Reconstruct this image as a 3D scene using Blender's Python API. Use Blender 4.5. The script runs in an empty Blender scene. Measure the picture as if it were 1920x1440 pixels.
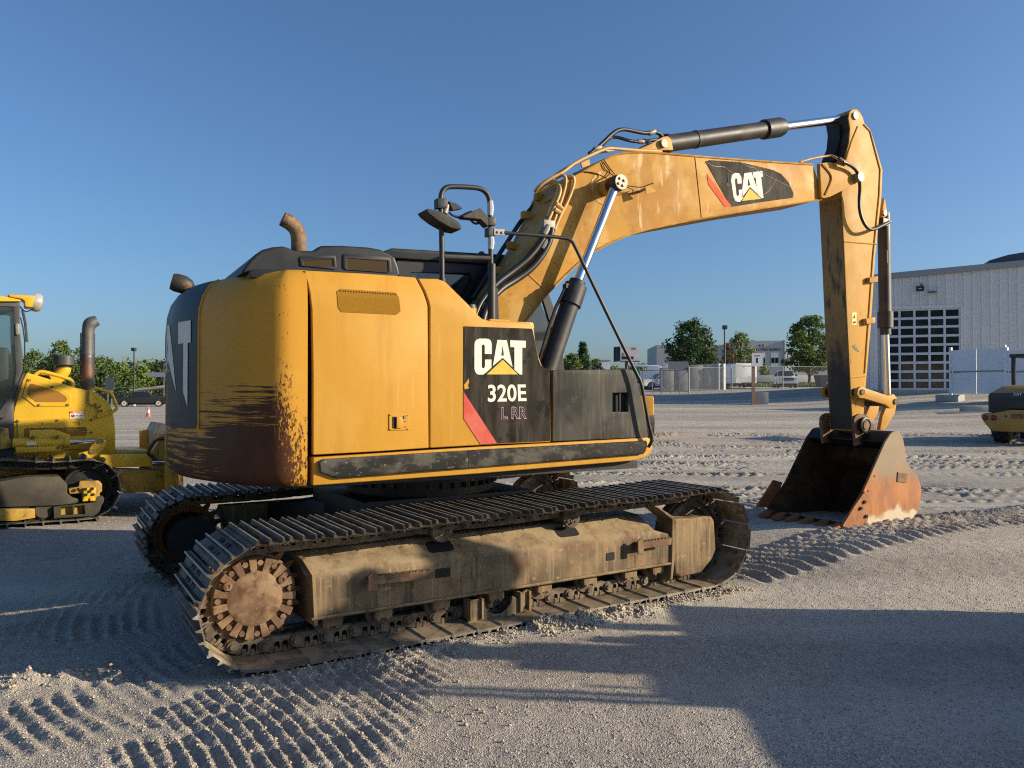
import bpy, bmesh, math, random
import numpy as np
from mathutils import Vector, Matrix, geometry
R = math.radians
scene = bpy.context.scene
col = scene.collection
random.seed(7); RNG = np.random.default_rng(7)

# ---------------------------------------------------------------- camera
CAM = Vector((-2.8147, -6.0504, 1.6095)); CYAW = 1.01724
cd = bpy.data.cameras.new('camera'); cam = bpy.data.objects.new('camera', cd); col.objects.link(cam)
cam.location = CAM; cam.rotation_euler = (math.pi/2 + 0.01201, 0, CYAW - math.pi/2)
cd.sensor_width = 36; cd.lens = 1441.4/1920*36; cd.clip_start = 0.05; cd.clip_end = 4000
scene.camera = cam

# ---------------------------------------------------------------- sky, sun, exposure
SUN_HEAD = R(-38.0); SUN_EL = R(18.0)
world = bpy.data.worlds.new('World'); scene.world = world; world.use_nodes = True
wn = world.node_tree.nodes; bg = wn['Background']
sky = wn.new('ShaderNodeTexSky'); sky.sky_type = 'NISHITA'; sky.sun_disc = False
sky.sun_elevation = SUN_EL; sky.sun_rotation = math.pi/2 - SUN_HEAD
sky.altitude = 150; sky.air_density = 1.0; sky.dust_density = 1.8; sky.ozone_density = 5.6
world.node_tree.links.new(sky.outputs[0], bg.inputs[0]); bg.inputs[1].default_value = 0.108
sl = bpy.data.lights.new('sun', 'SUN'); sl.energy = 5.0; sl.angle = R(0.5); sl.color = (1.0, 0.85, 0.63)
sun = bpy.data.objects.new('sun', sl); col.objects.link(sun)
SD = Vector((math.cos(SUN_EL)*math.cos(SUN_HEAD), math.cos(SUN_EL)*math.sin(SUN_HEAD), math.sin(SUN_EL)))
sun.rotation_euler = SD.to_track_quat('Z', 'Y').to_euler(); sun.location = SD*60
vs = scene.view_settings; vs.view_transform = 'Standard'; vs.look = 'None'; vs.exposure = 0.53; vs.gamma = 1; vs.use_curve_mapping = False
scene.cycles.max_bounces = 6; scene.cycles.diffuse_bounces = 3; scene.cycles.glossy_bounces = 3
scene.cycles.transmission_bounces = 4; scene.cycles.transparent_max_bounces = 8; scene.cycles.use_denoising = False; scene.cycles.use_adaptive_sampling = True; scene.cycles.adaptive_threshold = 0.004; scene.cycles.sample_clamp_indirect = 3.0; scene.cycles.filter_width = 1.15
scene.cycles.caustics_reflective = False; scene.cycles.caustics_refractive = False

# ---------------------------------------------------------------- frames
FW = Vector((math.cos(CYAW), math.sin(CYAW), 0)); RT = Vector((math.sin(CYAW), -math.cos(CYAW), 0))
def site(u, v, z=0.0):                      # yard axes: u across, v away from the front of the lane
    p = Vector((CAM.x, CAM.y, 0)) + RT*u + FW*v; p.z = z; return p
SITE_ROT = CYAW - math.pi/2
def sstep(a, b, x):
    t = np.clip((x-a)/(b-a), 0, 1); return t*t*(3-2*t)
def softp(x, w=3.0): return w*np.log1p(np.exp(np.clip(x/w, -40, 40)))
def terrain(u, v):                          # the yard climbs gently towards the shed on the right
    u = np.asarray(u, float); v = np.asarray(v, float)
    k = sstep(-0.25, 0.15, u/np.maximum(v, 1.0))
    z = 0.029*np.minimum(softp(v-15), 75)*k
    z = z + 0.07*np.minimum(softp(u-15, 2.0), 12)*sstep(20, 40, v)*(1-0.7*sstep(58, 80, v))
    z = z + 0.13*np.exp(-(((u-3.9)/2.6)**2 + ((v-8.6)/2.2)**2))*sstep(1.9, 3.4, u)
    return z
def tz(u, v): return float(terrain(u, v))

# ---------------------------------------------------------------- object helpers
def tag(o, label=None, cat=None, group=None, kind=None):
    for k, x in (('label', label), ('category', cat), ('group', group), ('kind', kind)):
        if x: o[k] = x
    return o
def empty(name, loc=(0,0,0), rz=0, parent=None):
    o = bpy.data.objects.new(name, None); col.objects.link(o); o.location = loc; o.rotation_euler = (0,0,rz)
    o.empty_display_size = 0.2
    if parent: o.parent = parent
    return o
def link(name, me, parent=None, rz=0, loc=(0,0,0)):
    o = bpy.data.objects.new(name, me); col.objects.link(o)
    if parent: o.parent = parent
    o.location = loc; o.rotation_euler = (0,0,rz); return o
def copy_tree(o, parent=None):
    c = o.copy(); col.objects.link(c); c.parent = parent
    for ch in list(o.children): copy_tree(ch, c)
    return c

class MB:
    """collects shapes, then becomes one mesh object"""
    def __init__(s): s.v = []; s.f = []; s.m = []; s.mi = 0; s.mats = []
    def mat(s, m):
        if m not in s.mats: s.mats.append(m)
        s.mi = s.mats.index(m); return s
    def add(s, v, f, M=None):
        b = len(s.v)
        s.v += [tuple(M @ Vector(p)) for p in v] if M is not None else [tuple(p) for p in v]
        s.f += [tuple(b+i for i in q) for q in f]; s.m += [s.mi]*len(f); return s
    def box(s, x0, x1, y0, y1, z0, z1, M=None):
        v = [(x0,y0,z0),(x1,y0,z0),(x1,y1,z0),(x0,y1,z0),(x0,y0,z1),(x1,y0,z1),(x1,y1,z1),(x0,y1,z1)]
        return s.add(v, [(3,2,1,0),(4,5,6,7),(0,1,5,4),(1,2,6,5),(2,3,7,6),(3,0,4,7)], M)
    def plate(s, outer, y0, y1, holes=(), M=None):
        """polygon in (x,z), thickness along y, holes cut through"""
        loops = [list(outer)] + [list(h) for h in holes]
        pts = [p for l in loops for p in l]; n = len(pts)
        def area(l): return sum(l[i][0]*l[(i+1)%len(l)][1]-l[(i+1)%len(l)][0]*l[i][1] for i in range(len(l)))
        v = [(p[0], y0, p[1]) for p in pts] + [(p[0], y1, p[1]) for p in pts]; f = []
        if holes:
            tris = geometry.tessellate_polygon([[Vector((p[0], p[1], 0)) for p in l] for l in loops])
            for t in tris:
                a = (pts[t[1]][0]-pts[t[0]][0])*(pts[t[2]][1]-pts[t[0]][1])-(pts[t[2]][0]-pts[t[0]][0])*(pts[t[1]][1]-pts[t[0]][1])
                t = t if a > 0 else t[::-1]
                f += [tuple(t), tuple(i+n for i in t[::-1])]
        else:
            q = tuple(range(n)); q = q if area(outer) > 0 else q[::-1]
            f += [q, tuple(i+n for i in q[::-1])]
        b = 0
        for k, l in enumerate(loops):
            ccw = area(l) > 0; m = len(l)
            for i in range(m):
                a, c = b+i, b+(i+1) % m
                q = (a, a+n, c+n, c)
                if (ccw != (k > 0)): q = q[::-1] if False else (c, c+n, a+n, a)
                f.append(q)
            b += m
        if y1 < y0: f = [q[::-1] for q in f]
        return s.add(v, f, M)
    def cyl(s, p0, p1, r0, r1=None, n=14, cap=True):
        p0, p1 = Vector(p0), Vector(p1); r1 = r0 if r1 is None else r1
        q = (p1-p0).to_track_quat('Z', 'Y').to_matrix()
        v = []; f = []
        for p, r in ((p0, r0), (p1, r1)):
            for i in range(n):
                a = 2*math.pi*i/n; v.append(tuple(p + q @ Vector((r*math.cos(a), r*math.sin(a), 0))))
        for i in range(n): f.append((i, (i+1) % n, n+(i+1) % n, n+i))
        if cap: f += [tuple(range(n))[::-1], tuple(range(n, 2*n))]
        return s.add(v, f)
    def lathe(s, prof, p0, axis, n=24):
        """profile [(radius, height)] about an axis through p0"""
        p0 = Vector(p0); q = Vector(axis).to_track_quat('Z', 'Y').to_matrix(); v = []; f = []
        for r, h in prof:
            for i in range(n):
                a = 2*math.pi*i/n; v.append(tuple(p0 + q @ Vector((r*math.cos(a), r*math.sin(a), h))))
        for k in range(len(prof)-1):
            for i in range(n): f.append((k*n+i, k*n+(i+1) % n, (k+1)*n+(i+1) % n, (k+1)*n+i))
        f += [tuple(range(n))[::-1], tuple(range((len(prof)-1)*n, len(prof)*n))]
        return s.add(v, f)
    def tube(s, path, r, n=8, smooth=0):
        P = [Vector(p) for p in path]; rs = list(r) if isinstance(r, (list, tuple)) else [r]*len(P)
        for _ in range(smooth):
            Q = [P[0]]; q = [rs[0]]
            for a, b, c, d in zip(P, P[1:], rs, rs[1:]): Q += [a*0.75+b*0.25, a*0.25+b*0.75]; q += [c*0.75+d*0.25, c*0.25+d*0.75]
            P = Q + [P[-1]]; rs = q + [rs[-1]]
        v = []; f = []; up = None
        for i, p in enumerate(P):
            t = (P[min(i+1, len(P)-1)] - P[max(i-1, 0)]).normalized()
            if up is None: up = Vector((0,0,1)) if abs(t.z) < 0.9 else Vector((0,1,0))
            x = t.cross(up)
            if x.length < 1e-4: x = t.cross(Vector((1,0,0)))
            x.normalize(); up = x.cross(t).normalized()
            for k in range(n):
                a = 2*math.pi*k/n; v.append(tuple(p + x*(rs[i]*math.cos(a)) + up*(rs[i]*math.sin(a))))
        for i in range(len(P)-1):
            for k in range(n): f.append((i*n+k, i*n+(k+1) % n, (i+1)*n+(k+1) % n, (i+1)*n+k))
        f += [tuple(range(n))[::-1], tuple(range((len(P)-1)*n, len(P)*n))]
        return s.add(v, f)
    def mesh(s, name, mat=None, bevel=0, seg=2, smooth=35, cuts=None, warp=None):
        me = bpy.data.meshes.new(name); me.from_pydata(s.v, [], s.f)
        ms = s.mats or [mat]
        for m in ms: me.materials.append(m)
        if s.mats: me.polygons.foreach_set('material_index', s.m)
        bm = bmesh.new(); bm.from_mesh(me)
        bmesh.ops.recalc_face_normals(bm, faces=bm.faces[:])
        for co, no in (cuts or []):
            bmesh.ops.bisect_plane(bm, geom=bm.verts[:]+bm.edges[:]+bm.faces[:], plane_co=co, plane_no=no)
        if bevel:
            es = [e for e in bm.edges if len(e.link_faces) == 2 and e.calc_face_angle(0) > R(28)]
            bmesh.ops.bevel(bm, geom=es, offset=bevel, offset_type='OFFSET', segments=seg, profile=0.6, affect='EDGES', clamp_overlap=True)
        if warp:
            for q in bm.verts: q.co = warp(q.co)
        bm.to_mesh(me); bm.free()
        if smooth: me.shade_smooth(); me.set_sharp_from_angle(angle=R(smooth))
        return me
    def build(s, name, mat=None, parent=None, rz=0, loc=(0,0,0), **k):
        return link(name, s.mesh(name, mat, **k), parent, rz, loc)

def circle(cx, cz, r, n=20, a0=0, a1=2*math.pi):
    full = abs(a1-a0-2*math.pi) < 1e-6
    return [(cx+r*math.cos(a0+(a1-a0)*i/(n if full else n-1)), cz+r*math.sin(a0+(a1-a0)*i/(n if full else n-1))) for i in range(n)]
def rrect(x0, x1, z0, z1, r, n=4):
    o = []
    for cx, cz, a in ((x1-r, z0+r, -90), (x1-r, z1-r, 0), (x0+r, z1-r, 90), (x0+r, z0+r, 180)):
        o += [(cx+r*math.cos(R(a+90*i/n)), cz+r*math.sin(R(a+90*i/n))) for i in range(n+1)]
    return o
def text_tris(s, bold=0.0, spacing=1.0):
    cu = bpy.data.curves.new('t', 'FONT'); cu.body = s; cu.offset = bold; cu.space_character = spacing; cu.resolution_u = 4
    ob = bpy.data.objects.new('t', cu); col.objects.link(ob)
    me = bpy.data.meshes.new_from_object(ob.evaluated_get(bpy.context.evaluated_depsgraph_get()))
    v = [tuple(q.co) for q in me.vertices]; f = [tuple(p.vertices) for p in me.polygons]
    bpy.data.objects.remove(ob); bpy.data.curves.remove(cu); bpy.data.meshes.remove(me)
    x0 = min(p[0] for p in v); x1 = max(p[0] for p in v); y0 = min(p[1] for p in v); y1 = max(p[1] for p in v)
    return [((p[0]-x0)/(x1-x0), (p[1]-y0)/(y1-y0)) for p in v], f
def lettering(name, s, mapf, mat, parent, bold=0.0, spacing=1.0, rz=0):
    """flat print: mapf(a,b) takes unit coordinates of the text box to a 3-D point on the surface"""
    v, f = text_tris(s, bold, spacing)
    me = bpy.data.meshes.new(name); me.from_pydata([tuple(mapf(*p)) for p in v], [], f); me.materials.append(mat)
    return link(name, me, parent, rz)

# ---------------------------------------------------------------- materials
def mat(name, base, rough=0.6, metal=0.0, layers=(), bump=None, dust=None, spec=0.5, rnd=True, coat=0, wave=0):
    """layers: (colour, scale (number or xyz), low, high, amount): noise mixed over the base; dust: (colour, amount) lying on upward faces"""
    m = bpy.data.materials.new(name); m.use_nodes = True; nt = m.node_tree; N = nt.nodes; L = nt.links
    b = N['Principled BSDF']; b.inputs['Roughness'].default_value = rough; b.inputs['Metallic'].default_value = metal
    b.inputs['Specular IOR Level'].default_value = spec; b.inputs['Coat Weight'].default_value = coat
    tc = N.new('ShaderNodeTexCoord'); vec = tc.outputs['Object']
    if rnd:
        oi = N.new('ShaderNodeObjectInfo'); mul = N.new('ShaderNodeMath'); mul.operation = 'MULTIPLY'; mul.inputs[1].default_value = 37.0
        L.new(oi.outputs['Random'], mul.inputs[0]); ad = N.new('ShaderNodeVectorMath'); ad.operation = 'ADD'
        L.new(vec, ad.inputs[0]); L.new(mul.outputs[0], ad.inputs[1]); vec = ad.outputs[0]
    cur = None
    def mixc(fac, c):
        nonlocal cur
        mx = N.new('ShaderNodeMix'); mx.data_type = 'RGBA'
        L.new(fac, mx.inputs[0])
        if cur is None: mx.inputs[6].default_value = (*base, 1)
        else: L.new(cur, mx.inputs[6])
        if isinstance(c, tuple): mx.inputs[7].default_value = (*c, 1)
        else: L.new(c, mx.inputs[7])
        cur = mx.outputs[2]
    def noise(scale, lo, hi, amt, detail=6, v=None, rgh=0.6):
        mp = v or vec
        if isinstance(scale, tuple):
            mpn = N.new('ShaderNodeMapping'); mpn.inputs['Scale'].default_value = scale; L.new(mp, mpn.inputs[0]); mp = mpn.outputs[0]; scale = 1.0
        nz = N.new('ShaderNodeTexNoise'); nz.inputs['Scale'].default_value = scale; nz.inputs['Detail'].default_value = detail; nz.inputs['Roughness'].default_value = rgh
        L.new(mp, nz.inputs['Vector'])
        mr = N.new('ShaderNodeMapRange'); mr.interpolation_type = 'SMOOTHSTEP'
        mr.inputs['From Min'].default_value = lo; mr.inputs['From Max'].default_value = hi; mr.inputs['To Max'].default_value = amt
        L.new(nz.outputs['Fac'], mr.inputs['Value']); return mr.outputs['Result']
    for c, sc, lo, hi, amt in layers: mixc(noise(sc, lo, hi, amt), c)
    if dust:
        g = N.new('ShaderNodeNewGeometry'); sp = N.new('ShaderNodeSeparateXYZ'); L.new(g.outputs['Normal'], sp.inputs[0])
        mr = N.new('ShaderNodeMapRange'); mr.inputs['From Min'].default_value = 0.2; mr.inputs['From Max'].default_value = 0.85; L.new(sp.outputs['Z'], mr.inputs['Value'])
        mm = N.new('ShaderNodeMath'); mm.operation = 'MULTIPLY'; L.new(mr.outputs[0], mm.inputs[0]); L.new(noise(7.0, 0.3, 0.65, dust[1]), mm.inputs[1])
        mixc(mm.outputs[0], dust[0])
    if cur is None: b.inputs['Base Color'].default_value = (*base, 1)
    else: L.new(cur, b.inputs['Base Color'])
    if bump:
        nz = N.new('ShaderNodeTexNoise'); nz.inputs['Scale'].default_value = bump[0]; nz.inputs['Detail'].default_value = 5; L.new(vec, nz.inputs['Vector'])
        bp = N.new('ShaderNodeBump'); bp.inputs['Strength'].default_value = bump[1]; bp.inputs['Distance'].default_value = bump[2]
        L.new(nz.outputs['Fac'], bp.inputs['Height']); L.new(bp.outputs[0], b.inputs['Normal'])
        if wave:
            nw = N.new('ShaderNodeTexNoise'); nw.inputs['Scale'].default_value = 2.6; nw.inputs['Detail'].default_value = 2; L.new(vec, nw.inputs['Vector'])
            bw = N.new('ShaderNodeBump'); bw.inputs['Strength'].default_value = wave; bw.inputs['Distance'].default_value = 0.02; L.new(nw.outputs['Fac'], bw.inputs['Height']); L.new(bw.outputs[0], bp.inputs['Normal'])
    rn = N.new('ShaderNodeMapRange'); rn.inputs['To Min'].default_value = max(0, rough-0.12); rn.inputs['To Max'].default_value = min(1, rough+0.15)
    nz = N.new('ShaderNodeTexNoise'); nz.inputs['Scale'].default_value = 5; nz.inputs['Detail'].default_value = 4; L.new(vec, nz.inputs['Vector'])
    L.new(nz.outputs['Fac'], rn.inputs['Value']); L.new(rn.outputs[0], b.inputs['Roughness'])
    m['mx'] = 1
    return m
DUST = (0.36, 0.29, 0.20)
YEL = (0.52, 0.262, 0.028); YFADE = (0.56, 0.315, 0.055); YDARK = (0.40, 0.185, 0.017)
yellow = mat('machine_yellow_paint', YEL, 0.45, 0, [(YFADE, 2.2, 0.42, 0.66, 0.6), (YDARK, (9, 9, 0.9), 0.48, 0.72, 0.45), ((0.66, 0.44, 0.14), (16, 16, 1.3), 0.62, 0.74, 0.35), ((0.36, 0.19, 0.05), 30.0, 0.69, 0.74, 0.6), ((0.70, 0.47, 0.18), (5, 5, 70), 0.70, 0.72, 0.5)], (45, 0.06, 0.002), spec=0.3, wave=0.10)
yboom = mat('faded_yellow_boom_paint', (0.46, 0.235, 0.036), 0.55, 0, [((0.56, 0.345, 0.11), 2.6, 0.48, 0.62, 0.7), ((0.34, 0.150, 0.018), (2.6, 2.6, 1.4), 0.46, 0.62, 0.7), ((0.66, 0.52, 0.30), (8, 8, 1.6), 0.60, 0.68, 0.65), ((0.28, 0.13, 0.02), (5, 5, 9), 0.58, 0.68, 0.5), ((0.25, 0.13, 0.05), 34.0, 0.7, 0.76, 0.6)], (50, 0.06, 0.002), dust=(DUST, 0.35), spec=0.15)
ystick = mat('scuffed_yellow_stick_paint', (0.47, 0.245, 0.038), 0.55, 0, [((0.56, 0.335, 0.09), 2.0, 0.48, 0.68, 0.6), ((0.5, 0.25, 0.05), 3.0, 0.5, 0.75, 0.45), ((0.12, 0.07, 0.035), (26, 26, 5), 0.64, 0.70, 0.75), ((0.10, 0.06, 0.03), (4, 4, 60), 0.70, 0.72, 0.6)], (50, 0.06, 0.002), spec=0.2)
black = mat('dusty_black_paint', (0.022, 0.021, 0.021), 0.5, 0, [((0.075, 0.066, 0.052), 3.2, 0.42, 0.75, 0.7), ((0.12, 0.10, 0.075), (14, 14, 3), 0.6, 0.8, 0.4)], (60, 0.05, 0.002))
plastic = mat('weathered_black_plastic', (0.016, 0.018, 0.021), 0.45, 0, [((0.04, 0.04, 0.04), 5.0, 0.4, 0.75, 0.5), ((0.13, 0.12, 0.10), (16, 16, 2.5), 0.62, 0.85, 0.35)], (90, 0.04, 0.001), spec=0.3)
greybox = mat('sun_bleached_grey_plastic', (0.032, 0.030, 0.026), 0.55, 0, [((0.085, 0.078, 0.062), (4, 4, 2.0), 0.38, 0.68, 0.8), ((0.14, 0.128, 0.10), (40, 40, 2.2), 0.5, 0.72, 0.6), ((0.014, 0.014, 0.013), 3.0, 0.55, 0.68, 0.7), ((0.15, 0.135, 0.105), 5.0, 0.62, 0.72, 0.5)], (70, 0.08, 0.001), spec=0.2)
rubberrail = mat('dirty_rubber', (0.016, 0.016, 0.015), 0.65, 0, [((0.095, 0.088, 0.068), (5, 5, 9), 0.46, 0.62, 0.8), ((0.21, 0.195, 0.15), (22, 22, 40), 0.58, 0.68, 0.7), ((0.010, 0.010, 0.010), 4.0, 0.55, 0.65, 0.7)], (40, 0.15, 0.002), spec=0.2)
hosem = mat('black_hose_rubber', (0.018, 0.018, 0.019), 0.38, 0, [((0.06, 0.055, 0.045), 9.0, 0.5, 0.8, 0.5)])
chrome = mat('chrome_rod', (0.78, 0.78, 0.78), 0.14, 1.0, [((0.55, 0.52, 0.48), 6.0, 0.5, 0.8, 0.4)])
steelp = mat('plated_steel', (0.24, 0.22, 0.18), 0.5, 0.3, [((0.35, 0.3, 0.22), 20.0, 0.5, 0.7, 0.6)])
tubetan = mat('tan_painted_tube', (0.52, 0.30, 0.09), 0.45, 0, [((0.62, 0.43, 0.20), 8.0, 0.45, 0.7, 0.7)])
shoeM = mat('worn_track_steel', (0.075, 0.066, 0.056), 0.5, 0.25, [((0.17, 0.145, 0.11), 7.0, 0.42, 0.62, 0.8), ((0.26, 0.21, 0.15), 26.0, 0.58, 0.68, 0.6), ((0.10, 0.05, 0.028), 4.0, 0.58, 0.7, 0.5)], (60, 0.3, 0.003), spec=0.25)
shoeIn = mat('dusty_shoe_inside', (0.20, 0.15, 0.095), 0.75, 0, [((0.36, 0.28, 0.18), 7.0, 0.4, 0.6, 0.85), ((0.11, 0.075, 0.045), 12.0, 0.54, 0.66, 0.7), ((0.07, 0.05, 0.035), (3, 14, 3), 0.56, 0.68, 0.6)], (60, 0.4, 0.004), spec=0.15)
shoeRib = mat('polished_grouser_edge', (0.46, 0.41, 0.34), 0.38, 0.45, [((0.15, 0.12, 0.09), 18.0, 0.5, 0.64, 0.8)], (60, 0.2, 0.002))  # polished wear, coloured brighter still for the sunlit sides of the ribs
chainM = mat('dirty_chain_steel', (0.085, 0.062, 0.042), 0.65, 0.25, [((0.21, 0.16, 0.105), 9.0, 0.42, 0.66, 0.9), ((0.10, 0.045, 0.022), 7.0, 0.58, 0.72, 0.6)], (70, 0.3, 0.003), dust=((0.29, 0.235, 0.16), 0.8))
frameM = mat('mud_dusted_frame', (0.125, 0.092, 0.058), 0.72, 0.05, [((0.27, 0.185, 0.10), 2.4, 0.36, 0.60, 0.85), ((0.33, 0.25, 0.15), (45, 45, 1.4), 0.52, 0.66, 0.55), ((0.15, 0.075, 0.038), 3.4, 0.54, 0.66, 0.65), ((0.05, 0.04, 0.03), (14, 14, 1.6), 0.54, 0.68, 0.65), ((0.40, 0.32, 0.21), 22.0, 0.62, 0.70, 0.5), ((0.06, 0.045, 0.03), 38.0, 0.64, 0.70, 0.6)], (45, 0.45, 0.005), dust=((0.37, 0.285, 0.175), 0.85), spec=0.15)
coverM = mat('rust_brown_cast_cover', (0.15, 0.088, 0.052), 0.7, 0.1, [((0.27, 0.185, 0.105), 6.0, 0.45, 0.62, 0.8), ((0.085, 0.045, 0.028), 11.0, 0.53, 0.64, 0.75), ((0.33, 0.24, 0.15), 40.0, 0.6, 0.7, 0.5)], (70, 0.4, 0.004), spec=0.2)
rustM = mat('orange_rust', (0.25, 0.09, 0.028), 0.75, 0.1, [((0.36, 0.15, 0.045), 6.0, 0.4, 0.7, 0.8), ((0.08, 0.04, 0.025), 9.0, 0.55, 0.7, 0.6)], (60, 0.3, 0.003))
greaseM = mat('black_grease_steel', (0.012, 0.011, 0.010), 0.5, 0.2, [((0.04, 0.032, 0.022), 10.0, 0.5, 0.75, 0.7)], (50, 0.2, 0.003))
darkM = mat('dark_cavity', (0.008, 0.008, 0.008), 0.8)
whiteP = mat('white_print', (0.72, 0.69, 0.60), 0.6, 0, [((0.60, 0.56, 0.48), 22.0, 0.6, 0.75, 0.5)], rnd=False, spec=0.1)
yelP = mat('yellow_print', (0.68, 0.46, 0.09), 0.6, 0, [((0.60, 0.36, 0.04), 14.0, 0.4, 0.7, 0.7)], rnd=False, spec=0.1)
redP = mat('sun_faded_red_print', (0.52, 0.075, 0.055), 0.6, 0, [((0.60, 0.17, 0.12), 5.0, 0.4, 0.7, 0.7)], rnd=False, spec=0.1)
decalK = mat('scratched_black_print', (0.020, 0.017, 0.013), 0.6, 0, [((0.062, 0.053, 0.040), (12, 12, 2.2), 0.42, 0.66, 0.8), ((0.008, 0.008, 0.007), 6.0, 0.58, 0.64, 0.8), ((0.10, 0.088, 0.068), (40, 40, 2.5), 0.55, 0.7, 0.5), ((0.42, 0.34, 0.24), (5, 60, 60), 0.715, 0.73, 0.8)], (80, 0.04, 0.001), spec=0.08)
pinkP = mat('pink_outline_print', (0.52, 0.36, 0.40), 0.5, rnd=False)
def perforated(name, base, hole, scale):
    m = mat(name, base, 0.7, spec=0.08); nt = m.node_tree; N = nt.nodes; L = nt.links; b = N['Principled BSDF']
    tc = N.new('ShaderNodeTexCoord'); vo = N.new('ShaderNodeTexVoronoi'); vo.inputs['Scale'].default_value = scale; vo.inputs['Randomness'].default_value = 0.15
    L.new(tc.outputs['Object'], vo.inputs['Vector']); mr = N.new('ShaderNodeMapRange'); mr.inputs['From Min'].default_value = 0.26; mr.inputs['From Max'].default_value = 0.36
    L.new(vo.outputs['Distance'], mr.inputs['Value']); mx = N.new('ShaderNodeMix'); mx.data_type = 'RGBA'; mx.inputs[6].default_value = (*hole, 1); mx.inputs[7].default_value = (*base, 1)
    L.new(mr.outputs[0], mx.inputs[0]); L.new(mx.outputs[2], b.inputs['Base Color']); return m
perfY = perforated('perforated_yellow_sheet', (0.27, 0.135, 0.014), (0.03, 0.015, 0.004), 55)
perfK = perforated('perforated_dark_sheet', (0.055, 0.038, 0.02), (0.006, 0.006, 0.005), 55)
def glass_mat(name, tint=(0.12, 0.15, 0.16), trans=0.35):
    m = bpy.data.materials.new(name); m.use_nodes = True; nt = m.node_tree; N = nt.nodes; L = nt.links
    out = N['Material Output']; gl = N.new('ShaderNodeBsdfGlossy'); gl.inputs['Roughness'].default_value = 0.03; gl.inputs['Color'].default_value = (0.9, 0.93, 0.95, 1)
    b = N['Principled BSDF']; b.inputs['Base Color'].default_value = (*[c*0.25 for c in tint], 1); b.inputs['Roughness'].default_value = 0.08
    tr = N.new('ShaderNodeBsdfTransparent'); tr.inputs['Color'].default_value = (*[min(1, c*4) for c in tint], 1)
    m1 = N.new('ShaderNodeMixShader'); m1.inputs[0].default_value = trans; L.new(b.outputs[0], m1.inputs[1]); L.new(tr.outputs[0], m1.inputs[2])
    fr = N.new('ShaderNodeFresnel'); fr.inputs['IOR'].default_value = 1.45
    m2 = N.new('ShaderNodeMixShader'); L.new(fr.outputs[0], m2.inputs[0]); L.new(m1.outputs[0], m2.inputs[1]); L.new(gl.outputs[0], m2.inputs[2])
    L.new(m2.outputs[0], out.inputs['Surface']); return m
glassM = glass_mat('tinted_cab_glass'); glassC = glass_mat('clear_cab_glass', (0.18, 0.21, 0.21), 0.75)

def zfade(m, colour, lo, hi, amp=0.4, scale=6.0, stretch=(1, 1, 0.35)):
    """a second coat of grime that starts at a ragged height on the part"""
    nt = m.node_tree; N = nt.nodes; L = nt.links; b = N['Principled BSDF']; base = b.inputs['Base Color'].links[0].from_socket
    tc = N.new('ShaderNodeTexCoord'); sp = N.new('ShaderNodeSeparateXYZ'); L.new(tc.outputs['Object'], sp.inputs[0])
    mp = N.new('ShaderNodeMapping'); mp.inputs['Scale'].default_value = stretch; L.new(tc.outputs['Object'], mp.inputs[0])
    n = N.new('ShaderNodeTexNoise'); n.inputs['Scale'].default_value = scale; n.inputs['Detail'].default_value = 7; n.inputs['Roughness'].default_value = 0.7; L.new(mp.outputs[0], n.inputs['Vector'])
    a = N.new('ShaderNodeMath'); a.operation = 'MULTIPLY_ADD'; a.inputs[1].default_value = amp; L.new(n.outputs['Fac'], a.inputs[0]); L.new(sp.outputs['Z'], a.inputs[2])
    r = N.new('ShaderNodeMapRange'); r.interpolation_type = 'SMOOTHSTEP'; r.inputs['From Min'].default_value = hi+amp/2; r.inputs['From Max'].default_value = lo+amp/2; L.new(a.outputs[0], r.inputs['Value'])
    mx = N.new('ShaderNodeMix'); mx.data_type = 'RGBA'; L.new(r.outputs[0], mx.inputs[0]); L.new(base, mx.inputs[6]); mx.inputs[7].default_value = (*colour, 1); L.new(mx.outputs[2], b.inputs['Base Color']); return m
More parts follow.
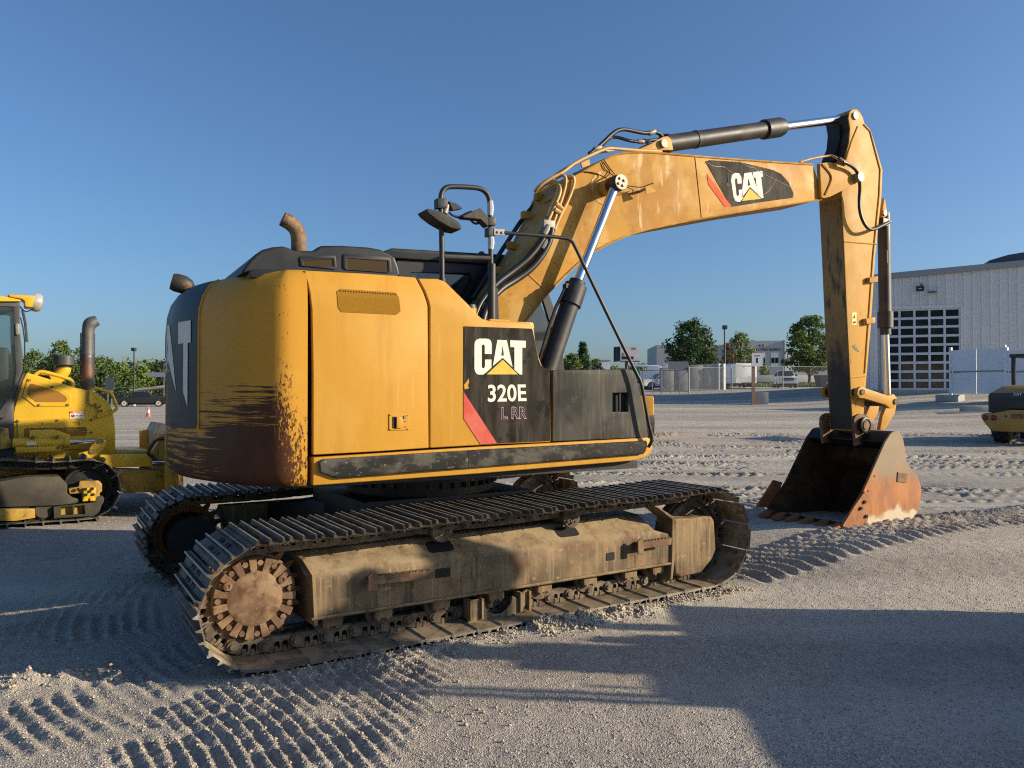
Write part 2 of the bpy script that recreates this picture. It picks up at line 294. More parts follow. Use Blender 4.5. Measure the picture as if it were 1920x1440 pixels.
def counterweight_paint():
    """yellow paint scraped to brown primer: long level scratches, worn through low down and round the corner"""
    m = mat('scraped_counterweight_paint', (0.52, 0.255, 0.028), 0.45, 0, [((0.57, 0.30, 0.045), 2.0, 0.42, 0.68, 0.4)], (60, 0.05, 0.002), rnd=False, spec=0.2, wave=0.08)
    nt = m.node_tree; N = nt.nodes; L = nt.links; b = N['Principled BSDF']
    base = b.inputs['Base Color'].links[0].from_socket
    tc = N.new('ShaderNodeTexCoord'); sp = N.new('ShaderNodeSeparateXYZ'); L.new(tc.outputs['Object'], sp.inputs[0])
    def mth(op, a, c=None, d=None):
        n = N.new('ShaderNodeMath'); n.operation = op
        for i, q in enumerate((a, c, d)):
            if q is None: continue
            if isinstance(q, (int, float)): n.inputs[i].default_value = q
            else: L.new(q, n.inputs[i])
        return n.outputs[0]
    def mr(x, a, c, lo=0.0, hi=1.0):
        n = N.new('ShaderNodeMapRange'); n.interpolation_type = 'SMOOTHSTEP'; n.inputs['From Min'].default_value = a; n.inputs['From Max'].default_value = c
        n.inputs['To Min'].default_value = lo; n.inputs['To Max'].default_value = hi; L.new(x, n.inputs['Value']); return n.outputs[0]
    ang = mth('ARCTAN2', sp.outputs['Y'], mth('MULTIPLY', sp.outputs['X'], -1.0))     # -0.75 right corner .. +0.75 left
    cv = N.new('ShaderNodeCombineXYZ'); L.new(mth('MULTIPLY', ang, 2.6), cv.inputs[0]); L.new(mth('MULTIPLY', sp.outputs['Z'], 38.0), cv.inputs[1])
    def nz(vec, scale, detail=5, rough=0.6):
        n = N.new('ShaderNodeTexNoise'); n.inputs['Scale'].default_value = scale; n.inputs['Detail'].default_value = detail; n.inputs['Roughness'].default_value = rough; L.new(vec, n.inputs['Vector']); return n.outputs['Fac']
    streak = mth('ADD', mth('MULTIPLY', nz(cv.outputs[0], 1.0, 5, 0.6), 0.5), mth('MULTIPLY', nz(cv.outputs[0], 3.7, 8, 0.75), 0.5)); streak = mth('MULTIPLY_ADD', streak, 2.7, -0.85)
    mc = N.new('ShaderNodeMapping'); mc.inputs['Scale'].default_value = (70, 70, 26); L.new(tc.outputs['Object'], mc.inputs[0]); chip = nz(mc.outputs[0], 1.0, 7, 0.75); blot = nz(tc.outputs['Object'], 3.2, 4, 0.5)
    low = mr(sp.outputs['Z'], 1.10, 1.98, 0.22, -0.36)                     # more worn low down
    near = mth('MULTIPLY', mr(ang, -0.72, -0.30, 1.0, 0.0), mr(sp.outputs['Z'], 1.15, 2.0, 0.40, 0.0))
    bite = mth('MULTIPLY', mr(blot, 0.35, 0.7, -0.06, 0.06), 1.0)
    tot = mth('ADD', mth('ADD', streak, low), mth('ADD', near, bite))
    side = mr(sp.outputs['X'], -1.52, -1.455)                                # round the corner the wear turns into chips
    chips = mr(mth('ADD', mth('ADD', chip, mth('MULTIPLY', low, 0.42)), mth('MULTIPLY', mr(sp.outputs['X'], -1.30, -1.47), 0.16)), 0.60, 0.63)
    rust = mr(tot, 0.56, 0.615)
    fac = mth('ADD', mth('MULTIPLY', rust, mth('SUBTRACT', 1.0, side)), mth('MULTIPLY', chips, side))
    spots = mth('MULTIPLY', mr(nz(tc.outputs['Object'], 5.0, 8, 0.75), 0.70, 0.715), mr(sp.outputs['X'], -1.72, -1.5))
    fac = mth('MAXIMUM', fac, spots)
    bc = N.new('ShaderNodeMix'); bc.data_type = 'RGBA'; bc.inputs[6].default_value = (0.042, 0.016, 0.008, 1); bc.inputs[7].default_value = (0.105, 0.040, 0.018, 1); L.new(nz(tc.outputs['Object'], 7.0), bc.inputs[0])
    mx = N.new('ShaderNodeMix'); mx.data_type = 'RGBA'; L.new(fac, mx.inputs[0]); L.new(base, mx.inputs[6]); L.new(bc.outputs[2], mx.inputs[7])
    L.new(mx.outputs[2], b.inputs['Base Color']); return m
cweightM = counterweight_paint()

def bucket_mat():
    m = mat('rusty_bucket_steel', (0.27, 0.088, 0.016), 0.6, 0.1, [((0.37, 0.135, 0.022), (9, 9, 1.6), 0.42, 0.62, 0.8), ((0.13, 0.055, 0.022), (7, 7, 3), 0.52, 0.66, 0.7), ((0.42, 0.26, 0.13), (30, 30, 6), 0.60, 0.68, 0.5)], (50, 0.2, 0.003), rnd=False)
    nt = m.node_tree; N = nt.nodes; L = nt.links; b = N['Principled BSDF']; base = b.inputs['Base Color'].links[0].from_socket
    tc = N.new('ShaderNodeTexCoord'); sp = N.new('ShaderNodeSeparateXYZ'); L.new(tc.outputs['Object'], sp.inputs[0])
    n = N.new('ShaderNodeTexNoise'); n.inputs['Scale'].default_value = 5; n.inputs['Detail'].default_value = 6; L.new(tc.outputs['Object'], n.inputs['Vector'])
    a = N.new('ShaderNodeMath'); a.operation = 'MULTIPLY_ADD'; a.inputs[1].default_value = 0.55; L.new(n.outputs['Fac'], a.inputs[0]); L.new(sp.outputs['Z'], a.inputs[2])
    r = N.new('ShaderNodeMapRange'); r.interpolation_type = 'SMOOTHSTEP'; r.inputs['From Min'].default_value = 0.86; r.inputs['From Max'].default_value = 1.06; L.new(a.outputs[0], r.inputs['Value'])
    mx = N.new('ShaderNodeMix'); mx.data_type = 'RGBA'; L.new(r.outputs[0], mx.inputs[0]); L.new(base, mx.inputs[6]); mx.inputs[7].default_value = (0.21, 0.145, 0.08, 1)
    r2 = N.new('ShaderNodeMapRange'); r2.interpolation_type = 'SMOOTHSTEP'; r2.inputs['From Min'].default_value = 0.57; r2.inputs['From Max'].default_value = 0.47; L.new(a.outputs[0], r2.inputs['Value'])
    m2 = N.new('ShaderNodeMix'); m2.data_type = 'RGBA'; L.new(r2.outputs[0], m2.inputs[0]); L.new(mx.outputs[2], m2.inputs[6]); m2.inputs[7].default_value = (0.46, 0.38, 0.27, 1)
    L.new(m2.outputs[2], b.inputs['Base Color']); return m
bucketM = bucket_mat()
bucketShade = mat('shade_toned_bucket_inside', (0.075, 0.040, 0.020), 0.7, 0, [((0.15, 0.070, 0.028), 5.0, 0.45, 0.65, 0.7), ((0.018, 0.012, 0.009), 8.0, 0.52, 0.66, 0.7)], (50, 0.3, 0.003), spec=0.2)  # rust darkened so the unlit inside of the bucket is in its colour

# ---------------------------------------------------------------- ground
def hash2(ix, iy, k):
    h = np.sin(ix*127.1 + iy*311.7 + k*74.7)*43758.5453; return h - np.floor(h)
def vnoise(x, y, k=0):
    ix, iy = np.floor(x), np.floor(y); fx, fy = x-ix, y-iy; fx = fx*fx*(3-2*fx); fy = fy*fy*(3-2*fy)
    a, b, c, d = hash2(ix,iy,k), hash2(ix+1,iy,k), hash2(ix,iy+1,k), hash2(ix+1,iy+1,k)
    return (a*(1-fx)+b*fx)*(1-fy)+(c*(1-fx)+d*fx)*fy
def fbm(x, y, k=0, o=4):
    s = 0; a = 0.5
    for i in range(o): s = s+a*vnoise(x*2**i, y*2**i, k+i*3); a *= 0.5
    return s
def band(d, half, soft): return 1-sstep(half-soft, half+soft, np.abs(d))
def relief(u, v):
    """grouser and tyre prints, berms and lumps pressed into the loose gravel"""
    X = CAM.x+RT.x*u+FW.x*v; Yw = CAM.y+RT.y*u+FW.y*v
    n1 = fbm(X*1.3, Yw*1.3, 1); n2 = fbm(X*5, Yw*5, 2); n3 = fbm(X*16, Yw*16, 5, 3)
    z = 0.03*(n1-0.5)*sstep(3, 9, np.hypot(X, Yw)) + 0.010*(n2-0.47) + 0.008*(n3-0.45)
    n4 = fbm(X*38, Yw*38, 21, 2)
    def ridges(t, p, h, sharp=0.6, wob=0.24):
        w = np.abs(((t/p+wob*(n2-0.5)+0.12*(n3-0.5)) % 1.0)-0.5)*2; return h*(np.power(np.clip(w, 0, 1), sharp)-0.4)
    brk = sstep(0.30, 0.52, fbm(X*2.1, Yw*2.1, 9))
    # slewed prints in front of the near track: short broken ridges in a slanting band
    c = X+0.22*(Yw+1.6)+0.10*(Yw+1.6)**2+0.05*(n1-0.5)
    m = sstep(-0.12, 0.12, X-(-2.2+(Yw+1.67)*0.70)+0.3*(n1-0.5))*(1-sstep(-0.25, 0.1, X-(-0.55+(Yw+1.83)*0.80)+0.4*(n1-0.5)))*sstep(-4.2, -3.6, Yw)*(1-sstep(-1.66, -1.58, Yw))
    brk2 = sstep(0.22, 0.42, fbm(X*2.6+3, Yw*1.7, 12))*(0.75+0.5*fbm(X*6, Yw*6, 14))
    z = z+m*brk2*(ridges(c, 0.074, 0.036, 1.6, 0.38)*(0.65+0.7*n3)+0.020*(n4-0.45)+0.018*(n3-0.45)+0.012*(n2-0.5))
    # prints behind both tracks
    c2 = X-0.11*(Yw+0.3)**2
    m = (1-sstep(-2.3, -1.9, X))*sstep(-5.5, -4.6, X)*sstep(-2.2, -1.7, Yw)*(1-sstep(0.6, 1.4, Yw))
    z = z+m*brk*(ridges(c2, 0.10, 0.034, 1.6, 0.5)+0.015*(n4-0.5))
    # the run of the near track carried on ahead
    m = sstep(2.25, 2.6, X)*(1-sstep(13, 18, X))*band(Yw+1.15-0.02*(X-2.3)+0.1*(n1-0.5), 0.42, 0.10)
    z = z+m*((0.75+0.5*fbm(X*3, Yw*3, 31))*ridges(X+0.12*Yw+0.06*np.sin(Yw*6)+0.08*(n1-0.5), 0.185, 0.070, 1.2, 0.2)+0.022*(n2-0.5)+0.016*(n3-0.5)+0.008*(n4-0.5))
    m = sstep(2.3, 2.9, X)*(1-sstep(9, 12, X))*band(Yw-1.25+0.1*(n1-0.5), 0.42, 0.12)
    z = z+m*(ridges(X-0.3*Yw, 0.19, 0.045)+0.02*(n2-0.5))
    # berm pushed up beside the near track
    m = np.exp(-((Yw+1.70-0.05*np.sin(X*5))/0.09)**2)*sstep(-0.1, 0.25, X)*(1-sstep(1.9, 2.2, X))
    z = z+m*(0.05*sstep(0.35, 0.6, n2)+0.05*n3)*(0.35+0.9*np.exp(-((X-0.45)/0.4)**2))
    m = np.exp(-((Yw+1.66)/0.09)**2)*sstep(-2.0, -1.8, X)*(1-sstep(0.1, 0.3, X)); z = z+m*0.02*n3*2
    # windrow of lumps left of the machine
    for (lx, ly, lr, lh) in ((-2.86,-1.02,0.10,0.07), (-2.66,-1.07,0.09,0.06), (-3.06,-0.94,0.12,0.06), (-2.43,-1.14,0.05,0.04), (-3.3,-0.95,0.12,0.05)):
        z = z+lh*np.exp(-((X-lx)**2+(Yw-ly)**2)/lr**2)*(0.6+0.9*n3)
    # tyre lanes crossing the yard
    for vc, hw, h in ((10.4,0.22,0.04), (11.7,0.25,0.045), (15.9,0.3,0.06), (18.0,0.4,0.07), (20.6,0.5,0.07), (24.5,0.8,0.08), (9.3,0.14,0.028), (9.8,0.12,0.02), (12.4,0.3,0.05), (13.4,0.25,0.045), (14.9,0.3,0.05), (16.8,0.5,0.06), (19.3,0.5,0.07), (22.0,0.8,0.06), (11.1,0.2,0.03)):
        dv = v-vc-0.012*(u-3)**1-0.25*np.sin(u*0.35+vc); m = band(dv, hw, hw*0.5)*sstep(-1, 1.5, u)*sstep(0.30, 0.5, fbm(u*0.5, v*0.5, int(vc*7)))
        z = z+m*(ridges(u+0.9*np.abs(dv)+0.1*n1, 0.24, h*1.1, 1.6, 0.5)*(0.3+1.4*n2)+h*0.5*(n2-0.5)+h*0.3*(n3-0.5))
    return z
def axis_samples():
    a = np.concatenate([-np.geomspace(420, 8.05, 90), np.arange(-8, -3.56, 0.033), np.arange(-3.55, 4.9, 0.0165), np.arange(4.9, 15, 0.033), np.geomspace(15.05, 420, 110)])
    b = np.concatenate([np.linspace(-60, 2.0, 24), np.geomspace(2.1, 32, 500), np.geomspace(32.6, 900, 70)])
    return a, b
def make_ground(m):
    a, b = axis_samples(); U, V = np.meshgrid(a, b)
    nearm = 1-sstep(26, 40, V)
    Z = terrain(U, V)+relief(U, V)*nearm*sstep(-8, -1, V)
    X = CAM.x+RT.x*U+FW.x*V; Yw = CAM.y+RT.y*U+FW.y*V
    # keep the ground just under both tracks
    for y0 in (-1.19, 1.19):
        w = band(Yw-y0, 0.37, 0.04)*band(X, 1.75, 0.2); Z = Z*(1-w)+w*np.minimum(Z, -0.004)
    nv, nu = U.shape
    co = np.stack([X, Yw, Z], -1).reshape(-1, 3).astype(np.float32)
    i = (np.arange(nv-1)[:, None]*nu+np.arange(nu-1)[None, :]).ravel()
    f = np.stack([i, i+1, i+nu+1, i+nu], -1).astype(np.int32)
    me = bpy.data.meshes.new('ground'); me.vertices.add(len(co)); me.vertices.foreach_set('co', co.ravel())
    me.loops.add(f.size); me.loops.foreach_set('vertex_index', f.ravel()); me.polygons.add(len(f))
    me.polygons.foreach_set('loop_start', np.arange(0, f.size, 4, dtype=np.int32)); me.polygons.foreach_set('loop_total', np.full(len(f), 4, np.int32))
    me.update(calc_edges=True); me.shade_smooth(); me.materials.append(m)
    return tag(link('ground', me), 'pale crushed gravel yard printed with tracks and tyres', kind='structure')
def gravel_mat():
    m = bpy.data.materials.new('crushed_gravel'); m.use_nodes = True; nt = m.node_tree; N = nt.nodes; L = nt.links; b = N['Principled BSDF']
    b.inputs['Roughness'].default_value = 0.9; b.inputs['Specular IOR Level'].default_value = 0.25
    g = N.new('ShaderNodeNewGeometry'); vec = g.outputs['Position']
    def vor(s):
        n = N.new('ShaderNodeTexVoronoi'); n.inputs['Scale'].default_value = s; L.new(vec, n.inputs['Vector']); return n
    def nz(s, d=5, r=0.55):
        n = N.new('ShaderNodeTexNoise'); n.inputs['Scale'].default_value = s; n.inputs['Detail'].default_value = d; n.inputs['Roughness'].default_value = r; L.new(vec, n.inputs['Vector']); return n.outputs['Fac']
    def mixc(f, a, c):
        n = N.new('ShaderNodeMix'); n.data_type = 'RGBA'
        if isinstance(f, float): n.inputs[0].default_value = f
        else: L.new(f, n.inputs[0])
        for i, q in ((6, a), (7, c)):
            if isinstance(q, tuple): n.inputs[i].default_value = (*q, 1)
            else: L.new(q, n.inputs[i])
        return n.outputs[2]
    def mr(x, a, c, lo=0.0, hi=1.0):
        n = N.new('ShaderNodeMapRange'); n.inputs['From Min'].default_value = a; n.inputs['From Max'].default_value = c; n.inputs['To Min'].default_value = lo; n.inputs['To Max'].default_value = hi; L.new(x, n.inputs['Value']); return n.outputs[0]
    v1 = vor(120.0); v2 = vor(62.0)
    sep = N.new('ShaderNodeSeparateColor'); L.new(v1.outputs['Color'], sep.inputs[0]); sep2 = N.new('ShaderNodeSeparateColor'); L.new(v2.outputs['Color'], sep2.inputs[0])
    c = mixc(mr(sep.outputs[0], 0, 1), (0.17, 0.155, 0.133), (0.45, 0.405, 0.345))
    c = mixc(mr(sep2.outputs[1], 0.6, 1.0, 0, 0.6), c, (0.56, 0.50, 0.41))
    c = mixc(mr(nz(0.35, 4), 0.42, 0.65, 0, 0.5), c, (0.46, 0.40, 0.305))
    c = mixc(mr(nz(2.5, 5), 0.5, 0.72, 0, 0.6), c, (0.25, 0.222, 0.182))
    st = N.new('ShaderNodeMapping'); st.inputs['Rotation'].default_value = (0, 0, -SITE_ROT); L.new(vec, st.inputs[0])       # long drag marks along the driving lanes
    st2 = N.new('ShaderNodeMapping'); st2.inputs['Scale'].default_value = (0.05, 0.7, 1); L.new(st.outputs[0], st2.inputs[0])
    n5 = N.new('ShaderNodeTexNoise'); n5.inputs['Scale'].default_value = 1.0; n5.inputs['Detail'].default_value = 6; L.new(st2.outputs[0], n5.inputs['Vector'])
    c = mixc(mr(n5.outputs['Fac'], 0.46, 0.64, 0, 0.6), c, (0.60, 0.54, 0.44))
    L.new(c, b.inputs['Base Color'])
    bp = N.new('ShaderNodeBump'); bp.inputs['Strength'].default_value = 0.9; bp.inputs['Distance'].default_value = 0.0055
    ad = N.new('ShaderNodeMath'); ad.operation = 'MULTIPLY_ADD'; ad.inputs[1].default_value = -1.0; L.new(v1.outputs['Distance'], ad.inputs[0]); L.new(nz(60, 4, 0.7), ad.inputs[2]); L.new(ad.outputs[0], bp.inputs['Height'])
    bp2 = N.new('ShaderNodeBump'); bp2.inputs['Strength'].default_value = 0.45; bp2.inputs['Distance'].default_value = 0.03; L.new(nz(9, 6, 0.65), bp2.inputs['Height']); L.new(bp2.outputs[0], bp.inputs['Normal'])
    L.new(bp.outputs[0], b.inputs['Normal']); return m
gravelM = gravel_mat(); make_ground(gravelM)

def stones(name, U, V, size, m, label, lift=0.25, dz=None):
    """loose chips: squashed irregular octahedra joined in one mesh"""
    n = len(U); Z = terrain(U, V)+relief(U, V) if dz is None else dz
    base = np.array([(1,0,0),(-1,0,0),(0,1,0),(0,-1,0),(0,0,1),(0,0,-1)], float)
    tri = np.array([(0,2,4),(2,1,4),(1,3,4),(3,0,4),(2,0,5),(1,2,5),(3,1,5),(0,3,5)])
    k = base[None]*(size[:, None, None]*RNG.uniform(0.55, 1.1, (n, 6, 1)))
    k[:, :, 2] *= 0.75
    a = RNG.uniform(0, 6.28, n); ca, sa = np.cos(a)[:, None], np.sin(a)[:, None]; t = RNG.uniform(-0.6, 0.6, n)[:, None]
    x, y, z = k[..., 0], k[..., 1], k[..., 2]; x, z = x*np.cos(t)-z*np.sin(t), x*np.sin(t)+z*np.cos(t)
    x, y = x*ca-y*sa, x*sa+y*ca
    X = CAM.x+RT.x*U+FW.x*V; Yw = CAM.y+RT.y*U+FW.y*V
    co = np.stack([x+X[:, None], y+Yw[:, None], z+(Z+size*lift)[:, None]], -1).reshape(-1, 3).astype(np.float32)
    f = (tri[None]+np.arange(n)[:, None, None]*6).reshape(-1, 3).astype(np.int32)
    me = bpy.data.meshes.new(name); me.vertices.add(len(co)); me.vertices.foreach_set('co', co.ravel()); me.loops.add(f.size); me.loops.foreach_set('vertex_index', f.ravel())
    me.polygons.add(len(f)); me.polygons.foreach_set('loop_start', np.arange(0, f.size, 3, dtype=np.int32)); me.polygons.foreach_set('loop_total', np.full(len(f), 3, np.int32)); me.update(calc_edges=True)
    me.materials.append(m); return tag(link(name, me), label, kind='stuff')
def stone_mat():
    m = bpy.data.materials.new('gravel_chip'); m.use_nodes = True; N = m.node_tree.nodes; L = m.node_tree.links; b = N['Principled BSDF']; b.inputs['Roughness'].default_value = 0.88
    g = N.new('ShaderNodeNewGeometry'); r = N.new('ShaderNodeValToRGB'); r.color_ramp.elements[0].color = (0.20, 0.182, 0.158, 1); r.color_ramp.elements[1].color = (0.62, 0.56, 0.475, 1)
    e = r.color_ramp.elements.new(0.55); e.color = (0.38, 0.345, 0.295, 1)
    L.new(g.outputs['Random Per Island'], r.inputs[0]); L.new(r.outputs[0], b.inputs['Base Color']); return m
stoneM = stone_mat()
n = 125000
V = 2.6*np.exp(RNG.uniform(0, 1, n)*math.log(11/2.6)); V = np.where(RNG.uniform(0, 1, n) < 0.35, V, 2.6+8*RNG.uniform(0, 1, n)**1.6)
U = RNG.uniform(-0.80, 0.80, n)*V
Xs = CAM.x+RT.x*U+FW.x*V; Ys = CAM.y+RT.y*U+FW.y*V
ok = ~((np.abs(np.abs(Ys)-1.19) < 0.42) & (np.abs(Xs) < 2.2)); U, V = U[ok], V[ok]
stones('gravel', U, V, 0.0024+0.0058*RNG.uniform(0, 1, len(U))**3*(1+0.05*V), stoneM, 'loose grey gravel chips strewn over the yard', 0.0)
# clods shed beside the track and pushed up by the bucket
cl = []
for (x0, x1, yc, sy, cnt, smax) in ((0.05,1.0,-1.70,0.07,1800,0.022), (1.0,2.15,-1.68,0.05,1200,0.015), (-2.0,0.05,-1.68,0.07,500,0.016), (-3.2,-2.4,-1.03,0.07,160,0.022), (-2.4,-0.8,-2.3,0.4,500,0.016), (2.3,9,-1.15,0.36,1500,0.012), (-2.3,-1.7,1.3,0.4,200,0.02)):
    cl.append(np.stack([RNG.uniform(x0, x1, cnt), yc+RNG.normal(0, sy, cnt), smax*(0.25+0.75*RNG.uniform(0, 1, cnt)**2.5)], -1))
cl = np.concatenate(cl); dx = cl[:, 0]-CAM.x; dy = cl[:, 1]-CAM.y
stones('dirt_clods', dx*RT.x+dy*RT.y, dx*FW.x+dy*FW.y, cl[:, 2], mat('dry_clod', (0.47, 0.40, 0.30), 0.95, 0, [((0.28, 0.23, 0.17), 8.0, 0.4, 0.7, 0.7)], (60, 0.4, 0.004), rnd=False), 'dry clods of dirt thrown up along the crawler tracks', 0.45)

# ---------------------------------------------------------------- the big excavator
exc = empty('excavator', (0,0,0))
tag(exc, 'large yellow and black crawler excavator with its bucket lowered onto the gravel', 'excavator')
UYAW = R(-2.5)
SPX, SPZ, IDX, IDZ = -1.70, 0.385, 1.93, 0.420; RS, RI, OFS = 0.300, 0.325, 0.055

def loop_points(sx, sz, rs, ix, iz, ri, sag=0.012, n=40):
    """pitch line of a crawler chain, clockwise seen from the right: along the bottom to the front, over the top to the rear"""
    P = []
    d = Vector((ix-sx, iz-sz)); L = d.length; th = math.atan2(d.y, d.x)
    al = math.asin((rs-ri)/L)
    bot = th-math.pi/2+al*-1; top = th+math.pi/2+al
    b0, b1 = bot, top
    for i in range(n): P.append((sx+rs*math.cos(b0), sz+rs*math.sin(b0), 0)) if i == 0 else None
    for i in range(n+1):
        a = b0+(b1-b0)*i/n; P.append((ix+ri*math.cos(a), iz+ri*math.sin(a), 0))
    pe = (sx+rs*math.cos(b1), sz+rs*math.sin(b1)); ps = P[-1]
    for i in range(1, n):
        t = i/n; P.append((ps[0]+(pe[0]-ps[0])*t, ps[1]+(pe[1]-ps[1])*t-sag*abs(math.sin(t*3*math.pi)), 0))
    for i in range(n+1):
        a = b1+(b0+2*math.pi-b1)*i/n; P.append((sx+rs*math.cos(a), sz+rs*math.sin(a), 0))
    return [Vector(p) for p in P]
def resample(P, count, phase=0.0):
    seg = [(b-a).length for a, b in zip(P, P[1:])]; T = sum(seg); out = []
    for k in range(count):
        s = ((k+phase)/count % 1.0)*T
        for i, l in enumerate(seg):
            if s <= l: out.append(P[i].lerp(P[i+1], s/max(l, 1e-9))); break
            s -= l
    return out
def frames(P, count, phase, ofs):
    """per shoe: (x, z, angle) with local x along the chain and local z outward"""
    Q = resample(P, count, phase); o = []
    for a, b in zip(Q, Q[1:]+Q[:1]):
        c = (a+b)/2; t = (b-a).normalized(); nrm = Vector((t.y, -t.x, 0)); c = c+nrm*ofs
        o.append((c.x, c.y, math.atan2(t.y, t.x)))
    return o
def shoe_mesh(name, w, p, ribs=((-0.42, 1), (-0.02, 1), (0.36, 1)), h=0.027, m=None):
    top = [(-p*0.53, 0.010)]
    for r, k in ribs:
        c = r*p; top += [(c-0.012, 0.011), (c-0.006, 0.011+h*k), (c+0.004, 0.011+h*k), (c+0.011, 0.011)]
    top += [(p*0.47, 0.011), (p*0.55, 0.001), (p*0.58, -0.008)]
    bottom = [(p*0.55, -0.010), (p*0.50, -0.003), (p*0.44, 0), (-p*0.52, 0)]
    b = MB().plate([(x, z) for x, z in top+bottom], -w/2, w/2)
    for x in (-p*0.22, p*0.17):
        for y in (-0.115, -0.06, 0.06, 0.115): b.cyl((x, y, 0.008), (x, y, 0.021), 0.012, n=6)
    def chamf(c):
        if abs(c.y) > w/2-1e-4 and abs(c.x) > p*0.40 and c.z < 0.02: return Vector((c.x, c.y*(1-0.02/w*2), c.z))
        return c
    # worn round grouser ends
    def warp(c):
        if c.z > 0.03 and abs(c.y) > w/2-1e-4: c = Vector((c.x, c.y*(1-0.018/w*2), c.z))
        return chamf(c)
    me = b.mesh(name, m or shoeM, smooth=25, warp=warp)
    if m is None:
        me.materials.append(shoeIn); me.materials.append(shoeRib)
        for q in me.polygons:
            if q.normal.z < -0.3 and q.center.z < 0.006: q.material_index = 1
            elif q.center.z > 0.0105+h*0.9: q.material_index = 2
    return me
def link_mesh(name, p, m):
    b = MB()
    for s in (-1, 1):
        y = s*0.088; out = circle(-p*0.5, -0.055, 0.040, 8, R(90), R(270))+[(-p*0.3, -0.098), (p*0.36, -0.098), (p*0.58, -0.085)]+circle(p*0.5, -0.055, 0.034, 6, R(-60), R(60))+[(p*0.3, -0.006), (-p*0.3, -0.006)]
        holes = [rrect(-p*0.20, -p*0.02, -0.068, -0.012, 0.015, 2), rrect(p*0.07, p*0.25, -0.068, -0.012, 0.015, 2)]
        b.plate(out, y-0.020, y+0.020, holes)
        b.cyl((-p*0.5, y+s*0.018, -0.055), (-p*0.5, y+s*0.034, -0.055), 0.036, n=12); b.cyl((-p*0.5, y+s*0.03, -0.055), (-p*0.5, y+s*0.046, -0.055), 0.020, n=10)
        for x in (-p*0.13, p*0.14): b.box(x-0.011, x+0.011, y-0.013+s*0.012, y+0.013+s*0.012, -0.035, 0.0)
    b.cyl((-p*0.5, -0.07, -0.055), (-p*0.5, 0.07, -0.055), 0.030, n=10)
    return b.mesh(name, m, smooth=30)
NSH = 49
LP = loop_points(SPX, SPZ, RS, IDX, IDZ, RI)
PITCH = sum((b-a).length for a, b in zip(LP, LP[1:]))/NSH
shoeMesh = shoe_mesh('track_shoe', 0.79, PITCH); linkMesh = link_mesh('chain_link', PITCH, chainM)
def roller_mesh():
    return MB().lathe([(0.05,-0.135),(0.05,-0.12),(0.098,-0.118),(0.102,-0.095),(0.082,-0.09),(0.078,0.09),(0.102,0.095),(0.098,0.118),(0.05,0.12),(0.05,0.135)], (0,0,0), (0,1,0), 20).mesh('bottom_roller', chainM, smooth=30)
rollMesh = roller_mesh()
def bracket_mesh():
    b = MB().plate([(-0.062,0.075),(-0.062,-0.03),(-0.045,-0.03),(-0.045,-0.045),(-0.02,-0.045),(-0.02,-0.03),(0.02,-0.03),(0.02,-0.045),(0.045,-0.045),(0.045,-0.03),(0.062,-0.03),(0.062,0.075)], -0.185, -0.135)
    return b.mesh('roller_collar', frameM, bevel=0.008, seg=2)
collMesh = bracket_mesh()
def stepbar(x0, x1, z0, z1, yo, parent, nm='step'):
    b = MB(); d = Vector((x1-x0, 0, z1-z0)); n = 9
    P = [(x0, z0-0.055), (x1, z1-0.055), (x1+0.01, z1), (x0-0.005, z0)]
    b.plate(P, yo-0.085, yo-0.075)
    for i in range(n):
        t = (i+0.5)/n; x = x0+(x1-x0)*t; z = z0+(z1-z0)*t; b.plate([(x-0.012, z-0.004), (x+0.012, z-0.004), (x+0.004, z+0.014), (x-0.004, z+0.014)], yo-0.085, yo-0.075)
    b.add([(x0, yo-0.08, z0-0.008), (x1, yo-0.08, z1-0.008), (x1, yo+0.03, z1-0.008), (x0, yo+0.03, z0-0.008), (x0, yo-0.08, z0-0.018), (x1, yo-0.08, z1-0.018), (x1, yo+0.03, z1-0.018), (x0, yo+0.03, z0-0.018)],
          [(0,1,2,3), (7,6,5,4), (0,4,5,1), (1,5,6,2), (2,6,7,3), (3,7,4,0)])
    b.plate([(x0-0.03, z0-0.09), (x0+0.03, z0-0.09), (x0+0.03, z0+0.012), (x0-0.0, z0+0.03), (x0-0.03, z0+0.01)], yo-0.086, yo-0.074)
    return b.build(nm, coverM, parent, bevel=0.003, seg=1)

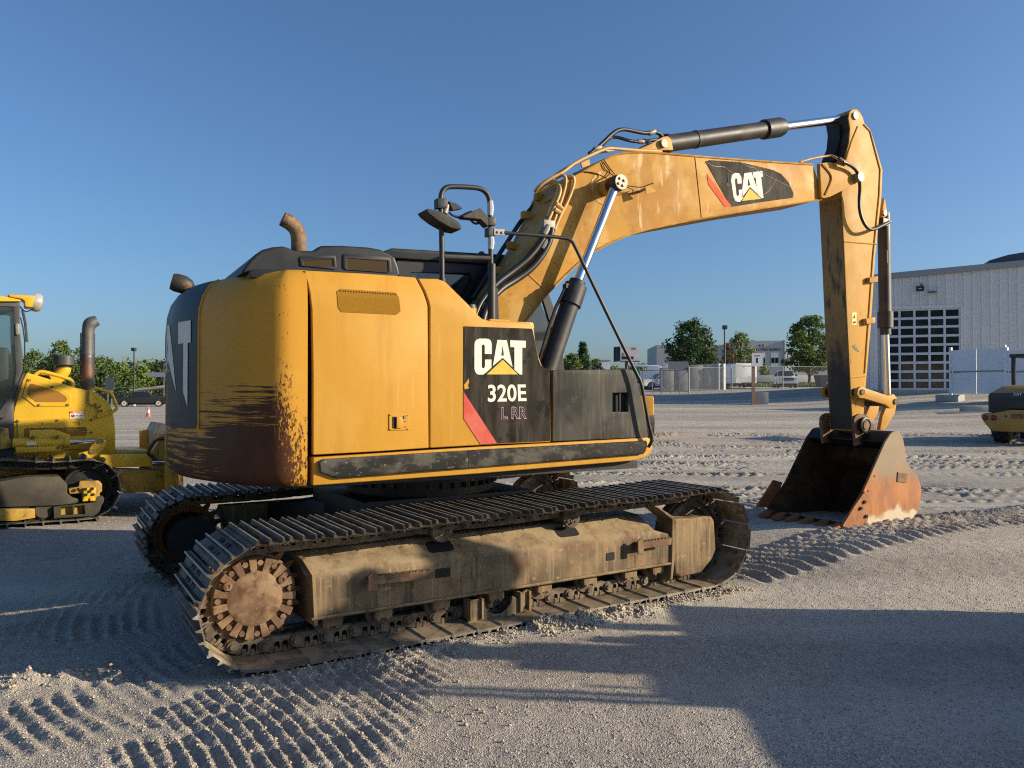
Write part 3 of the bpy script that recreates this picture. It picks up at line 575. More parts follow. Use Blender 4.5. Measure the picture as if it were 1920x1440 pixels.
def side_frame(s):
    """crawler on one side; s = -1 right, +1 left. Built for the right side and mirrored in y for the left"""
    yc = 1.19*s; k = -s                                   # k=+1: outer face towards -y
    tr = empty('crawler_track', (0, yc, 0), 0, exc)
    for x, z, a in frames(LP, NSH, 0.32 if s < 0 else 0.1, OFS):
        for nm, me in (('track_shoe', shoeMesh), ('chain_link', linkMesh)):
            o = link(nm, me, tr); o.location = (x, 0, z)
            o.matrix_local = Matrix.Translation((x, 0, z)) @ Matrix.Rotation(-a, 4, 'Y') @ Matrix.Scale(-1, 4, (0,0,1)) if False else Matrix.Translation((x, 0, z)) @ Matrix.Rotation(-a, 4, 'Y') @ Matrix.Rotation(math.pi, 4, 'X')
    def Y(y): return yc-k*y                                # y outward positive
    fr = empty('track_frame', (0, yc, 0), 0, exc)
    # long box with a sloping shoulder
    sec = [(0.215, 0.235), (0.215, 0.465), (0.195, 0.505), (0.02, 0.615), (-0.20, 0.625), (-0.20, 0.235)]   # (out, z)
    def secx(x, sc=1.0, out=0.0): return [(x, -k*(o+out), z) for o, z in sec]
    b = MB(); xs = [-1.40, 1.60]
    ring = [secx(-1.36), secx(1.56)]; n = len(sec)
    ring[0] = [(x-(0.07 if z > 0.5 else 0.0), y, z) for x, y, z in ring[0]]
    ring[1] = [(x-(0.16 if z > 0.5 else -0.03), y, z) for x, y, z in ring[1]]
    b.add(ring[0]+ring[1], [tuple(range(n)), tuple(range(n, 2*n))[::-1]]+[(i, n+i, n+(i+1) % n, (i+1) % n) for i in range(n)])
    b.build('frame_beam', frameM, fr, bevel=0.014, seg=3)
    for xx, fl in ((-1.375, 1), (1.575, 1)): pass
    # bottom lip and end plate
    MB().box(-1.385, 1.60, -k*0.232 if k > 0 else 0.18, -k*0.18 if k > 0 else 0.232, 0.222, 0.240).build('frame_lip', frameM, fr, bevel=0.004, seg=1)
    if k > 0:
        b = MB(); b.add([(-1.425,-0.205,0.60),(-1.37,-0.225,0.50),(-1.355,-0.225,0.19),(-1.385,0.19,0.19),(-1.45,0.19,0.63),(-1.44,0.0,0.62)], [(0,1,2,3,4,5)])
        me = b.mesh('frame_end_plate', frameM, smooth=0); o = link('frame_end_plate', me, fr); sm = o.modifiers.new('s', 'SOLIDIFY'); sm.thickness = 0.022; sm.offset = 0
        # holes: flat dark plates on the face, the shade inside put in as colour
        for (x0, x1, z0, z1, pl) in ((-0.545,-0.435,0.375,0.435,0), (0.905,0.985,0.325,0.385,0)):
            MB().plate(rrect(x0, x1, z0, z1, 0.008, 2), -0.2185, -0.20).build('frame_window', darkM, fr, smooth=0)
        for xc in (-0.46, 0.61):
            r = rrect(xc-0.095, xc+0.095, -0.055, 0.055, 0.03, 3); sl = Vector((0, 0.175, 0.110)).normalized(); ct = Vector((0, -0.110, 0.558)); nn = Vector((0, -sl.z, sl.y))
            b = MB(); vv = [tuple(Vector((x, 0, 0))+ct+sl*z+nn*0.005) for x, z in r]; b.add(vv, [tuple(range(len(vv)))]); b.build('frame_window', darkM, fr, smooth=0)
        stepbar(-1.02, -0.60, 0.462, 0.452, -0.214, fr); stepbar(1.18, 1.50, 0.452, 0.455, -0.214, fr)
        # idler guard at the front
        g = [(1.60,0.145),(1.59,0.26),(1.60,0.585),(2.02,0.575),(2.055,0.545),(2.075,0.29),(2.03,0.215),(1.90,0.115),(1.66,0.105)]
        MB().plate(g, -0.232, -0.06).build('idler_guard', frameM, fr, bevel=0.022, seg=3)
        g = [(1.575,0.10),(1.60,0.26),(1.60,0.60),(1.42,0.70),(1.40,0.70),(1.57,0.585),(1.565,0.27),(1.545,0.10)]
        MB().plate(g, -0.235, -0.05).build('guard_flange', frameM, fr, bevel=0.004, seg=1)
        # rock guard round the middle roller
        g = [(-0.29,0.185),(-0.29,0.03),(-0.25,0.022),(0.05,0.022),(0.13,0.045),(0.20,0.10),(0.215,0.19),(0.16,0.19),(0.14,0.13)]+circle(-0.05, 0.17, 0.115, 8, R(0), R(-180))+[(-0.20,0.185)]
        MB().plate(g, -0.205, -0.185).build('rock_guard', frameM, fr, bevel=0.004, seg=1)
        for x in (-0.275, -0.185, 0.13, 0.205): MB().box(x-0.008, x+0.008, -0.225, -0.12, 0.05, 0.19).build('rock_guard_rib', frameM, fr)
    for x in (-1.24, -0.90, -0.48, -0.05, 0.36, 0.78, 1.18, 1.47):
        link('bottom_roller', rollMesh, fr, loc=(x, 0, 0.182)); link('roller_collar', collMesh, fr, loc=(x, 0, 0.185), rz=0 if k > 0 else math.pi)
    for x in (-0.455, 0.632):
        b = MB().lathe([(0.05,-0.13),(0.078,-0.128),(0.082,-0.1),(0.066,-0.09),(0.066,0.0),(0.080,0.01),(0.080,0.10),(0.066,0.115),(0.066,0.13),(0.05,0.15)], (x, -k*0.02, 0.672), (0, k, 0), 18)
        for i in range(5): a = i*1.2566; b.cyl((x+0.035*math.cos(a), -k*0.165, 0.672+0.035*math.sin(a)), (x+0.035*math.cos(a), -k*0.182, 0.672+0.035*math.sin(a)), 0.009, n=6)
        b.build('carrier_roller', chainM, fr, smooth=30)
    # idler wheel
    MB().lathe([(0.06,-0.13),(0.10,-0.12),(0.11,-0.05),(0.21,-0.045),(0.225,-0.075),(0.27,-0.075),(0.27,-0.04),(0.285,-0.035),(0.285,0.035),(0.27,0.04),(0.27,0.075),(0.225,0.075),(0.21,0.045),(0.11,0.05),(0.10,0.12),(0.06,0.13)], (IDX, 0, IDZ), (0,1,0), 40).build('front_idler', chainM, fr, smooth=30)
    # drive sprocket, hub and bolted cover
    sp = empty('drive_sprocket', (SPX, yc, SPZ), 0, exc)
    teeth = []
    nt = 21
    for i in range(nt):
        for da, r in ((-0.5, 0.262), (-0.30, 0.258), (-0.14, 0.305), (0.0, 0.318), (0.14, 0.305), (0.30, 0.258)):
            a = 2*math.pi*(i+da*0.98)/nt; teeth.append((r*math.cos(a), r*math.sin(a)))
    MB().plate(teeth, -0.035, 0.035).build('sprocket_ring', rustM, sp, bevel=0.004, seg=1)
    MB().lathe([(0.262,0.03),(0.262,0.05),(0.258,0.085),(0.245,0.09)], (0,0,0), (0,-k,0), 48).build('hub_drum', chainM, sp, smooth=40)
    b = MB().lathe([(0.247,0.085),(0.247,0.112),(0.24,0.12),(0.185,0.12)], (0,0,0), (0,-k,0), 60); b.build('cover_rim', coverM, sp, smooth=40)
    b = MB().lathe([(0.165,0.118),(0.162,0.146),(0.15,0.152),(0.05,0.155)], (0,0,0), (0,-k,0), 48); b.build('cover_plate', coverM, sp, smooth=40)
    nb = 15
    for i in range(nb):
        a = 2*math.pi*(i+0.4)/nb
        MB().cyl((0.212*math.cos(a), -k*0.118, 0.212*math.sin(a)), (0.212*math.cos(a), -k*0.142, 0.212*math.sin(a)), 0.0185, n=6).build('cover_bolt', coverM, sp, smooth=0)
        a += math.pi/nb; ca, sa = math.cos(a), math.sin(a); q = []
        for rr, hw in ((0.155, 0.018), (0.243, 0.026)):
            for w in (-hw, hw): q.append((rr*ca-w*sa, rr*sa+w*ca))
        MB().plate([q[0], q[2], q[3], q[1]], -k*0.116, -k*0.147).build('cover_rib', coverM, sp, bevel=0.003, seg=1)
    for a in (0.55, 2.6): MB().lathe([(0.026,0.14),(0.026,0.16),(0.012,0.162),(0.012,0.156)], (0.185*math.cos(a), 0, 0.185*math.sin(a)), (0,-k,0), 16).build('filler_plug', coverM, sp, smooth=30)
    MB().cyl((SPX, yc-0.1, SPZ), (SPX, yc+k*0.42, SPZ), 0.20, n=24).build('final_drive', greaseM, exc)
side_frame(-1); side_frame(1)
# car body between the crawlers
b = MB().box(-0.55, 0.55, -1.0, 1.0, 0.42, 0.72); b.box(-0.75, 0.75, -0.62, 0.62, 0.5, 0.80)
for sx in (-1, 1):
    for sy in (-1, 1): b.add([(sx*0.3, sy*0.3, 0.78), (sx*0.75, sy*0.3, 0.7), (sx*1.05, sy*1.0, 0.62), (sx*0.5, sy*1.0, 0.66), (sx*0.3, sy*0.3, 0.45), (sx*0.75, sy*0.3, 0.45), (sx*1.05, sy*1.0, 0.35), (sx*0.5, sy*1.0, 0.35)], [(0,1,2,3), (7,6,5,4), (0,4,5,1), (1,5,6,2), (2,6,7,3), (3,7,4,0)])
b.build('car_body', greaseM, exc, bevel=0.01)
b = MB().lathe([(0.60,0.78),(0.62,0.80),(0.62,0.90),(0.66,0.905),(0.66,0.965),(0.60,0.97),(0.60,1.02)], (0,0,0), (0,0,1), 48)
for i in range(40): a = i*math.pi/20; b.cyl((0.64*math.cos(a), 0.64*math.sin(a), 0.86), (0.64*math.cos(a), 0.64*math.sin(a), 0.905), 0.018, n=6)
b.build('swing_ring', greaseM, exc, smooth=30)

# ---------------------------------------------------------------- excavator: house, counterweight, panels
def up(mb, name, m=None, parent=None, **k):
    """a part of the slewing house: children of the excavator share its slight slew, sub-parts inherit it"""
    return mb.build(name, m, parent or exc, rz=0 if parent else UYAW, **k)
def counterweight():
    half = [(-2.0*math.cos(R(a)), -2.0*math.sin(R(a))) for a in (0,4,8,12,16,20.5,24,28,31,33.5)]+[(-1.61,-1.153),(-1.55,-1.206),(-1.505,-1.242),(-1.478,-1.260),(-1.448,-1.273),(-1.41,-1.279),(-1.36,-1.28),(-1.30,-1.28)]
    path = [(x, -y) for x, y in half[:0:-1]]+half
    n = len(path); rows = []
    for (inn, z) in ((0.10,1.015),(0.045,1.028),(0.012,1.062),(0.0,1.11),(0,1.3),(0,1.6),(0,1.9),(0,2.10),(0.006,2.17),(0.03,2.26),(0.075,2.33),(0.14,2.378),(0.23,2.402),(0.6,2.41)):
        row = []
        for i, (x, y) in enumerate(path):
            a = path[max(i-1, 0)]; c = path[min(i+1, n-1)]; tx, ty = c[0]-a[0], c[1]-a[1]; l = math.hypot(tx, ty); nx, ny = -ty/l, tx/l
            if nx*x+ny*y > 0: nx, ny = -nx, -ny
            e = min(1.0, max(0.0, (-1.30-x)/0.42)); k = 0.30+0.70*e
            if i in (0, n-1): nx, ny = 0, (1 if y < 0 else -1)
            if inn >= 0.6: px, py = x*0.35-0.85, y*0.55
            else: px, py = x+nx*inn*k, y+ny*inn*k
            row.append((px if inn < 0.6 else min(px, -1.30), py, z))
        rows.append(row)
    v = [p for r in rows for p in r]; f = []
    for j in range(len(rows)-1):
        for i in range(n-1): f.append((j*n+i, j*n+i+1, (j+1)*n+i+1, (j+1)*n+i))
    f.append(tuple(range(n))); f.append(tuple(range((len(rows)-1)*n, len(rows)*n))[::-1])
    f.append(tuple(j*n for j in range(len(rows)))+tuple(j*n+n-1 for j in range(len(rows)))[::-1])
    cw = up(MB().add(v, f), 'counterweight', cweightM, smooth=40)
    # black rear panel, a thin shell lying in the rear face
    prof = [(0,1.37),(0,1.6),(0,1.85),(0,2.08),(0.006,2.17),(0.03,2.26),(0.075,2.33),(0.14,2.378)]
    m = 28; v = []; f = []
    for inn, z in prof:
        for i in range(m+1):
            a = R(-20.5+41*i/m); r = 2.0-inn+0.006
            zz = z
            if z == 1.37:
                e = min(i, m-i)/m*41; zz = 1.37+(0.05*(1-min(1, e/2.2))**2)
            v.append((-r*math.cos(a), r*math.sin(a), zz))
    for j in range(len(prof)-1):
        for i in range(m): f.append((j*(m+1)+i, j*(m+1)+i+1, (j+1)*(m+1)+i+1, (j+1)*(m+1)+i))
    p = up(MB().add(v, f), 'rear_panel', plastic, cw, smooth=50)
    for sgn in (-1, 1):
        e = [(-(2.004-i)*math.cos(R(20.7)), sgn*(2.004-i)*math.sin(R(20.7)), z) for i, z in prof]
        MB().tube(e, 0.007, 6).build('panel_trim', yellow, cw)
    # big white letters on the rear panel: C A T seen almost edge-on
    def onrear(s, z, off=0.010): a = s/2.0; return (-(2.0+off)*math.cos(a), -(2.0+off)*math.sin(a), z)
    H0, H1 = 1.52, 2.10
    T = [(0.40,H1),(0.62,H1),(0.62,H1-0.15),(0.575,H1-0.15),(0.575,H0),(0.50,H0+0.1),(0.50,H1-0.15),(0.40,H1-0.15)]
    A = [(0.04,H1),(0.16,H1),(0.36,H0+0.1),(0.30,H0+0.16),(0.10,H0+0.33),(-0.10,H0+0.16),(-0.16,H0+0.1)]
    Cc = [(-0.20,H1-0.22),(-0.33,H1-0.22),(-0.33,H1-0.12),(-0.44,H1-0.12),(-0.44,H0+0.12),(-0.33,H0+0.12),(-0.33,H0+0.25),(-0.20,H0+0.25),(-0.20,H0+0.09),(-0.28,H0),(-0.5,H0),(-0.58,H0+0.08),(-0.58,H1-0.08),(-0.5,H1),(-0.28,H1),(-0.20,H1-0.08)]
    for L in (T, A, Cc): up(MB().add([onrear(*q) for q in L], [tuple(range(len(L)))]), 'rear_letter', whiteP, cw, smooth=0)
    tri = [(-0.28,H0),(0.09,H0+0.28),(0.46,H0)]; up(MB().add([onrear(*q) for q in tri], [(0,1,2)]), 'rear_triangle', yelP, cw, smooth=0)
    # work lamp pods on top
    pq = [(-1.887,0.3,2.473)]
    b = MB().lathe([(0.004,-0.015),(0.062,-0.012),(0.072,0.02),(0.072,0.08),(0.052,0.13),(0.015,0.16)], (pq[0][0]-0.05, pq[0][1], pq[0][2]), (0.95,-0.1,-0.25), 16); b.cyl((pq[0][0]+0.05,pq[0][1],pq[0][2]-0.14), (pq[0][0]+0.05,pq[0][1],pq[0][2]), 0.04)
    up(b, 'rear_lamp_pod', mat('scorched_black_paint', (0.03,0.026,0.022), 0.6, 0, [((0.20,0.08,0.03), 9.0, 0.56, 0.66, 0.8)]), smooth=45)
    b = MB().cyl((-1.55,-0.52,2.38), (-1.55,-0.52,2.44), 0.03, n=12); b.cyl((-1.55,-0.52,2.43), (-1.55,-0.52,2.45), 0.045, n=12); up(b, 'lifting_eye', black)
    b = MB().tube([(-1.50,-0.75,2.385),(-1.50,-0.70,2.43),(-1.50,-0.55,2.43),(-1.50,-0.5,2.385)], 0.012, 8); up(b, 'grab_loop', black)
counterweight()
# inner body, dark, shows only in the gaps
b = MB().box(-1.32, 1.35, -1.17, 0.25, 1.06, 1.72); b.box(-1.32, -0.62, -1.17, 1.17, 1.06, 2.33); b.box(-0.62, -0.22, -1.17, 0.25, 1.5, 2.2); up(b, 'inner_body', darkM)
# deck underneath
b = MB().box(-1.30, 1.40, -1.20, 1.20, 1.0, 1.06); up(b, 'deck', greaseM)
def lean(z0, k): return lambda c: Vector((c.x, c.y+max(0, c.z-z0)*k*(1 if c.y < 0 else -1), c.z))
CUTS = [((0,0,2.24),(0,0,1)), ((0,0,2.31),(0,0,1))]
# engine door
dr = up(MB().plate([(-1.264,1.217),(-1.265,1.736),(-1.274,2.144),(-1.294,2.312),(-1.312,2.396),(-0.904,2.407),(-0.549,2.408),(-0.506,2.313),(-0.478,2.204),(-0.469,1.234),(-0.865,1.223)], -1.28, -1.235), 'engine_door', yellow, bevel=0.012, seg=3, cuts=CUTS, warp=lean(2.24, 0.30))
g = [(-1.113,2.269),(-1.085,2.288),(-0.712,2.288),(-0.689,2.261),(-0.677,2.161),(-0.704,2.138),(-1.084,2.136),(-1.105,2.166)]
up(MB().plate(g, -1.283, -1.27), 'louvre_mesh', perfY, dr, smooth=0, cuts=CUTS, warp=lean(2.24, 0.30))
fr_ = [(-0.758,1.472),(-0.614,1.466),(-0.614,1.361),(-0.758,1.361)]
b = MB().plate(fr_, -1.286, -1.275); hd = up(b, 'latch_frame', yellow, dr, bevel=0.002, seg=1)
up(MB().plate([(-0.736,1.453),(-0.664,1.449),(-0.663,1.377),(-0.735,1.375)], -1.288, -1.28), 'latch_recess', darkM, dr, smooth=0)
up(MB().plate([(-0.709,1.453),(-0.667,1.449),(-0.667,1.377),(-0.709,1.374)], -1.30, -1.285), 'latch_paddle', yellow, dr, bevel=0.003, seg=2)
p_ = [(-0.646,-1.289,1.449)]
up(MB().cyl(p_[0], (p_[0][0], -1.296, p_[0][2]), 0.011, n=12), 'latch_lock', steelp, dr)
for q in [(-0.747,1.464),(-0.625,1.459),(-0.625,1.369),(-0.747,1.368),(-0.641,1.42),(-0.64,1.384)]: up(MB().cyl((q[0],-1.286,q[1]), (q[0],-1.292,q[1]), 0.004, n=8), 'latch_rivet', yellow, dr)
# middle panel with the slanted shoulder
mp = up(MB().plate([(-0.461,1.233),(-0.462,2.205),(-0.49,2.314),(-0.53,2.402),(-0.383,2.41),(-0.326,2.395),(-0.106,2.175),(-0.055,2.14),(0.01,2.128),(0.252,2.131),(0.343,2.127),(0.371,2.101),(0.385,1.994),(0.412,1.884),(0.44,1.821),(0.468,1.794),(0.515,1.789),(0.519,1.243),(0.053,1.242)], -1.28, -1.235), 'side_panel', yellow, bevel=0.012, seg=3, cuts=CUTS, warp=lean(2.24, 0.30))
dk = up(MB().plate([(-0.206,2.081),(0.349,2.087),(0.358,2.077),(0.387,1.956),(0.408,1.864),(0.428,1.821),(0.458,1.799),(0.509,1.793),(0.511,1.253),(0.055,1.25),(-0.206,1.627)], -1.2835, -1.27), 'black_decal', decalK, mp, smooth=0)
up(MB().plate([(-0.206,1.62),(0.059,1.25),(-0.073,1.247),(-0.092,1.272),(-0.206,1.431)], -1.2838, -1.27), 'red_stripe', redP, mp, smooth=0)
up(MB().plate([(-0.204,1.668),(-0.18,1.695),(-0.168,1.715),(-0.164,1.688),(-0.174,1.664),(-0.165,1.644),(-0.198,1.637)], -1.2845, -1.27), 'decal_chip', yellow, mp, smooth=0)
YL = -1.2862
C_ = [(0.015,1.891),(0.015,1.962),(0.009,1.985),(-0.007,1.997),(-0.03,2),(-0.084,1.998),(-0.107,1.989),(-0.12,1.972),(-0.123,1.948),(-0.123,1.787),(-0.118,1.764),(-0.105,1.747),(-0.084,1.741),(-0.051,1.743),(-0.028,1.759),(0.013,1.794),(0.013,1.851),(-0.039,1.85),(-0.039,1.803),(-0.045,1.791),(-0.052,1.786),(-0.06,1.79),(-0.065,1.799),(-0.065,1.946),(-0.06,1.955),(-0.053,1.958),(-0.045,1.954),(-0.041,1.945),(-0.041,1.89)]
A_ = [(0.061,1.994),(0.139,1.994),(0.187,1.799),(0.105,1.866),(0.025,1.806)]
Ah = [(0.104,1.955),(0.115,1.882),(0.092,1.881)]
T_ = [(0.167,1.995),(0.298,1.995),(0.298,1.944),(0.268,1.944),(0.268,1.746),(0.246,1.747),(0.202,1.782),(0.202,1.945),(0.168,1.945)]
tr_ = [(-0.025,1.744),(0.105,1.852),(0.232,1.747)]
for nm, P, H, m in (('letter_c', C_, [], whiteP), ('letter_a', A_, [Ah], whiteP), ('letter_t', T_, [], whiteP), ('logo_triangle', tr_, [], yelP)):
    up(MB().plate(P, -1.2862, -1.282, H), nm, m, dk, smooth=0)
def rectmap(P, y):                                         # P: (x,z) of bl, br, tl, tr
    def f(a, b):
        x = (P[0][0]*(1-a)+P[1][0]*a)*(1-b)+(P[2][0]*(1-a)+P[3][0]*a)*b; z = (P[0][1]*(1-a)+P[1][1]*a)*(1-b)+(P[2][1]*(1-a)+P[3][1]*a)*b
        return (x, y, z)
    return f
q = [(-0.016,1.546),(0.305,1.551),(-0.016,1.671),(0.298,1.676)]
lettering('model_number', '320E', rectmap(q, -1.2862), whiteP, dk, bold=0.022, spacing=1.02)
q = [(0.096,1.422),(0.145,1.422),(0.096,1.509),(0.145,1.509)]
lettering('letter_outline', 'L', rectmap(q, -1.2858), pinkP, dk, bold=0.030)
q = [(0.1,1.424),(0.14,1.425),(0.101,1.506),(0.14,1.505)]
lettering('letter_fill', 'L', rectmap(q, -1.2868), decalK, dk, bold=0.0)
q = [(0.179,1.422),(0.305,1.423),(0.179,1.511),(0.305,1.51)]
lettering('letter_outline', 'RR', rectmap(q, -1.2858), pinkP, dk, bold=0.030)
q = [(0.184,1.426),(0.3,1.427),(0.184,1.507),(0.3,1.506)]
lettering('letter_fill', 'RR', rectmap(q, -1.2868), decalK, dk, bold=-0.002)
# grey tool box at the front, with its slot
tb = up(MB().plate([(0.533,1.247),(0.534,1.771),(0.548,1.783),(1.256,1.802),(1.294,1.79),(1.32,1.756),(1.379,1.577),(1.428,1.383),(1.449,1.253)], -1.28, -0.62, [[(1.093,1.611),(1.245,1.613),(1.245,1.462),(1.093,1.462)]]), 'tool_box', greybox, bevel=0.014, seg=3)
q = [(1.083,1.619),(1.255,1.449)]
up(MB().box(q[0][0], q[1][0], -1.24, -1.10, q[1][1], q[0][1]), 'slot_back', darkM, tb)
q = [(1.163,1.607),(1.173,1.467)]; up(MB().box(q[0][0], q[1][0], -1.275, -1.255, q[1][1], q[0][1]), 'slot_bar', greybox, tb)
# lower rail, rubber bumper strip
rl = up(MB().plate([(-1.268,1.022),(-1.265,1.201),(-0.078,1.228),(1.304,1.249),(1.44,1.254),(1.478,1.222),(1.489,1.157),(1.461,1.115),(1.401,1.088),(1.277,1.071),(-0.078,1.039)], -1.285, -1.15), 'lower_rail', yellow, bevel=0.012, seg=3)
up(MB().plate([(-1.234,1.174),(-1.207,1.19),(-0.091,1.211),(1.285,1.228),(1.403,1.23),(1.414,1.2),(1.397,1.145),(1.37,1.121),(-0.091,1.087),(-1.061,1.064),(-1.117,1.063),(-1.227,1.106)], -1.315, -1.28), 'rubber_strip', rubberrail, rl, bevel=0.012, seg=3)
for l in ('879,843 881,878', '1090,832 1092,862'): pass
for q in ([(-0.182,1.207),(-0.173,1.091)], [(0.769,1.217),(0.779,1.111)]): up(MB().box(q[0][0]-0.002, q[0][0]+0.002, -1.3165, -1.30, q[1][1], q[0][1]), 'strip_joint', darkM, rl)
# tank shelf behind the shoulder, filler cap, inner wall
up(MB().plate([(-0.091,2.133),(0.384,2.139),(0.398,2.092),(-0.091,2.087)], -1.25, -0.55), 'tank_top', yellow, bevel=0.01)
q = [(-0.082,-1.12,2.144),(-0.082,-1.12,2.23),(-0.082,-1.12,2.254)]
b = MB().cyl(q[0], q[1], 0.052, n=20); o = up(b, 'filler_neck', yellow); up(MB().cyl(q[1], q[2], 0.055, 0.05, n=20), 'filler_cap', black, o)
# hood of black plastic with two grilles
HP = [(-1.662,2.381),(-1.642,2.417),(-1.609,2.464),(-1.57,2.512),(-1.53,2.544),(-1.469,2.567),(-1.4,2.58),(-1.362,2.573),(-1.324,2.559),(-1.196,2.567),(-1.164,2.595),(-1.139,2.608),(-1.007,2.621),(-0.817,2.627),(-0.732,2.62),(-0.661,2.6),(-0.617,2.574),(-0.589,2.508),(-0.573,2.437)]
hood = up(MB().plate(HP, -1.02, 0.95), 'engine_hood', plastic, bevel=0.035, seg=4, smooth=50)
for i, (o_, h_) in enumerate((([(-1.293,2.512),(-1.278,2.524),(-1.066,2.549),(-1.048,2.54),(-1.04,2.461),(-1.058,2.452),(-1.285,2.455)], [(-1.268,2.493),(-1.066,2.52),(-1.062,2.47),(-1.261,2.461)]), ([(-0.996,2.556),(-0.981,2.568),(-0.67,2.573),(-0.654,2.556),(-0.646,2.469),(-0.666,2.457),(-0.977,2.455),(-0.996,2.468)], [(-0.973,2.536),(-0.674,2.539),(-0.67,2.464),(-0.966,2.459)]))):
    w = up(MB().plate(o_, -1.030, -1.015, [h_]), 'grille_frame', plastic, hood, bevel=0.004, seg=2); up(MB().plate(h_, -1.024, -1.018), 'grille_mesh', perfK, w, smooth=0)
# hood skirt between hood and doors
b = MB().plate([(-1.617,2.404),(-0.62,2.449),(-0.604,2.383),(-1.617,2.346)], -1.08, 0.95); up(b, 'hood_base', plastic, bevel=0.02)
# exhaust elbow
q = [(-1.242,-0.8,2.561),(-1.242,-0.8,2.665),(-1.246,-0.8,2.717),(-1.268,-0.8,2.759),(-1.305,-0.8,2.788),(-1.352,-0.8,2.809)]
ex = MB(); ex.tube(q, 0.052, 18, smooth=2); o = up(ex, 'exhaust_pipe', coverM, smooth=50)
# cab on the far side
cab = up(MB().plate([(-0.16,1.06),(1.55,1.06),(1.72,1.5),(1.62,2.3),(1.38,2.86),(-0.10,2.80),(-0.16,2.6)], 1.19, 1.23, [[(0.05,1.75),(1.45,1.75),(1.5,2.2),(1.3,2.7),(0.05,2.66)]]), 'cab_shell', plastic)
up(MB().plate([(-0.16,1.06),(1.55,1.06),(1.72,1.5),(1.62,2.3),(1.38,2.86),(-0.10,2.80),(-0.16,2.6)], 0.31, 0.35, [[(0.03,1.95),(0.72,1.95),(0.86,2.2),(0.62,2.74),(0.03,2.70)], [(0.95,1.75),(1.5,1.75),(1.55,2.2),(1.36,2.72),(0.98,2.72)]]), 'cab_side', plastic, cab)
up(MB().plate([(-0.22,2.80),(1.35,2.84),(1.45,2.90),(1.2,2.945),(-0.16,2.895),(-0.24,2.86)], 0.27, 1.25), 'cab_roof', plastic, cab, bevel=0.02, seg=3)
up(MB().box(-0.16, -0.12, 0.33, 1.21, 1.06, 1.9), 'cab_rear_wall', plastic, cab)
for y in (0.33, 1.21): up(MB().plate([(0.03,1.75),(1.55,1.75),(1.55,2.2),(1.3,2.74),(0.03,2.70)], y-0.004, y+0.004), 'cab_window', glassM, cab, smooth=0)
up(MB().box(-0.150, -0.142, 0.35, 1.19, 1.9, 2.80), 'cab_window', glassM, cab); up(MB().add([(1.6,0.35,1.5),(1.6,1.19,1.5),(1.36,1.19,2.84),(1.36,0.35,2.84)], [(0,1,2,3)]), 'cab_window', glassM, cab)
b = MB().box(0.15, 0.65, 0.55, 1.0, 1.5, 1.75); b.box(0.10, 0.25, 0.57, 0.98, 1.75, 2.35); b.box(0.12, 0.22, 0.66, 0.9, 2.36, 2.58); up(b, 'cab_seat', black, cab, bevel=0.04)
q = [(0.892,0.6,2.977),(0.94,0.6,3.045)]; up(MB().lathe([(0.06,0),(0.06,0.02),(0.045,0.05),(0.02,0.08)], (q[0][0], 0.6, 2.93), (0,0,1), 14), 'roof_beacon', black, cab)
# handrail hoop, mirror and brackets
hr = up(MB().tube([(-0.29,-1.1,2.367),(-0.293,-1.1,2.636),(-0.299,-1.1,2.905),(-0.304,-1.1,3.001),(-0.295,-1.1,3.059),(-0.266,-1.1,3.094),(-0.224,-1.1,3.109),(-0.117,-1.1,3.12),(-0.008,-1.1,3.128),(0.05,-1.1,3.116),(0.086,-1.1,3.08),(0.099,-1.1,3.022),(0.104,-1.1,2.871),(0.104,-1.1,2.632),(0.108,-1.1,2.473)], 0.019, 10, smooth=2), 'handrail_hoop', black, smooth=50)
q = [(0.113,-1.1,2.155),(0.113,-1.1,2.573)]; up(MB().cyl(q[0], q[1], 0.030, n=16), 'post_sleeve', black, hr); q = [(-0.29,-1.1,2.348),(-0.29,-1.1,2.436)]; up(MB().cyl(q[0], q[1], 0.023, n=14), 'post_sleeve', black, hr)
q = [(-0.278,-1.1,2.595),(0.095,-1.1,2.615)]; up(MB().cyl(q[0], q[1], 0.018, n=10), 'cross_bar', black, hr)
q = [(0.113,-1.1,2.147)]; up(MB().box(q[0][0]-0.05, q[0][0]+0.12, -1.17, -1.0, q[0][2]-0.012, q[0][2]+0.008), 'post_foot', yellow, hr)
q = [(0.18,2.404),(0.207,2.414),(0.217,2.156),(0.18,2.154)]; up(MB().plate(q, -1.02, -0.9), 'stop_plate', plastic, hr)
for q in ([(-0.341,3.004),(-0.262,3.01),(-0.262,2.944),(-0.341,2.931)], [(0.063,2.915),(0.131,2.918),(0.131,2.858),(0.063,2.851)]): up(MB().plate(q, -1.135, -1.065), 'rail_clamp', plastic, hr, bevel=0.006)
up(MB().plate([(0.068,2.84),(0.131,2.842),(0.131,2.782),(0.068,2.772)], -1.135, -1.065), 'rail_clamp', black, hr, bevel=0.006); up(MB().plate([(0.11,2.83),(0.201,2.838),(0.205,2.792),(0.11,2.783)], -1.14, -1.13), 'rail_bracket', steelp, hr, bevel=0.002, seg=1)
for q in [(0.145,2.808),(0.181,2.808)]: up(MB().cyl((q[0],-1.14,q[1]), (q[0],-1.15,q[1]), 0.010, n=6), 'bracket_bolt', steelp, hr)
mr_ = up(MB().plate([(-0.465,2.891),(-0.444,2.901),(-0.342,2.89),(-0.288,2.869),(-0.204,2.828),(-0.183,2.792),(-0.196,2.775),(-0.267,2.78),(-0.371,2.822),(-0.44,2.863)], -1.21, -1.05), 'rear_mirror', greybox, bevel=0.02, seg=3)
q = [(-0.253,-1.1,2.972),(-0.274,-1.1,2.908)]; up(MB().cyl(q[0], q[1], 0.025, n=12), 'mirror_joint', steelp, mr_)
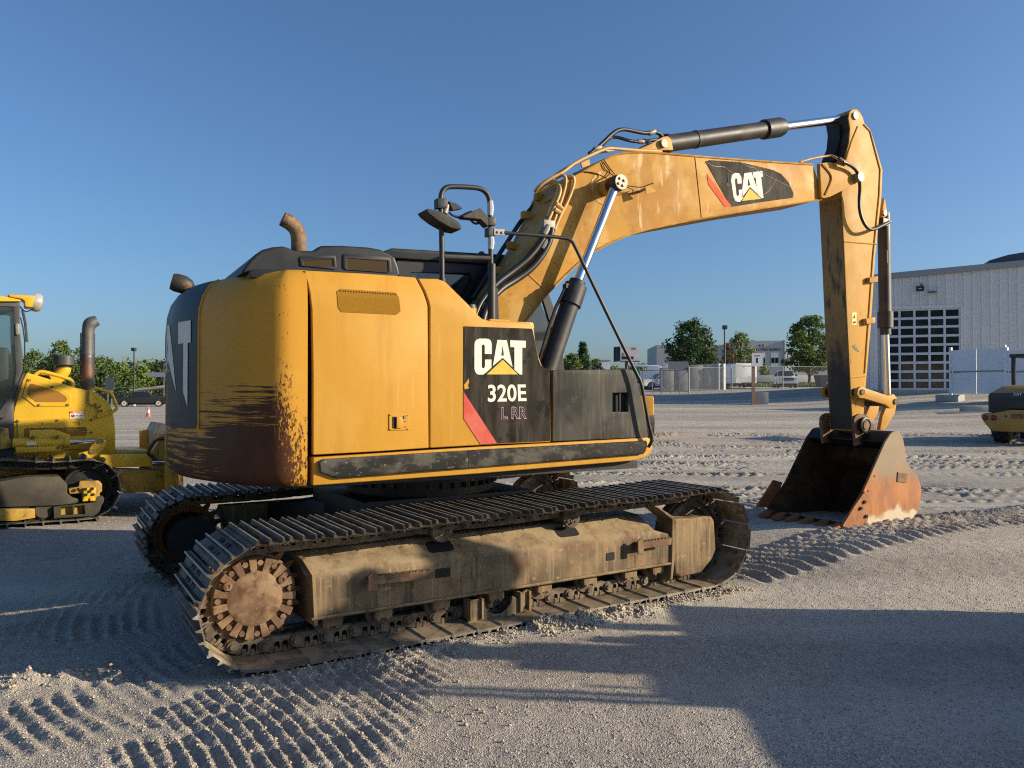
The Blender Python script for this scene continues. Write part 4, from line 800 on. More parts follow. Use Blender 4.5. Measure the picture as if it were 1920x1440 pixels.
up(MB().tube([(-0.236,-1.1,2.92),(-0.202,-1.1,2.897),(-0.151,-1.1,2.891),(-0.095,-1.1,2.928),(-0.051,-1.1,2.945)], 0.010, 8, smooth=2), 'mirror_arm', black, mr_); up(MB().tube([(-0.073,-1.1,2.899),(-0.047,-1.1,2.867),(-0.016,-1.1,2.858),(0.015,-1.1,2.877)], 0.009, 8, smooth=2), 'mirror_arm', black, mr_)
up(MB().plate([(-0.16,2.889),(-0.013,2.965),(0.053,2.905),(0.053,2.834),(-0.009,2.883),(-0.143,2.88)], -1.16, -1.08), 'camera_bracket', greybox, hr, bevel=0.003, seg=1); up(MB().plate([(-0.249,2.992),(-0.194,2.983),(-0.142,2.954),(-0.219,2.933)], -1.13, -1.07), 'clamp_wedge', plastic, hr)
# bent grab rail down the front
up(MB().tube([(0.196,-1.13,2.809),(0.432,-1.17,2.81),(0.702,-1.2,2.809),(0.744,-1.21,2.795),(0.767,-1.22,2.766),(0.859,-1.26,2.557),(1.084,-1.3,2.133),(1.281,-1.33,1.78),(1.331,-1.34,1.691),(1.369,-1.34,1.513),(1.406,-1.34,1.351),(1.433,-1.34,1.278),(1.441,-1.33,1.222),(1.433,-1.3,1.177)], 0.0135, 10, smooth=1), 'front_grab_rail', black, smooth=50)
for q in [(0.092,-1.13,3.003),(0.092,-1.13,2.706),(-0.304,-1.13,3.028)]: pass
tapeM = mat('clear_packing_tape', (0.45, 0.46, 0.47), 0.25)
for (px, pz) in [(0.099,2.982),(0.104,2.732)]: up(MB().tube([(px, -1.1, pz+0.06), (px+0.004, -1.1, pz), (px, -1.1, pz-0.05)], [0.022, 0.026, 0.021], 9), 'tape_wrap', tapeM, hr)

# ---------------------------------------------------------------- excavator: boom, stick, bucket
BY = -0.03; BW = 0.245
OUT = [(0.562,1.99),(0.525,2.151),(0.562,2.384),(0.63,2.52),(0.842,2.778),(1.005,3.012),(1.146,3.273),(1.267,3.517),(1.366,3.589),(1.605,3.737),(1.746,3.819),(1.859,3.884),(2.043,3.94),(2.306,3.981),(2.858,4.028),(3.607,4.096),(4.639,4.201),(4.824,3.831),(4.663,3.781),(3.604,3.544),(2.964,3.387),(2.575,3.291),(2.204,3.189),(1.943,3.09),(1.656,2.952),(1.442,2.804),(1.237,2.616),(1.083,2.476),(0.872,2.231),(0.801,2.067),(0.694,1.97)]
boom = up(MB().plate(OUT, BY-BW, BY+BW), 'boom', yboom, bevel=0.008, seg=2)
# side plate lips along the edges
def lip(path, r, nm='weld_lip', par=boom, m=yboom, sm=1): return up(MB().tube(path, r, 6, smooth=sm), nm, m, par)
lip([(1.265,-0.278,3.506),(1.364,-0.278,3.579),(1.603,-0.278,3.729),(1.744,-0.278,3.81),(1.856,-0.278,3.875),(2.041,-0.278,3.931),(2.303,-0.278,3.971),(2.855,-0.278,4.018),(3.604,-0.278,4.086),(4.636,-0.278,4.191)], 0.010)
lip([(4.775,-0.278,3.812),(4.659,-0.278,3.786),(3.601,-0.278,3.548),(2.961,-0.278,3.392),(2.572,-0.278,3.295),(2.202,-0.278,3.193),(1.941,-0.278,3.095),(1.654,-0.278,2.956),(1.44,-0.278,2.808),(1.235,-0.278,2.621),(1.081,-0.278,2.48),(0.87,-0.278,2.235)], 0.010)
lip([(2.878,-0.277,4.025),(2.969,-0.277,3.393)], 0.005); lip([(0.904,-0.277,2.674),(1.071,-0.277,2.552)], 0.005)
# fork at the boom tip
FK = [(4.701,4.205),(4.881,4.244),(5.11,4.228),(5.231,4.19),(5.316,4.152),(5.354,4.114),(5.325,4.06),(5.249,4.019),(5.061,3.932),(4.878,3.848),(4.77,3.816),(4.725,3.823)]
for y0, y1 in ((BY-0.29, BY-0.245), (BY+0.245, BY+0.29)):
    fk = up(MB().plate(FK, y0, y1), 'tip_fork', yboom, boom, bevel=0.008, seg=2)
q = [(5.324,-0.32,4.121)]
up(MB().lathe([(0.055,-0.36),(0.055,0.36)], (q[0][0], BY, q[0][2]), (0,1,0), 20), 'stick_pin', steelp, boom)
up(MB().tube([(4.729,-0.325,4.195),(4.863,-0.325,4.117),(4.898,-0.325,4.043),(4.78,-0.325,3.857)], 0.012, 6, smooth=2), 'fork_weld', yboom, boom)
# clevis for the stick cylinder on top of the boom
CL = [(2.231,4.017),(2.399,4.102),(2.488,4.16),(2.551,4.197),(2.614,4.212),(2.656,4.187),(2.67,4.134),(2.684,4.082)]
for y in (-0.15, 0.09): up(MB().plate(CL, y-0.025, y+0.025), 'cylinder_clevis', yboom, boom, bevel=0.008, seg=2)
q = [(2.541,4.119)]; up(MB().cyl((q[0][0],-0.21,q[0][1]), (q[0][0],0.15,q[0][1]), 0.042, n=18), 'clevis_pin', steelp, boom)
# stick cylinder
a, c, d = [(2.69,-0.03,4.185),(4.13,-0.03,4.576),(5.571,-0.03,4.955)]
def lerp(p, q, t): return tuple(p[i]+(q[i]-p[i])*t for i in range(3))
sc = up(MB().cyl(lerp(a, c, -0.02), lerp(a, c, 1.0), 0.088, n=24), 'stick_cylinder', black, smooth=40)
up(MB().cyl(lerp(a, c, 1.0), lerp(a, c, 1.17), 0.110, n=24), 'gland', black, sc, smooth=40); up(MB().cyl(lerp(a, c, 1.165), lerp(a, c, 1.20), 0.098, n=24), 'gland_ring', black, sc)
up(MB().cyl(lerp(a, c, 1.18), d, 0.050, n=20), 'piston_rod', chrome, sc, smooth=40); up(MB().cyl(lerp(a, c, 0.0), lerp(a, c, 0.03), 0.10, n=24), 'cylinder_band', black, sc); up(MB().cyl(lerp(a, c, 0.28), lerp(a, c, 0.305), 0.094, n=24), 'cylinder_band', black, sc)
up(MB().lathe([(0.085,-0.07),(0.085,0.07)], d, (0,1,0), 20), 'rod_eye', black, sc)
# boom cylinders, one each side
def boom_cyl(y, tag_):
    t, g, f = [(1.752,-0.45,3.545),(1.323,-0.45,2.615),(0.915,-0.45,1.574)]
    t, g, f = [(p[0], y, p[2]) for p in (t, g, f)]
    o = up(MB().cyl(f, lerp(f, g, 0.80), 0.085, n=24), 'boom_cylinder', black, smooth=40)
    up(MB().cyl(lerp(f, g, 0.79), lerp(f, g, 0.96), 0.102, n=24), 'gland', black, o, smooth=40); up(MB().cyl(lerp(f, g, 0.95), lerp(f, g, 1.0), 0.074, n=20), 'gland_ring', black, o, smooth=40)
    up(MB().cyl(lerp(f, g, 0.97), t, 0.043, n=20), 'piston_rod', chrome, o, smooth=40)
    up(MB().lathe([(0.075,-0.07),(0.078,-0.05),(0.078,0.05),(0.075,0.07)], t, (0,1,0), 20), 'rod_eye', black, o)
    s = 1 if y > BY else -1
    up(MB().cyl((t[0], y+s*0.07, t[2]), (t[0], y+s*0.085, t[2]), 0.070, n=20), 'pin_cap', steelp, o)
    for i in range(4): a_ = i*1.571+0.5; up(MB().cyl((t[0]+0.035*math.cos(a_), y+s*0.085, t[2]+0.035*math.sin(a_)), (t[0]+0.035*math.cos(a_), y+s*0.097, t[2]+0.035*math.sin(a_)), 0.013, n=6), 'cap_bolt', steelp, o)
    e = Vector(lerp(f, g, 0.93)); off = Vector((-0.115, s*0.02, 0.02)); l = Vector(lerp(f, g, 0.15))
    up(MB().tube([e+Vector((-0.02, 0, 0.0)), e+off, e+off+Vector((-0.02,0,-0.06)), e.lerp(l, 0.3)+Vector((-0.13,0,0.03)), l+Vector((-0.10,0,0.03)), l], 0.016, 8, smooth=1), 'steel_oil_line', black, o)
    up(MB().box(-0.03, 0.03, -0.03, 0.03, -0.02, 0.02, Matrix.Translation(e+off*0.8)), 'line_block', black, o)
    return o
boom_cyl(-0.45, 'r'); boom_cyl(0.39, 'l')
q = [(1.752,3.545)]; up(MB().cyl((q[0][0],-0.40,q[0][1]), (q[0][0],0.34,q[0][1]), 0.072, n=20), 'cylinder_pin', yboom, boom); up(MB().cyl((q[0][0],BY-BW-0.004,q[0][1]), (q[0][0],BY+BW+0.004,q[0][1]), 0.165, n=32), 'pin_doubler', yboom, boom, bevel=0.003, seg=1)
# decal on the boom
bd = up(MB().plate([(3.018,3.988),(3.074,4.009),(3.51,4.052),(4.002,4.039),(4.129,4.012),(4.242,3.937),(4.323,3.822),(4.306,3.774),(3.781,3.658),(3.375,3.561)], BY-BW-0.0035, BY-BW+0.005), 'boom_decal', decalK, boom, smooth=0)
up(MB().plate([(3.04,3.864),(3.384,3.566),(3.287,3.551),(3.059,3.757)], BY-BW-0.004, BY-BW+0.005), 'boom_red_stripe', mat('orange_red_print', (0.55,0.10,0.03), 0.6, spec=0.1), boom, smooth=0)
yb = BY-BW-0.0055
for nm, P, H, m in (('letter_c', [(3.529,3.829),(3.523,3.894),(3.491,3.931),(3.431,3.927),(3.387,3.897),(3.375,3.841),(3.409,3.673),(3.439,3.629),(3.498,3.627),(3.549,3.679),(3.541,3.765),(3.484,3.754),(3.49,3.704),(3.469,3.684),(3.451,3.695),(3.428,3.848),(3.44,3.872),(3.461,3.87),(3.469,3.817)], [], whiteP),
    ('letter_a', [(3.565,3.941),(3.671,3.967),(3.793,3.727),(3.649,3.808),(3.519,3.665)], [[(3.623,3.901),(3.656,3.824),(3.613,3.814)]], whiteP),
    ('letter_t', [(3.69,3.97),(3.834,4.006),(3.847,3.945),(3.815,3.936),(3.851,3.715),(3.82,3.708),(3.759,3.743),(3.735,3.919),(3.702,3.912)], [], whiteP),
    ('logo_triangle', [(3.528,3.642),(3.649,3.79),(3.814,3.701)], [], yelP)):
    up(MB().plate(P, yb, yb+0.004, H), nm, m, bd, smooth=0)
scrM = mat('bare_scratch', (0.55, 0.47, 0.36), 0.6, rnd=False, spec=0.1)
for pts in ([(3.021,-0.281,3.979),(3.14,-0.281,3.947),(3.24,-0.281,3.968),(3.304,-0.281,3.956)], [(3.235,-0.281,4.01),(3.313,-0.282,3.94),(3.386,-0.281,3.924)], [(3.716,-0.281,4.008),(3.885,-0.281,3.966),(4.043,-0.281,3.931),(4.252,-0.281,3.887)], [(3.862,-0.281,3.751),(3.947,-0.281,3.818),(4.043,-0.282,3.943)], [(3.505,-0.281,4.05),(3.625,-0.281,4.017),(3.731,-0.281,4.017)], [(3.321,-0.281,3.915),(3.332,-0.281,3.813),(3.315,-0.281,3.789)]): up(MB().tube(pts, 0.0035, 4, smooth=1), 'scratch', scrM, bd)
# steel tubes and hoses along the boom
def pipe(nm, pts, r, m, par=boom, n=8, sm=2): return up(MB().tube(pts, r, n, smooth=sm), nm, m, par, smooth=50)
pipe('oil_tube', [(1.059,-0.15,3.453),(1.06,-0.2,3.485),(1.166,-0.24,3.569),(1.279,-0.26,3.626),(1.412,-0.25,3.735),(1.591,-0.25,3.836),(1.783,-0.25,3.936),(1.877,-0.25,3.951),(2.05,-0.25,3.964),(2.227,-0.25,3.983),(2.463,-0.25,4.011)], 0.016, tubetan)
pipe('oil_tube', [(1.089,-0.1,3.466),(1.16,-0.15,3.53),(1.267,-0.18,3.631),(1.414,-0.2,3.728),(1.577,-0.2,3.827),(1.71,-0.2,3.902),(1.951,-0.15,3.974)], 0.016, tubetan)
pipe('oil_tube', [(1.094,-0.1,3.464),(1.16,-0.15,3.484),(1.215,-0.2,3.526),(1.244,-0.24,3.533),(1.253,-0.28,3.485),(1.236,-0.29,3.415),(1.181,-0.29,3.303),(1.112,-0.29,3.164)], 0.016, tubetan)
pipe('oil_tube', [(1.16,-0.15,3.53),(1.191,-0.2,3.547),(1.241,-0.22,3.558),(1.254,-0.25,3.519),(1.217,-0.27,3.417),(1.147,-0.27,3.29),(1.116,-0.27,3.208)], 0.016, tubetan)
pipe('oil_tube', [(1.254,-0.2,3.591),(1.272,-0.27,3.607),(1.303,-0.29,3.593),(1.303,-0.29,3.516),(1.259,-0.29,3.378),(1.196,-0.29,3.226),(1.158,-0.29,3.117)], 0.015, tubetan)
pipe('oil_tube', [(1.342,-0.26,3.606),(1.371,-0.3,3.603),(1.392,-0.3,3.572),(1.371,-0.3,3.483),(1.307,-0.3,3.342),(1.237,-0.3,3.228),(1.175,-0.3,3.09)], 0.015, tubetan)
for q in ([(1.19,-0.3,3.328),(1.26,-0.3,3.284)], [(1.175,-0.3,3.274),(1.237,-0.3,3.248)]): up(MB().cyl(q[0], q[1], 0.022, n=8), 'tube_clamp', tubetan, boom)
q = [(1.105,-0.3,3.129)]; up(MB().box(-0.06,0.06,-0.03,0.03,-0.035,0.035, Matrix.Translation(q[0])), 'tube_manifold', steelp, boom, bevel=0.006)
pipe('boom_hose', [(1.091,-0.31,3.106),(1.061,-0.31,3.012),(0.985,-0.31,2.901),(0.881,-0.31,2.789),(0.734,-0.31,2.675),(0.552,-0.33,2.552),(0.375,-0.35,2.36),(0.296,-0.4,2.157)], 0.030, hosem)
pipe('boom_hose', [(1.125,-0.33,3.092),(1.102,-0.33,2.96),(1.018,-0.33,2.823),(0.899,-0.33,2.698),(0.752,-0.33,2.598),(0.564,-0.36,2.493),(0.418,-0.4,2.32),(0.357,-0.44,2.132)], 0.032, hosem)
pipe('boom_hose', [(1.351,0.16,3.545),(1.204,0.16,3.387),(1.077,0.16,3.235),(0.967,0.16,3.072),(0.843,0.16,2.897),(0.721,0.16,2.699),(0.572,0.16,2.475)], 0.022, hosem)
pipe('boom_hose', [(0.704,-0.1,2.598),(0.587,-0.1,2.5),(0.493,-0.2,2.381),(0.456,-0.3,2.245),(0.446,-0.4,2.163)], 0.03, hosem)
for q in [(1.07,-0.32,3.069),(1.055,-0.32,2.938)]: up(MB().lathe([(0.03,-0.05),(0.034,-0.02),(0.034,0.02),(0.028,0.05)], q, (0.5,0,0.85), 10), 'hose_fitting', steelp, boom)
pipe('top_hose', [(1.661,-0.15,3.894),(1.746,-0.15,3.956),(1.831,-0.15,4.032),(1.926,-0.15,4.125),(2.004,-0.15,4.18),(2.092,-0.15,4.202),(2.217,-0.15,4.199),(2.344,-0.15,4.201),(2.446,-0.15,4.232),(2.511,-0.15,4.236),(2.557,-0.15,4.207)], 0.020, hosem)
pipe('top_hose', [(1.783,-0.05,3.961),(1.903,-0.05,4.051),(1.974,-0.05,4.126),(2.044,-0.05,4.148),(2.133,-0.05,4.145),(2.241,-0.05,4.134),(2.37,-0.05,4.151),(2.5,-0.05,4.187),(2.595,-0.05,4.208)], 0.017, hosem)
for q in [(1.754,-0.15,3.96),(2.421,-0.15,4.224)]: up(MB().lathe([(0.022,-0.04),(0.027,-0.02),(0.027,0.03),(0.02,0.05)], q, (0.8,0,0.35), 10), 'hose_fitting', steelp, boom)
for q in [(2.416,-0.05,4.164),(2.36,-0.05,4.151)]: up(MB().lathe([(0.02,-0.04),(0.024,-0.02),(0.024,0.03),(0.018,0.05)], q, (1,0,0.1), 10), 'hose_fitting', steelp, boom)
up(MB().plate([(1.461,3.74),(1.559,3.788),(1.57,3.735),(1.477,3.695)], -0.30, -0.285), 'tube_bracket', yboom, boom, bevel=0.003, seg=1)
for q in [(1.076,0.05,3.274),(0.921,0.05,2.974),(0.784,0.05,2.729),(1.219,0.05,3.462)]: up(MB().box(-0.04,0.04,-0.03,0.03,-0.03,0.04, Matrix.Translation(q)), 'top_lug', yboom, boom, bevel=0.006)
up(MB().plate([(1.174,3.38),(1.261,3.438),(1.285,3.414),(1.261,3.336)], -0.20, -0.1), 'top_lug', yboom, boom)
# bent lamp bracket and wires on the boom face
lb = up(MB().plate([(2.131,3.586),(2.175,3.613),(2.263,3.555),(2.148,3.512)], -0.405, -0.395), 'lamp_bracket', yboom, boom)
q = [(2.166,-0.4,3.577)]; up(MB().cyl(q[0], (q[0][0], BY-BW, q[0][2]-0.01), 0.014, n=8), 'bracket_stud', steelp, lb)
pipe('loose_wire', [(1.826,-0.45,3.568),(1.891,-0.42,3.557),(2.001,-0.4,3.562),(2.105,-0.4,3.572),(2.167,-0.41,3.602),(2.228,-0.41,3.627)], 0.005, hosem, n=5); pipe('loose_wire', [(1.389,-0.285,3.635),(1.502,-0.285,3.667),(1.616,-0.285,3.674),(1.715,-0.285,3.654),(1.683,-0.42,3.583)], 0.005, hosem, n=5)
pipe('loose_wire', [(1.732,-0.285,3.813),(1.782,-0.285,3.759),(1.85,-0.285,3.7),(1.774,-0.42,3.626)], 0.005, hosem, n=5); pipe('loose_wire', [(1.707,-0.285,3.8),(1.74,-0.285,3.726),(1.808,-0.285,3.694),(1.757,-0.42,3.62)], 0.005, hosem, n=5); pipe('loose_wire', [(1.907,-0.4,3.557),(1.988,-0.35,3.558),(2.055,-0.32,3.56),(2.07,-0.29,3.534),(2.026,-0.29,3.529)], 0.005, hosem, n=5)
# ---- stick
SY = BY; SW = 0.16
ST = [(5.438,4.99),(5.525,5.009),(5.584,4.978),(5.633,4.929),(5.662,4.863),(5.781,4.795),(6,4.347),(5.976,4.026),(5.853,3.276),(5.76,2.416),(5.665,1.746),(5.612,1.324),(5.542,1.173),(5.426,1.163),(5.408,1.328),(5.322,2.59),(5.286,3.227),(5.238,3.933),(5.298,4.37),(5.377,4.582),(5.397,4.76),(5.369,4.87),(5.389,4.95)]
stick = up(MB().plate(ST, SY-SW, SY+SW), 'stick', ystick, bevel=0.008, seg=2)
SP = [(5.638,4.843),(5.757,4.779),(5.945,4.34),(5.921,4.017),(5.799,3.27),(5.632,1.848),(5.418,1.845),(5.309,2.588),(5.276,3.224),(5.239,3.931),(5.304,4.362),(5.402,4.58),(5.52,4.784)]
lip([(x, SY-SW-0.004, z) for x, z in SP[:6]], 0.009, 'stick_flange', stick, ystick, 0); lip([(x, SY-SW-0.004, z) for x, z in [(5.533,4.802),(5.415,4.598),(5.317,4.373)]], 0.009, 'stick_flange', stick, ystick, 0)
lip([(5.269,-0.192,3.395),(5.877,-0.192,3.421)], 0.008, 'stick_weld', stick, ystick, 0); lip([(5.371,-0.192,1.794),(5.643,-0.192,1.816)], 0.008, 'stick_weld', stick, ystick, 0)
# grimy rear face of the stick
RF = [(5.238,3.902),(5.286,3.227),(5.322,2.59),(5.408,1.328),(5.426,1.176)]
grime = mat('grease_blackened_yellow', (0.30, 0.165, 0.04), 0.5, 0, [((0.42, 0.23, 0.05), 3.0, 0.45, 0.65, 0.6), ((0.03, 0.022, 0.015), (14, 14, 3), 0.5, 0.66, 0.9)], (60, 0.1, 0.002))
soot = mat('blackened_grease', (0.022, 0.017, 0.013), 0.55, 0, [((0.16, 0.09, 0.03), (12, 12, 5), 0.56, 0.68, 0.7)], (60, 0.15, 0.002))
def rear_strip(nm, pts, m):
    v = []
    for x, z in pts: v += [(x-0.004, SY-SW+0.012, z), (x-0.004, SY+SW-0.012, z)]
    up(MB().add(v, [(2*i, 2*i+1, 2*i+3, 2*i+2) for i in range(len(pts)-1)]), nm, m, stick, smooth=0)
cut = [(5.352,2.128)]
zfade(grime, (0.020, 0.015, 0.011), 1.75, 2.35, 1.3, 7.0); rear_strip('rear_plate', RF, grime)
# dark inner face of the nose lug
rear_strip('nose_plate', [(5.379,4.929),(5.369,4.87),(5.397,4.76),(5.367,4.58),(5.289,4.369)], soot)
q = [(5.482,4.918),(5.366,4.898)]; up(MB().cyl((q[0][0],SY-SW-0.02,q[0][1]), (q[0][0],SY+SW+0.02,q[0][1]), 0.045, n=20), 'nose_pin', steelp, stick)
b = MB(); b.plate([(5.346,4.817),(5.551,4.942),(5.53,4.692),(5.43,4.418),(5.2,4.371),(5.355,4.651)], SY-0.05, SY+0.10); up(b, 'nose_guard', greaseM, stick)
# stickers and lugs
st_ = up(MB().plate([(5.416,2.566),(5.489,2.57),(5.487,2.423),(5.415,2.42)], SY-SW-0.003, SY-SW+0.003), 'warning_sticker', mat('pale_yellow_sticker', (0.72,0.60,0.12), 0.5), stick, smooth=0)
up(MB().plate([(5.427,2.497),(5.45,2.548),(5.472,2.499)], SY-SW-0.0045, SY-SW), 'sticker_symbol', darkM, st_, smooth=0); up(MB().plate([(5.427,2.459),(5.475,2.467),(5.475,2.442),(5.427,2.433)], SY-SW-0.0045, SY-SW), 'sticker_symbol', darkM, st_, smooth=0)
for l in ([(5.672,2.996),(5.832,3.027),(5.831,2.955),(5.671,2.931)], [(5.598,2.498),(5.777,2.526),(5.776,2.455),(5.617,2.429)]): up(MB().plate(l, SY-SW-0.05, SY-SW), 'hose_clip', yboom, stick, bevel=0.004, seg=1)
up(MB().plate([(5.411,2.173),(5.469,2.188),(5.536,2.101),(5.459,2.13)], SY-SW-0.004, SY-SW), 'paint_gouge', soot, stick, smooth=0)
# hose loop on the stick
pipe('stick_hose', [(4.988,-0.4,4.238),(5.055,-0.4,4.235),(5.197,-0.38,4.216),(5.279,-0.37,4.179),(5.327,-0.36,4.11),(5.395,-0.32,4.012),(5.405,-0.3,3.887),(5.41,-0.3,3.757),(5.459,-0.3,3.644),(5.559,-0.3,3.556),(5.689,-0.28,3.56),(5.871,-0.24,3.627),(6.1,-0.2,3.714)], 0.020, hosem, stick)
pipe('stick_hose', [(6.316,0.2,3.7),(6.496,0.2,3.77),(6.703,0.2,3.865)], 0.02, hosem, stick)
pipe('oil_tube', [(4.519,-0.2,4.221),(4.679,-0.22,4.278),(4.962,-0.25,4.351),(4.974,-0.3,4.326),(4.986,-0.35,4.276),(5.042,-0.38,4.238)], 0.014, tubetan)
q = [(4.995,-0.38,4.251)]; up(MB().lathe([(0.02,-0.06),(0.03,-0.04),(0.03,0.04),(0.02,0.06)], q[0], (0.9,0,-0.4), 10), 'hose_fitting', coverM, boom)
# bucket cylinder down the front of the stick
t, g, r0, r1 = [(6.276,-0.03,3.877),(6.263,-0.03,2.43),(6.21,-0.03,2.327),(6.297,-0.03,1.578)]
bc = up(MB().cyl((t[0]-0.03,SY,t[2]), g, 0.075, n=22), 'bucket_cylinder', black, smooth=40); up(MB().cyl(lerp(t, g, 0.86), lerp(t, g, 1.0), 0.093, n=22), 'gland', black, bc, smooth=40); up(MB().cyl(g, lerp(g, r1, 0.10), 0.065, n=20), 'gland_ring', black, bc)
up(MB().cyl(lerp(g, r1, 0.08), r1, 0.042, n=18), 'piston_rod', chrome, bc, smooth=40)
up(MB().plate([(6.094,4.028),(6.134,3.88),(6.144,3.821),(6.092,3.775),(6.03,3.782)], SY-0.12, SY-0.08), 'cylinder_lug', ystick, stick, bevel=0.005); q = [(6.064,3.828)]; up(MB().cyl((q[0][0],SY-0.15,q[0][1]), (q[0][0],SY+0.15,q[0][1]), 0.035, n=16), 'lug_pin', steelp, stick)
pipe('stick_hose', [(6.277,-0.08,3.773),(6.245,-0.08,3.696),(6.211,-0.08,3.391),(6.229,-0.08,3.059),(6.268,-0.08,2.794),(6.297,-0.08,2.528),(6.233,-0.08,2.418)], 0.016, hosem, stick)
up(MB().box(-0.06,0.05,-0.05,0.05,-0.05,0.05, Matrix.Translation([(6.151,-0.08,3.732)][0])), 'hose_block', black, stick, bevel=0.01)
# bucket linkage
LA = [(5.436,1.687),(5.494,1.674),(5.929,1.579),(6.041,1.599),(6.092,1.56),(6.102,1.495),(6.05,1.431),(5.968,1.425),(5.887,1.471),(5.493,1.549),(5.406,1.555),(5.359,1.605),(5.378,1.661)]
for y0, y1 in ((SY-0.265, SY-0.215), (SY+0.215, SY+0.265)):
    o = up(MB().plate(LA, y0, y1), 'link_arm', ystick, bevel=0.008, seg=2)
    for q in [(5.445,1.624),(6.061,1.508)]: up(MB().cyl((q[0],y0-0.015,q[1]), (q[0],y1+0.01,q[1]), 0.034, n=16), 'link_pin', coverM, o)
q = [(5.445,1.624),(6.061,1.508)]; up(MB().cyl((q[0][0],SY-0.22,q[0][1]), (q[0][0],SY+0.22,q[0][1]), 0.045, n=16), 'cross_pin', greaseM); up(MB().cyl((q[1][0],SY-0.22,q[1][1]), (q[1][0],SY+0.22,q[1][1]), 0.06, n=16), 'cross_pin', greaseM)
PL = [(6.139,1.539),(6.285,1.512),(6.241,1.36),(6.042,1.159),(5.95,1.161),(6.003,1.33)]
for y0, y1 in ((SY-0.14, SY-0.09), (SY+0.09, SY+0.14)): up(MB().plate(PL, y0, y1), 'power_link', ystick, bevel=0.008, seg=2)
PW = [(6.119,1.525),(6.329,1.511),(6.371,1.389),(6.21,1.17),(6.085,1.192)]
# ---- bucket
NY, FY = -0.60, 0.50; BK = exc
SIDE = [(4.711,0.18),(5.045,0.52),(5.433,1.059),(5.539,1.154),(5.603,1.173),(5.666,1.175),(5.715,1.149),(5.754,1.105),(5.792,0.968),(5.821,0.818),(5.88,0.753),(5.97,0.687),(6.04,0.614),(6.09,0.511),(6.1,0.429),(6.068,0.306),(6.006,0.204),(5.894,0.126),(5.764,0.093),(5.626,0.08),(5.376,0.083),(5.115,0.09),(4.87,0.103),(4.737,0.126)]
near = up(MB().plate(SIDE, NY, NY+0.03), 'bucket', bucketM, bevel=0.004, seg=1)
up(MB().plate(SIDE, FY-0.03, FY), 'side_wall', bucketShade, near, bevel=0.004, seg=1)
# curved floor and back as one swept sheet
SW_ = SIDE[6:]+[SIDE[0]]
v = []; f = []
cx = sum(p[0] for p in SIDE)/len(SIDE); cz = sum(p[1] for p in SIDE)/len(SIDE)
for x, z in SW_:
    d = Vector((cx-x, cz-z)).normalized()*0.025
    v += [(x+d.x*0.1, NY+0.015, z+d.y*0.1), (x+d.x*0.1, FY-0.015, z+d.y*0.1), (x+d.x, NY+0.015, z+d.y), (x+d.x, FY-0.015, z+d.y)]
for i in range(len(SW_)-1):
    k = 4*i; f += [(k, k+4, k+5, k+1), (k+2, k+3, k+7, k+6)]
up(MB().add(v, f), 'bucket_shell', bucketShade, near, smooth=40)
# top torque tube and ears
tt = [(5.433,1.059),(5.539,1.154),(5.627,1.176),(5.725,1.143),(5.763,1.061),(5.723,0.946),(5.509,0.996)]
up(MB().plate(tt, NY+0.03, FY-0.03), 'torque_tube', greaseM, near, bevel=0.02, seg=3)
EAR = [(5.326,1.306),(5.364,1.343),(5.432,1.367),(5.509,1.366),(5.577,1.34),(5.606,1.302),(5.743,1.172),(5.791,1.05),(5.361,0.994),(5.343,1.125)]
for y0, y1 in ((SY-0.245, SY-0.205), (SY+0.205, SY+0.245)): up(MB().plate(EAR, y0, y1), 'hanger_ear', coverM, near, bevel=0.004, seg=1)
q = [(5.479,1.235)]; up(MB().cyl((q[0][0],SY-0.30,q[0][1]), (q[0][0],SY+0.30,q[0][1]), 0.052, n=20), 'bucket_pin', coverM, near)
up(MB().lathe([(0.092,0.0),(0.092,0.05),(0.075,0.055),(0.075,0.045),(0.055,0.045)], (q[0][0], SY-0.245, q[0][1]), (0,-1,0), 28), 'pin_collar', greaseM, near, smooth=30)
up(MB().lathe([(0.092,0.0),(0.092,0.05),(0.06,0.055)], (q[0][0], SY+0.245, q[0][1]), (0,1,0), 28), 'pin_collar', greaseM, near, smooth=30)
# wear plate, side cutter, holes, bolts
up(MB().plate([(5.647,0.703),(5.829,0.678),(5.808,0.571),(5.631,0.594)], NY-0.010, NY+0.002), 'maker_plate', frameM, near, bevel=0.002, seg=1)
SC = [(4.667,0.178),(4.854,0.362),(5.045,0.52),(5.109,0.474),(5.127,0.372),(5.126,0.295),(5.069,0.139),(4.87,0.115),(4.693,0.118)]
sc_ = up(MB().plate(SC, NY-0.022, NY+0.0), 'side_cutter', rustM, near, bevel=0.005, seg=1)
for q in [(5.026,0.405),(4.962,0.339),(5.052,0.244)]: up(MB().cyl((q[0],NY-0.02,q[1]), (q[0],NY-0.042,q[1]), 0.020, n=6), 'cutter_bolt', darkM, sc_)
for q in [(5.234,0.676),(5.121,0.516)]: up(MB().cyl((q[0],NY-0.002,q[1]), (q[0],NY+0.01,q[1]), 0.012, n=12), 'bolt_hole', darkM, near)
SF = [(4.564,0.235),(4.867,0.546),(5.016,0.505),(4.809,0.211)]
up(MB().plate(SF, FY, FY+0.03), 'side_cutter', rustM, near, bevel=0.004, seg=1)
